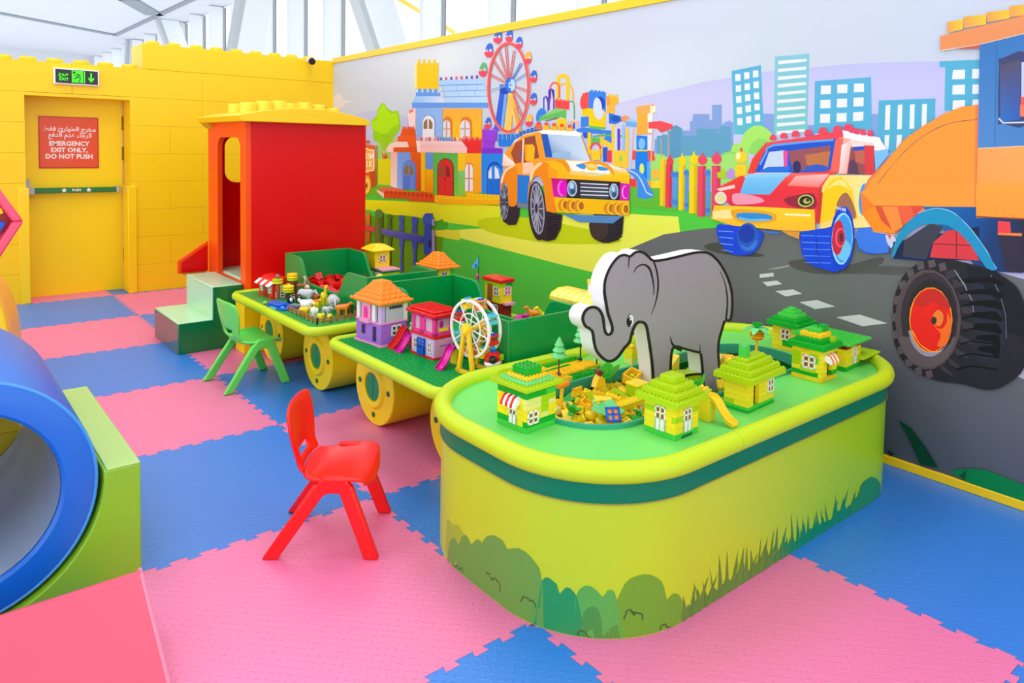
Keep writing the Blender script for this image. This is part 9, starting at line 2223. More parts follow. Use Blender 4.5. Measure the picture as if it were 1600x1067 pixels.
t = thing('toy_ramp', 'yellow toy wedge roof seen between the elephant legs', 'toy part', (1.15, .40, .46)); part('wedge', MB().prism([(-.08, 0), (.03, 0), (.03, .085)], -.02, .02, 'y'), TP['yellow'], t, bev=.002); part('dot', MB().cyl((.005, -.021, .02), (.005, -.019, .02), .006, 8), TP['green'], t)
t = thing('toy_fence', 'green lattice toy panel standing behind the elephant belly', 'toy fence', (1.14, .44, .47)); part('panel', MB().box(-.05, 0, 0, .05, .008, .10), TP['leaf'], t, bev=.002); part('top_bead', MB().cyl((-.05, .004, .10), (.05, .004, .10), .006, 8), TP['green'], t)
# bin of red bricks
for k in range(58):
    i, j = k % 6, k // 6
    x, y = .62 + .07 * i + random.uniform(-.012, .012), 2.24 + .105 * j + random.uniform(-.02, .02)
    loose(x, y, .492 + random.uniform(-.008, .024), random.choice(['2x4', '2x2', 'slope', 'arch', 'hollow']), 'red', 'red loose toy brick in the %s of the far green bin' % ('near end' if j < 3 else 'middle' if j < 7 else 'far end'), 'red bricks in the far bin').scale = (1.5, 1.5, 1.5)
part('bin_floor', MB().box(.584, 2.139, .452, 1.034, 3.281, .486), TP['darkred'], car1)
for x, y in ((.80, 2.62), (.93, 2.62)):
    o = loose(x, y, .585, 'round', 'yellow', 'yellow toy wheel hub on top of the red bricks in the bin', 'yellow hubs on the red bricks'); o.rotation_euler = (0, 0, 0)
o = loose(.86, 2.63, .555, '2x4', 'red', 'long red toy beam under two yellow hubs in the green bin', None); o.scale = (2.6, 1.4, 1.5); o.rotation_euler = (0, 0, 0)

# ------------------------------------------------------------------ toys on the nearer train car
def ppart(par, name, key, x0, y0, z0, x1, y1, z1, bev=.0008): return part(name, MB().box(x0, y0, z0, x1, y1, z1), TP[key], par, bev=bev, seg=1)
def shingle_roof(par, x0, y0, x1, y1, z, hh, rows, key):
    cx, cy = (x0 + x1) / 2, (y0 + y1) / 2
    for r in range(rows):
        t0, t1 = r / rows, (r + 1) / rows; e = 1 - .72 * (1 - (1 - t0) ** 1.25)
        ax, ay = (x1 - x0) / 2 * e, (y1 - y0) / 2 * e; m = MB(); m2 = MB(); zz = z + hh * t0
        m.add([(cx - ax, cy - ay, zz), (cx + ax, cy - ay, zz), (cx + ax, cy + ay, zz), (cx - ax, cy + ay, zz), (cx - ax * .78, cy - ay * .78, zz + hh / rows * 1.5), (cx + ax * .78, cy - ay * .78, zz + hh / rows * 1.5), (cx + ax * .78, cy + ay * .78, zz + hh / rows * 1.5), (cx - ax * .78, cy + ay * .78, zz + hh / rows * 1.5)],
              [(0, 3, 2, 1), (4, 5, 6, 7), (0, 1, 5, 4), (1, 2, 6, 5), (2, 3, 7, 6), (3, 0, 4, 7)])
        o = part('roof_course', m, TP[key], par, bev=.003, seg=2)
        n = max(2, int(ay * 2 / .03))
        for k in range(n):
            yy = cy - ay + 2 * ay * (k + .5) / n
            m2.ell((cx - ax * .98, yy, zz + .006), (.006, ay / n * .92, .009), 8, 5)
        n = max(2, int(ax * 2 / .03))
        for k in range(n):
            xx = cx - ax + 2 * ax * (k + .5) / n
            m2.ell((xx, cy - ay * .98, zz + .006), (ax / n * .92, .006, .009), 8, 5)
        part('thatch', m2, TP[key], o)['kind'] = 'stuff'
ph = thing('doll_house', 'purple and grey doll house with orange thatched roof on the nearer train car', 'toy house', (.338, 1.545, CZ), math.radians(6), 'doll houses on the train cars')
W, D = .158, .215
ppart(ph, 'base_plate', 'pink', -.008, -.008, 0, W + .006, D + .01, .010)
ppart(ph, 'lower_storey', 'purple', 0, 0, .010, W, D, .112); ppart(ph, 'floor_ledge', 'pink', -.004, -.004, .112, W + .004, D + .004, .12)
ppart(ph, 'rear_wall', 'lightgrey', .03, .01, .12, W, D, .205)
part('grey_wall', MB().box(.03, 0, .12, W - .002, .012, .2), TP['lightgrey'], ph)
for (x0, y0, k) in ((0, 0, 'lilac'), (0, D - .028, 'white'), (W - .02, -.001, 'white'), (0, .052, 'white')): ppart(ph, 'corner_post', k, x0, y0, .12, x0 + .024, y0 + .026, .212)
ppart(ph, 'glazing', 'window', .012, .02, .12, .02, D - .02, .208).active_material if 0 else part('glazing', MB().box(.012, .02, .122, .02, D - .02, .208), mat('smoky_glass', (70, 84, 110), .1, .8), ph)
bal = ppart(ph, 'balcony', 'pink', -.016, .085, .108, .016, .165, .13); ppart(ph, 'balcony_wall', 'pink', -.004, .088, .13, .02, .162, .206)
part('balcony_arch', MB().prism([(.108, .13)] + [(.125 - .017 * math.cos(PI * k / 8), .168 + .02 * math.sin(PI * k / 8)) for k in range(9)] + [(.142, .13)], -.006, -.003, 'x'), TP['rose'], ph)
ppart(ph, 'eave_strip', 'lime', -.01, -.012, .206, W + .012, D + .01, .216); ppart(ph, 'eave_edge', 'white', .03, -.014, .212, W + .01, -.008, .222)
shingle_roof(ph, -.026, -.026, W + .026, D + .026, .216, .088, 5, 'orange')
part('lower_window', MB().box(-.002, .135, .045, .002, .165, .092), TP['navy'], ph); part('lower_door', MB().box(-.002, .04, .022, .002, .068, .096), TP['navy'], ph)
window(ph, 'F', .062, .045, .062, .056, glass='darkgreen'); m = MB()
for k in range(7): m.box(.05 + .0115 * k, -.0025, .185, .058 + .0115 * k, .0, .198)
part('vent_slots', m, TP['black'], ph)

pk = thing('doll_house', 'pink two storey doll house with red studded roof and blue door', 'toy house', (.428, 1.205, CZ), math.radians(4), 'doll houses on the train cars')
W, D = .112, .18
ppart(pk, 'base_plate', 'red', -.004, -.004, 0, W + .004, D + .004, .012); ppart(pk, 'lower_storey', 'lilac', 0, 0, .012, W, D, .10); ppart(pk, 'pink_wall', 'pink', .0, -.001, .012, W, .004, .098)
ppart(pk, 'ledge', 'red', -.005, -.005, .10, W + .005, D + .005, .112)
for (x0, y0) in ((0, 0), (0, D - .02), (0, .078), (0, .098), (W - .02, 0), (W - .02, D - .02)): ppart(pk, 'pink_post', 'rose', x0, y0, .112, x0 + .02, y0 + .02, .2)
ppart(pk, 'pink_beam', 'rose', 0, 0, .188, W, D, .204); ppart(pk, 'pink_sill', 'rose', 0, 0, .112, W, D, .128)
part('glazing', MB().box(.008, .008, .128, W - .008, D - .008, .19), mat('clear_glaze', (214, 180, 200), .15, .7), pk)
part('inner_doll', MB().ell((.045, .006, .165), (.012, .004, .018)), TP['magenta'], pk); part('inner_shelf', MB().box(.03, .0045, .13, .085, .007, .145), TP['yellow'], pk)
rt = ppart(pk, 'roof', 'red', -.02, -.024, .204, W + .022, D + .026, .220, .004); r2 = ppart(pk, 'roof_upper', 'red', -.008, -.010, .220, W + .010, D + .012, .232, .004)
part('studs', MB().studs(-.006, -.008, .232, 9, 14, p=.0138, r=.0042), TP['red'], r2)['kind'] = 'stuff'
window(pk, 'L', .132, .032, .03, .05, glass='darkred'); window(pk, 'L', .02, .03, .03, .05, glass='darkred'); window(pk, 'L', .068, .012, .055, .078, frame='blue', glass='white', door=.45, d=.012)
part('side_label', MB().box(.03, -.003, .062, .10, -.001, .068), TP['purple'], pk); ppart(pk, 'pink_brick', 'pink', .07, -.004, .078, .108, 0, .096)

def slide(label, x, y, dx, key, z=CZ, L=.12, hgt=.085, w=.018, tower='red'):
    t = thing('toy_slide', label, 'toy slide', (x, y, z), 0)
    path = cat([(0, 0, .007), (L * .18, 0, .014), (L * .45, 0, hgt * .45), (L * .72, 0, hgt * .86), (L, 0, hgt)], 5); vs = []
    for p in path: vs += [(p.x, -w, p.z + .013), (p.x, -w + .003, p.z), (p.x, w - .003, p.z), (p.x, w, p.z + .013), (p.x, w + .004, p.z + .01), (p.x, w, p.z - .006), (p.x, -w, p.z - .006), (p.x, -w - .004, p.z + .01)]
    n = len(path); part('chute', MB().add(vs, [(i * 8 + k, i * 8 + (k + 1) % 8, (i + 1) * 8 + (k + 1) % 8, (i + 1) * 8 + k) for i in range(n - 1) for k in range(8)] + [tuple(range(8)), tuple((n - 1) * 8 + k for k in range(8))]), TP[key], t, bev=.001)
    part('ladder_post', MB().box(L, -w, 0, L + .02, w, hgt - .005), TP[tower], t, bev=.002); t.rotation_euler = (0, 0, dx); return t
slide('red toy slide between the purple and the pink doll houses', .362, 1.49, .35, 'red', tower='orange')
slide('magenta toy slide just right of the red one, before the pink doll house', .355, 1.41, .3, 'magenta', L=.10, hgt=.08)
slide('magenta toy slide between the pink doll house and the toy big wheel', .362, 1.065, .4, 'magenta', L=.12, hgt=.085, tower='yellow')
toy_tree('small mint toy fir tree behind the pink doll house', .47, 1.44, CZ, .10, 'green')

# toy big wheel
fw = thing('toy_ferris_wheel', 'white toy big wheel on amber legs at the near end of the train car', 'toy wheel', (.478, .955, CZ), math.radians(6)); fw.scale = (1.1, 1.22, 1.22)
WC = (0, 0, .165); RR = .105
def fw_ring(x, key='white'):
    vs = []; n = 40
    for r, d in ((RR, -.004), (RR, .004), (RR - .009, .004), (RR - .009, -.004)): vs += [(x + d, r * math.cos(2 * PI * k / n), .165 + r * math.sin(2 * PI * k / n)) for k in range(n)]
    return MB().add(vs, [(i * n + k, i * n + (k + 1) % n, ((i + 1) % 4) * n + (k + 1) % n, ((i + 1) % 4) * n + k) for i in range(4) for k in range(n)])
for x in (-.03, .03):
    o = part('wheel_rim', fw_ring(x), TP['white'], fw)
    vs = []; n = 28
    for k in range(8):
        a = 2 * PI * k / 8 + .2; part('spoke', MB().cyl((x, .014 * math.cos(a), .165 + .014 * math.sin(a)), (x, (RR - .005) * math.cos(a), .165 + (RR - .005) * math.sin(a)), .0026, 6), TP['white'], o)
    part('inner_rim', MB().tube([(x, .055 * math.cos(2 * PI * k / 24), .165 + .055 * math.sin(2 * PI * k / 24)) for k in range(24)], .0026, 6, closed=True), TP['white'], o)
    s = -1 if x < 0 else 1
    for e in (-1, 1): part('leg', MB().add([(x + s * .012, e * .048, .0), (x + s * .026, e * .048, .0), (x + s * .026, e * .030, .0), (x + s * .012, e * .030, .0), (x + s * .012, e * .018, .165), (x + s * .026, e * .018, .165), (x + s * .026, e * .002, .165), (x + s * .012, e * .002, .165)], [(0, 3, 2, 1), (4, 5, 6, 7), (0, 1, 5, 4), (1, 2, 6, 5), (2, 3, 7, 6), (3, 0, 4, 7)]), TP['amber'], fw, bev=.002)
    part('foot_bar', MB().box(min(x + s * .012, x + s * .026), -.05, 0, max(x + s * .012, x + s * .026), .05, .016), TP['amber'], fw, bev=.002)
    part('hub', MB().cyl((x + s * .028, 0, .165), (x + s * .008, 0, .165), .022, 16), TP['amber'], fw, bev=.003)
    part('hub_boss', MB().cyl((x + s * .034, 0, .165), (x + s * .026, 0, .165), .014, 14), TP['yellow'], fw, bev=.002)
part('axle', MB().cyl((-.035, 0, .165), (.035, 0, .165), .008, 10), TP['amber'], fw)
for k, key in enumerate(('aqua', 'red', 'yellow', 'orange', 'aqua', 'red', 'yellow', 'orange')):
    a = 2 * PI * k / 8 - .5; y, z = (RR - .012) * math.cos(a), .165 + (RR - .012) * math.sin(a)
    part('cabin', MB().box(-.022, y - .014, z - .018, .022, y + .014, z - .004).box(-.022, y - .014, z + .01, .022, y + .014, z + .016).box(-.02, y - .012, z - .004, -.016, y - .008, z + .01).box(.016, y + .008, z - .004, .02, y + .012, z + .01).box(-.02, y + .008, z - .004, -.016, y + .012, z + .01), TP[key], fw, bev=.0012)
    part('cabin_top', MB().cyl((-.014, y, z + .017), (-.004, y, z + .017), .006, 8).cyl((.004, y, z + .017), (.014, y, z + .017), .006, 8), TP['blue' if k % 2 else 'sky'], fw)
part('platform', MB().box(-.03, -.09, 0, .03, -.055, .012), TP['aqua'], fw, bev=.002)
hc = thing('toy_gondola', 'red and white round toy gondola car at the foot of the big wheel', 'toy vehicle', (.512, .868, CZ), .4); hc.scale = (1.2, 1.2, 1.2)
part('stand', MB().box(-.03, -.03, 0, .035, .02, .026), TP['amber'], hc, bev=.002)
part('hull', MB().ell((0, 0, .05), (.042, .03, .02), 14, 8), TP['white'], hc); part('canopy', MB().ell((0, 0, .066), (.041, .029, .026), 14, 8), TP['red'], hc)
part('window', MB().ell((-.026, -.012, .068), (.016, .018, .015), 12, 7), TP['black'], hc); part('side_window', MB().box(.002, -.0305, .058, .028, -.02, .078), TP['lime'], hc); part('rotor_knob', MB().cyl((0, 0, .088), (0, 0, .1), .012, 10), TP['blue'], hc); part('rotor_cap', MB().cyl((0, 0, .1), (0, 0, .108), .009, 10), TP['sky'], hc)

# ------------------------------------------------------------------ houses beyond the bins
def simple_house(label, x, y, rz=0, z=CZ, kind=0):
    return thing('toy_house', label, 'toy house', (x, y, z), rz, 'toy houses beyond the green bins')
t = simple_house('yellow toy house with rounded yellow roof behind the bin by the red cab', 1.13, 3.05)
ppart(t, 'lower_storey', 'lime', 0, -.12, 0, .13, .02, .095); ppart(t, 'terrace', 'darkgreen', -.006, -.126, .095, .136, .14, .107); ppart(t, 'terrace_top', 'pink', -.006, -.126, .107, .136, .0, .12); ppart(t, 'upper_storey', 'yellow', 0, 0, .107, .12, .13, .235)
part('rounded_roof', MB().add([(-.03, -.03, .235), (.15, -.03, .235), (.15, .16, .235), (-.03, .16, .235), (-.03, -.03, .245), (.15, -.03, .245), (.15, .16, .245), (-.03, .16, .245), (.02, .02, .278), (.10, .02, .278), (.10, .11, .278), (.02, .11, .278)], [(0, 3, 2, 1), (0, 1, 5, 4), (1, 2, 6, 5), (2, 3, 7, 6), (3, 0, 4, 7), (4, 5, 9, 8), (5, 6, 10, 9), (6, 7, 11, 10), (7, 4, 8, 11), (8, 9, 10, 11)]), TP['yellow'], t, bev=.012)
window(t, 'F', .035, .15, .055, .055, glass='tan')
m = part('side_window', MB().box(.03, -.1225, .045, .1, -.119, .08), TP['purple'], t); part('white_box', MB().box(-.012, -.1, .05, .0, -.02, .09), TP['white'], t)
t = simple_house('toy house with orange thatched roof half hidden behind the far bin end', 1.14, 2.24)
ppart(t, 'lower_storey', 'yellow', 0, 0, 0, .12, .20, .215); ppart(t, 'green_corner', 'leaf', .085, -.002, .12, .122, .03, .215); ppart(t, 'eave', 'white', -.006, -.008, .215, .126, .206, .224)
shingle_roof(t, -.03, -.03, .15, .23, .222, .082, 5, 'orange'); window(t, 'F', .02, .15, .045, .05, glass='brown')
t = simple_house('narrow yellow toy house with flat red roof and a blue flag beyond the nearer bin', 1.18, 1.66)
ppart(t, 'lower_storey', 'darkred', 0, 0, 0, .085, .14, .095); ppart(t, 'upper_storey', 'yellow', 0, 0, .095, .085, .15, .215); ppart(t, 'lime_band', 'lime', -.001, -.001, .19, .086, .151, .215); ppart(t, 'green_brick', 'green', .04, -.002, .188, .087, .03, .214)
ppart(t, 'roof', 'red', -.012, -.014, .215, .097, .165, .238, .005); window(t, 'L', .012, .135, .05, .055); window(t, 'F', .03, .14, .045, .055, glass='rose'); part('door_panel', MB().box(-.003, .075, .1, 0, .12, .2), TP['tan'], t); ppart(t, 'pink_awning', 'pink', .02, -.03, .085, .09, 0, .1); window(t, 'L', .02, .03, .05, .055, glass='darkred')
fg = thing('toy_flag', 'small blue and white toy pennant on a thin pole behind the red flat roof', 'toy flag', (1.17, 1.86, CZ)); part('pole', MB().cyl((0, 0, 0), (0, 0, .355), .003, 6), TP['darkgreen'], fg); part('pennant', MB().prism([(0, .35), (.002, .285), (.055, .27)], -.001, .001, 'y').xf(Matrix.Rotation(1.9, 4, 'Z')), TP['sky'], fg); part('emblem', MB().ell((-.008, .017, .293), (.004, .008, .012), 8, 6), TP['blue'], fg); part('ball', MB().ell((.02, .03, .22), (.012, .012, .02)), TP['rose'], fg); part('ball_stem', MB().cyl((.02, .03, 0), (.02, .03, .21), .004, 6), TP['pink'], fg)
t = simple_house('toy house with yellow and white striped roof and chimney behind the elephant trunk', 1.13, .865)
ppart(t, 'lower_storey', 'purple', 0, 0, 0, .13, .25, .226)
for k in range(14):
    part('roof_stripe', MB().prism([(-.03, .222), (-.03, .24), (-.018, .256), (.03, .276), (.10, .276), (.148, .256), (.16, .24), (.16, .222)], -.04 + .0235 * k, -.04 + .0235 * (k + 1), 'y'), TP['yellow' if k % 2 else 'cream'], t)
part('chimney', MB().box(.05, .055, .27, .085, .095, .325), TP['white'], t, bev=.002); part('chimney_top', MB().box(.047, .052, .325, .088, .098, .345), TP['yellow'], t, bev=.003)
t = thing('toy_flower_bush', 'magenta toy flower on the far rim beside the red based house', 'toy plant', (1.22, 1.53, CZ)); part('petals', MB().ell((0, 0, .03), (.04, .03, .02)).ell((.02, -.03, .05), (.02, .02, .014)), TP['magenta'], t); part('stem', MB().cyl((0, 0, 0), (0, 0, .02), .006, 8), TP['green'], t)

# ------------------------------------------------------------------ animals and farm set on the far train car
def animal(name, label, x, y, rz, s, body, key, neck=(0, 0), head=(.9, .95), ears=None, legs=.3, tail=None, patches=(), z=CZ, horn=None, trunk=False, bulk=1.0, lying=False, category='toy animal', voxel=True):
    s *= 1.05; t = thing(name, label, category, (x, y, z), rz)
    L, W, Hh = body; zb = legs * s
    m = MB()
    m.ell((0, 0, zb + Hh * s / 2), (L * s / 2, W * s / 2 * bulk, Hh * s / 2), 12, 8); m.ell((L * s * .26, 0, zb + Hh * s * .55), (L * s * .26, W * s * .46 * bulk, Hh * s * .5), 10, 7); m.ell((-L * s * .26, 0, zb + Hh * s * .5), (L * s * .26, W * s * .47 * bulk, Hh * s * .5), 10, 7)
    if not lying:
        for ax in (-1, 1):
            for ay in (-1, 1):
                m.tube([(ax * L * s * .30, ay * W * s * .28, 0.0006), (ax * L * s * .30 - .02 * s * (1 if ax < 0 else 0), ay * W * s * .28, zb * .5), (ax * L * s * .28, ay * W * s * .24, zb + Hh * s * .4)], [.085 * s, .08 * s, .12 * s], 8)
    hx_, hz = L * s * (.5 + neck[0]), zb + Hh * s * (.75 + neck[1])
    m.tube([(L * s * .32, 0, zb + Hh * s * .6), ((L * s * .36 + hx_) / 2, 0, (zb + Hh * s * .7 + hz) / 2), (hx_, 0, hz)], [.17 * s * bulk, .12 * s, .11 * s], 8)
    m.ell((hx_ + .06 * s, 0, hz + .02 * s), (.17 * s, .12 * s, .125 * s), 10, 7); m.ell((hx_ + .2 * s, 0, hz - .03 * s), (.11 * s, .085 * s, .075 * s), 8, 6)
    if trunk: m.tube([(hx_ + .2 * s, 0, hz), (hx_ + .32 * s, 0, hz - .16 * s), (hx_ + .33 * s, 0, hz - .36 * s), (hx_ + .40 * s, 0, hz - .44 * s)], [.085 * s, .065 * s, .05 * s, .04 * s], 8)
    if tail: m.tube([(-L * s * .48, 0, zb + Hh * s * .7), (-L * s * .58, 0, zb + Hh * s * .45), (-L * s * .60, 0, zb + Hh * s * .15)], [.04 * s, .03 * s, .035 * s], 6)
    b = part('body', m, TP[key], t)
    r = b.modifiers.new('one_surface', 'REMESH'); r.mode = 'VOXEL'; r.voxel_size = .035 * s; r.use_smooth_shade = True
    for sgn in (-1, 1):
        if ears: part('ear', MB().ell((hx_ - .0 * s, sgn * (.11 + ears * .4) * s, hz + .11 * s - (ears * .5) * s), (.05 * s, ears * s, ears * s * 1.1), 8, 6), TP[key], t)
        part('eye', MB().ell((hx_ + .15 * s, sgn * .085 * s, hz + .06 * s), .022 * s, 6, 5), TP['black'], t)
    if horn: part('mane', MB().ell((hx_ - .02 * s, 0, hz), (.09 * s, .19 * s, .19 * s), 10, 7), TP[horn], t)
    for (px_, py_, pz, r_, k) in patches: part('patch', MB().ell((px_ * s, py_ * s, pz * s), (r_ * s, r_ * s * .9, r_ * s * .8), 8, 6), TP[k], t)
    return t
Q = (1.0, .5, .5)
animal('toy_elephant', 'grey toy elephant standing in the brown fenced pen', .497, 2.40, -1.9, .085, (1.25, .75, .8), 'lightgrey', (.05, -.1), ears=.17, legs=.35, tail=1, trunk=True, bulk=1.1)
animal('toy_elephant', 'grey toy elephant lying behind the penguins by the bin', .475, 2.745, -1.0, .08, (1.3, .7, .7), 'lightgrey', (.05, 0), ears=.15, legs=.3, tail=1, trunk=True)
animal('toy_giraffe', 'yellow toy giraffe with long upright neck by the green bin', .530, 2.60, -1.7, .07, (.9, .5, .55), 'yellow', (.0, 1.25), ears=.05, legs=.55, tail=1, patches=((.1, .2, .9, .07, 'tan'), (-.2, .2, .85, .07, 'tan'), (.35, .1, 1.3, .06, 'tan')))
animal('toy_horse', 'brown toy foal nearest the pen corner on the far car', .49, 2.27, -.4, .065, (1.1, .5, .5), 'orange', (.1, .35), ears=.05, legs=.5, tail=1)
animal('toy_horse', 'brown toy horse behind the foal in the pen', .525, 2.30, -.1, .065, (1.1, .5, .5), 'tan', (.1, .3), ears=.05, legs=.45, tail=1)
animal('toy_cow', 'white toy cow with black patch at the front of the pen', .335, 2.31, -1.7, .065, (1.05, .55, .55), 'white', (.05, .05), ears=.06, legs=.38, tail=1, patches=((.2, .2, .75, .14, 'black'), (-.25, .18, .7, .12, 'black')))
animal('toy_sheep', 'white woolly toy sheep at the far side of the pen', .365, 2.485, -1.2, .07, (.95, .7, .65), 'white', (.05, .05), ears=.06, legs=.32, bulk=1.15)
animal('toy_pig', 'pale grey toy goat in the middle of the pen', .415, 2.32, -1.2, .06, (.95, .55, .55), 'lightgrey', (.05, .1), ears=.06, legs=.35, tail=1)
animal('toy_lion', 'yellow toy lion with amber mane in the pen', .41, 2.45, -2.2, .06, (1.0, .5, .5), 'yellow', (.0, .25), ears=.05, legs=.4, tail=1, horn='amber')
animal('toy_lion', 'amber toy lioness lying at the pen fence', .318, 2.41, -1.0, .06, (1.0, .55, .5), 'amber', (.05, .15), ears=.05, legs=.3, tail=1)
animal('toy_chick', 'yellow toy duckling at the near fence of the pen', .34, 2.235, -1.4, .05, (.8, .6, .6), 'yellow', (.0, .25), legs=.2)
animal('toy_chick', 'second yellow toy duckling, nearest the bottom fence of the pen', .375, 2.19, -1.8, .05, (.8, .6, .6), 'yellow', (.0, .25), legs=.2)
animal('toy_tiger', 'orange striped toy tiger by the giraffe', .515, 2.68, -1.7, .065, (1.1, .5, .5), 'tan', (.05, .15), ears=.05, legs=.4, tail=1, patches=((.25, .2, .75, .06, 'black'), (0, .2, .8, .06, 'black'), (-.25, .2, .75, .06, 'black')))
animal('toy_tiger', 'rust brown toy tiger behind the striped one', .525, 2.74, -2.4, .06, (1.1, .5, .5), 'brown', (.05, .15), ears=.05, legs=.4, tail=1, patches=((.2, .2, .75, .07, 'orange'), (-.2, .2, .75, .07, 'white')))
animal('toy_bear', 'amber toy bear standing between sheep and giraffe', .43, 2.515, -1.4, .06, (.85, .6, .6), 'orange', (.0, .2), ears=.06, legs=.35)
animal('toy_chick', 'yellow toy chicken in front of the lying elephant', .46, 2.53, -1.6, .055, (.8, .6, .65), 'yellow', (.0, .35), legs=.3)
def penguin(label, x, y, rz):
    t = thing('toy_penguin', label, 'toy animal', (x, y, CZ), rz); part('body', MB().lathe([(.012, 0), (.017, .006), (.018, .022), (.012, .038), (.013, .046), (.009, .056), (.002, .06)], n=12), TP['black'], t); part('belly', MB().ell((.009, 0, .022), (.011, .012, .017)), TP['white'], t); part('beak', MB().cyl((.01, 0, .048), (.022, 0, .046), .004, 8, .001), TP['amber'], t); part('flipper', MB().ell((0, .018, .024), (.006, .004, .014)), TP['black'], t); part('flipper', MB().ell((0, -.018, .024), (.006, .004, .014)), TP['black'], t)
penguin('black and white toy penguin beside the blue toy pool', .385, 2.77, -1.6); penguin('black and white toy penguin nearest the brown tree house', .41, 2.80, -1.3); penguin('toy penguin in front of the lying grey elephant', .425, 2.73, -2)
animal('toy_seal', 'dark grey toy seal lying at the edge of the blue toy pool', .36, 2.615, -1.0, .06, (1.3, .45, .4), 'grey', (.05, .1), legs=.05, lying=True)
animal('toy_polar_bear', 'white toy polar bear by the seal and the pool', .405, 2.60, -.8, .06, (1.0, .55, .5), 'white', (.05, .1), ears=.05, legs=.3)
pool = thing('toy_pool', 'blue toy water plate with pale splashes on the far car edge', 'toy water', (.315, 2.69, CZ), .1); part('water', MB().prism(rrect(-.07, -.10, .05, .12, .02, 4), 0, .010), TP['blue'], pool, bev=.002); part('wave_block', MB().box(-.06, -.03, .008, .0, .10, .028), TP['blue'], pool, bev=.006)
for k in range(4): part('splash', MB().ell((-.045 + .012 * k, -.06 + .035 * k, .012), (.012, .018, .003)), TP['sky'], pool)
part('ice', MB().box(-.085, -.03, 0, -.06, .03, .008), TP['aqua'], pool, bev=.002)
fm = thing('toy_flamingo', 'pale pink toy flamingo on one leg in front of the green bin', 'toy animal', (.535, 2.87, CZ)); fm.scale = (1.25, 1.25, 1.25); part('leg', MB().cyl((0, 0, 0), (0, 0, .045), .0035, 6), TP['flesh'], fm); part('body', MB().ell((0, -.004, .056), (.013, .024, .014)).tube([(0, .012, .06), (0, .026, .075), (0, .016, .092), (0, .022, .106), (0, .032, .104), (0, .036, .096)], [.008, .005, .0045, .005, .006, .003], 8), TP['flesh'], fm)
# brown fence pen
pen = thing('toy_fence_pen', 'brown toy rail fence penning the animals at the near corner of the far car', 'toy fence', (0, 0, CZ))
def fence_run(p, q, n):
    p, q = Vector(p), Vector(q)
    for k in range(n + 1):
        c = p.lerp(q, k / n); part('post', MB().box(c.x - .004, c.y - .004, 0, c.x + .004, c.y + .004, .038), TP['tan'], pen, bev=.001)
    for z in (.014, .028): part('rail', MB().cyl((p.x, p.y, z), (q.x, q.y, z), .0035, 6), TP['tan'], pen)
fence_run((.285, 2.56), (.285, 2.16), 7); fence_run((.285, 2.16), (.53, 2.16), 6); fence_run((.53, 2.16), (.545, 2.22), 1)
# red house and tree house
rh = thing('toy_house', 'small red toy house with white striped awning at the far corner of the far car', 'toy house', (.335, 2.935, CZ), math.radians(3), 'toy brick houses on the play tables')
for k in range(4):
    for j in range(3): brick(rh, 0, .07 * j, .0225 * k, .02, .07, .0225, 'red' if not (j == 1 and k in (0, 1, 2)) else 'darkred')
    brick(rh, .02, 0, .0225 * k, .07, .02, .0225, 'red' if k < 2 else 'cream')
part('rear_wall', MB().box(.02, .02, 0, .09, .21, .09), TP['red'], rh)
for k in range(5): part('awning_stripe', MB().prism([(-.03, .082), (-.03, .088), (.005, .112), (.005, .098)], .0 + .042 * k, .042 * (k + 1), 'y'), TP['white' if k % 2 == 0 else 'red'], rh)
part('roof', MB().prism([(.0, .098), (.0, .106), (.045, .135), (.095, .135), (.095, .09), (.02, .09)], 0, .21, 'y'), TP['red'], rh, bev=.002)
window(rh, 'L', .018, .035, .045, .045, glass='black'); window(rh, 'L', .14, .035, .045, .045, glass='black'); window(rh, 'F', .018, .004, .068, .044, glass='black')
th = thing('toy_tree_house', 'brown toy tree house trunk with yellow and lime round tiers by the red house', 'toy tree house', (.455, 2.91, CZ))
part('trunk', MB().lathe([(.045, 0), (.034, .02), (.03, .06), (.034, .115)], n=14), TP['brown'], th, ang=60)
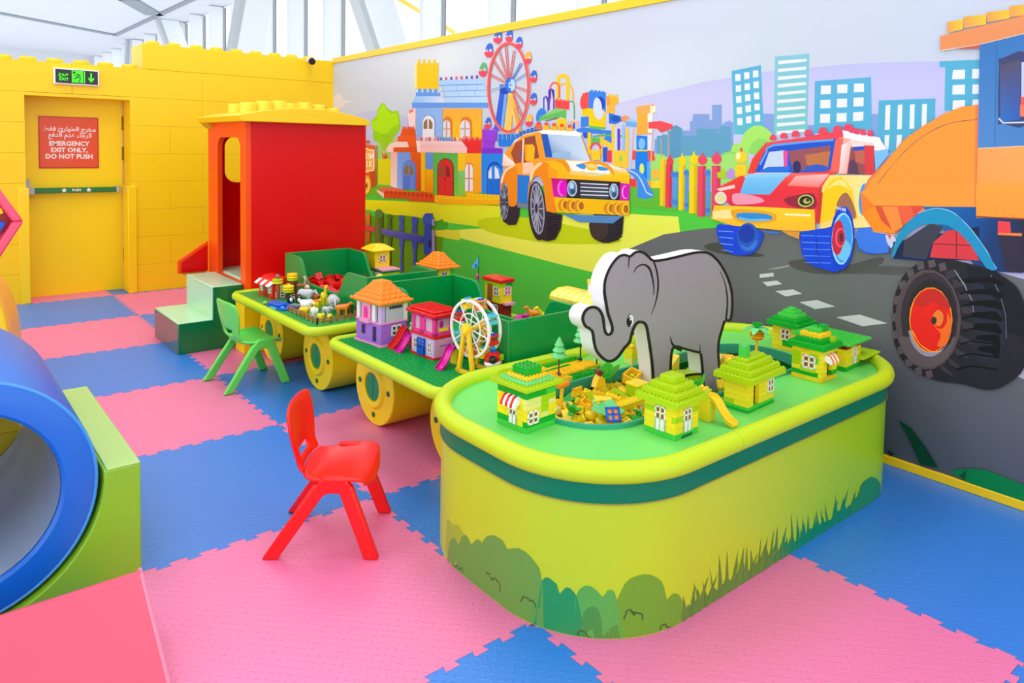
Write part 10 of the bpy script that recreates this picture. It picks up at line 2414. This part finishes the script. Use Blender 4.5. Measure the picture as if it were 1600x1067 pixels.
part('trunk_fork', MB().tube([(-.02, -.02, .02), (-.045, -.05, .03), (-.05, -.06, .055)], [.022, .018, .016], 10), TP['brown'], th); part('branch', MB().tube([(.02, -.01, .08), (.06, -.03, .083), (.085, -.04, .09)], [.014, .01, .006], 8), TP['tan'], th); part('porthole', MB().cyl((-.035, -.018, .09), (-.02, -.01, .09), .013, 12), TP['yellow'], th)
def tiers(cx, cy, z, ks):
    for k, c in enumerate(ks): part('leaf_tier', MB().lathe([(.028, 0), (.034, .003), (.034, .012), (.028, .015)], (cx, cy, z + .016 * k), 16), TP[c], th)
tiers(0, 0, .115, ('lime', 'yellow', 'amber')); tiers(-.085, .03, .10, ('yellow', 'lime')); tiers(-.05, -.06, .052, ('lime', 'yellow', 'yellow'))
part('side_trunk', MB().cyl((-.085, .03, 0), (-.085, .03, .1), .016, 10), TP['tan'], th); part('owl', MB().ell((-.085, .03, .145), (.012, .012, .017)), TP['grey'], th)
fr = thing('toy_figure', 'tiny brown toy figure beside the pool under the tree house', 'toy figure', (.275, 2.80, CZ)); part('body', MB().lathe([(.012, 0), (.014, .012), (.008, .024), (.009, .03), (.007, .04), (.001, .043)], n=10), TP['tan'], fr); part('hat', MB().cyl((0, 0, .038), (0, 0, .046), .009, 10), TP['brown'], fr)
fr = thing('toy_frog', 'little lime toy frog at the outer edge of the far car', 'toy animal', (.245, 2.83, CZ)); part('body', MB().ell((0, 0, .009), (.014, .012, .009)).ell((.008, 0, .016), (.008, .009, .007)), TP['lime'], fr); part('eye', MB().ell((.012, .005, .022), .003, 6, 5), TP['black'], fr); part('eye', MB().ell((.012, -.005, .022), .003, 6, 5), TP['black'], fr)
t = animal('toy_giraffe', 'yellow toy giraffe lying past the low bin side toward the mural', 1.16, 1.23, 2.6, .075, (1.0, .5, .5), 'yellow', (.2, .8), ears=.05, legs=.5, z=CZ + .05); 
part('plinth_plate', MB().box(-.05, -.03, -.05, .05, .03, .0), TP['green'], t)
t = animal('toy_horse', 'orange toy deer next to the lying giraffe beyond the nearer bin', 1.16, 1.33, 2.4, .07, (1.0, .5, .5), 'orange', (.1, .5), ears=.05, legs=.5, z=CZ + .05); part('plinth_plate', MB().box(-.05, -.03, -.05, .05, .03, .0), TP['green'], t)
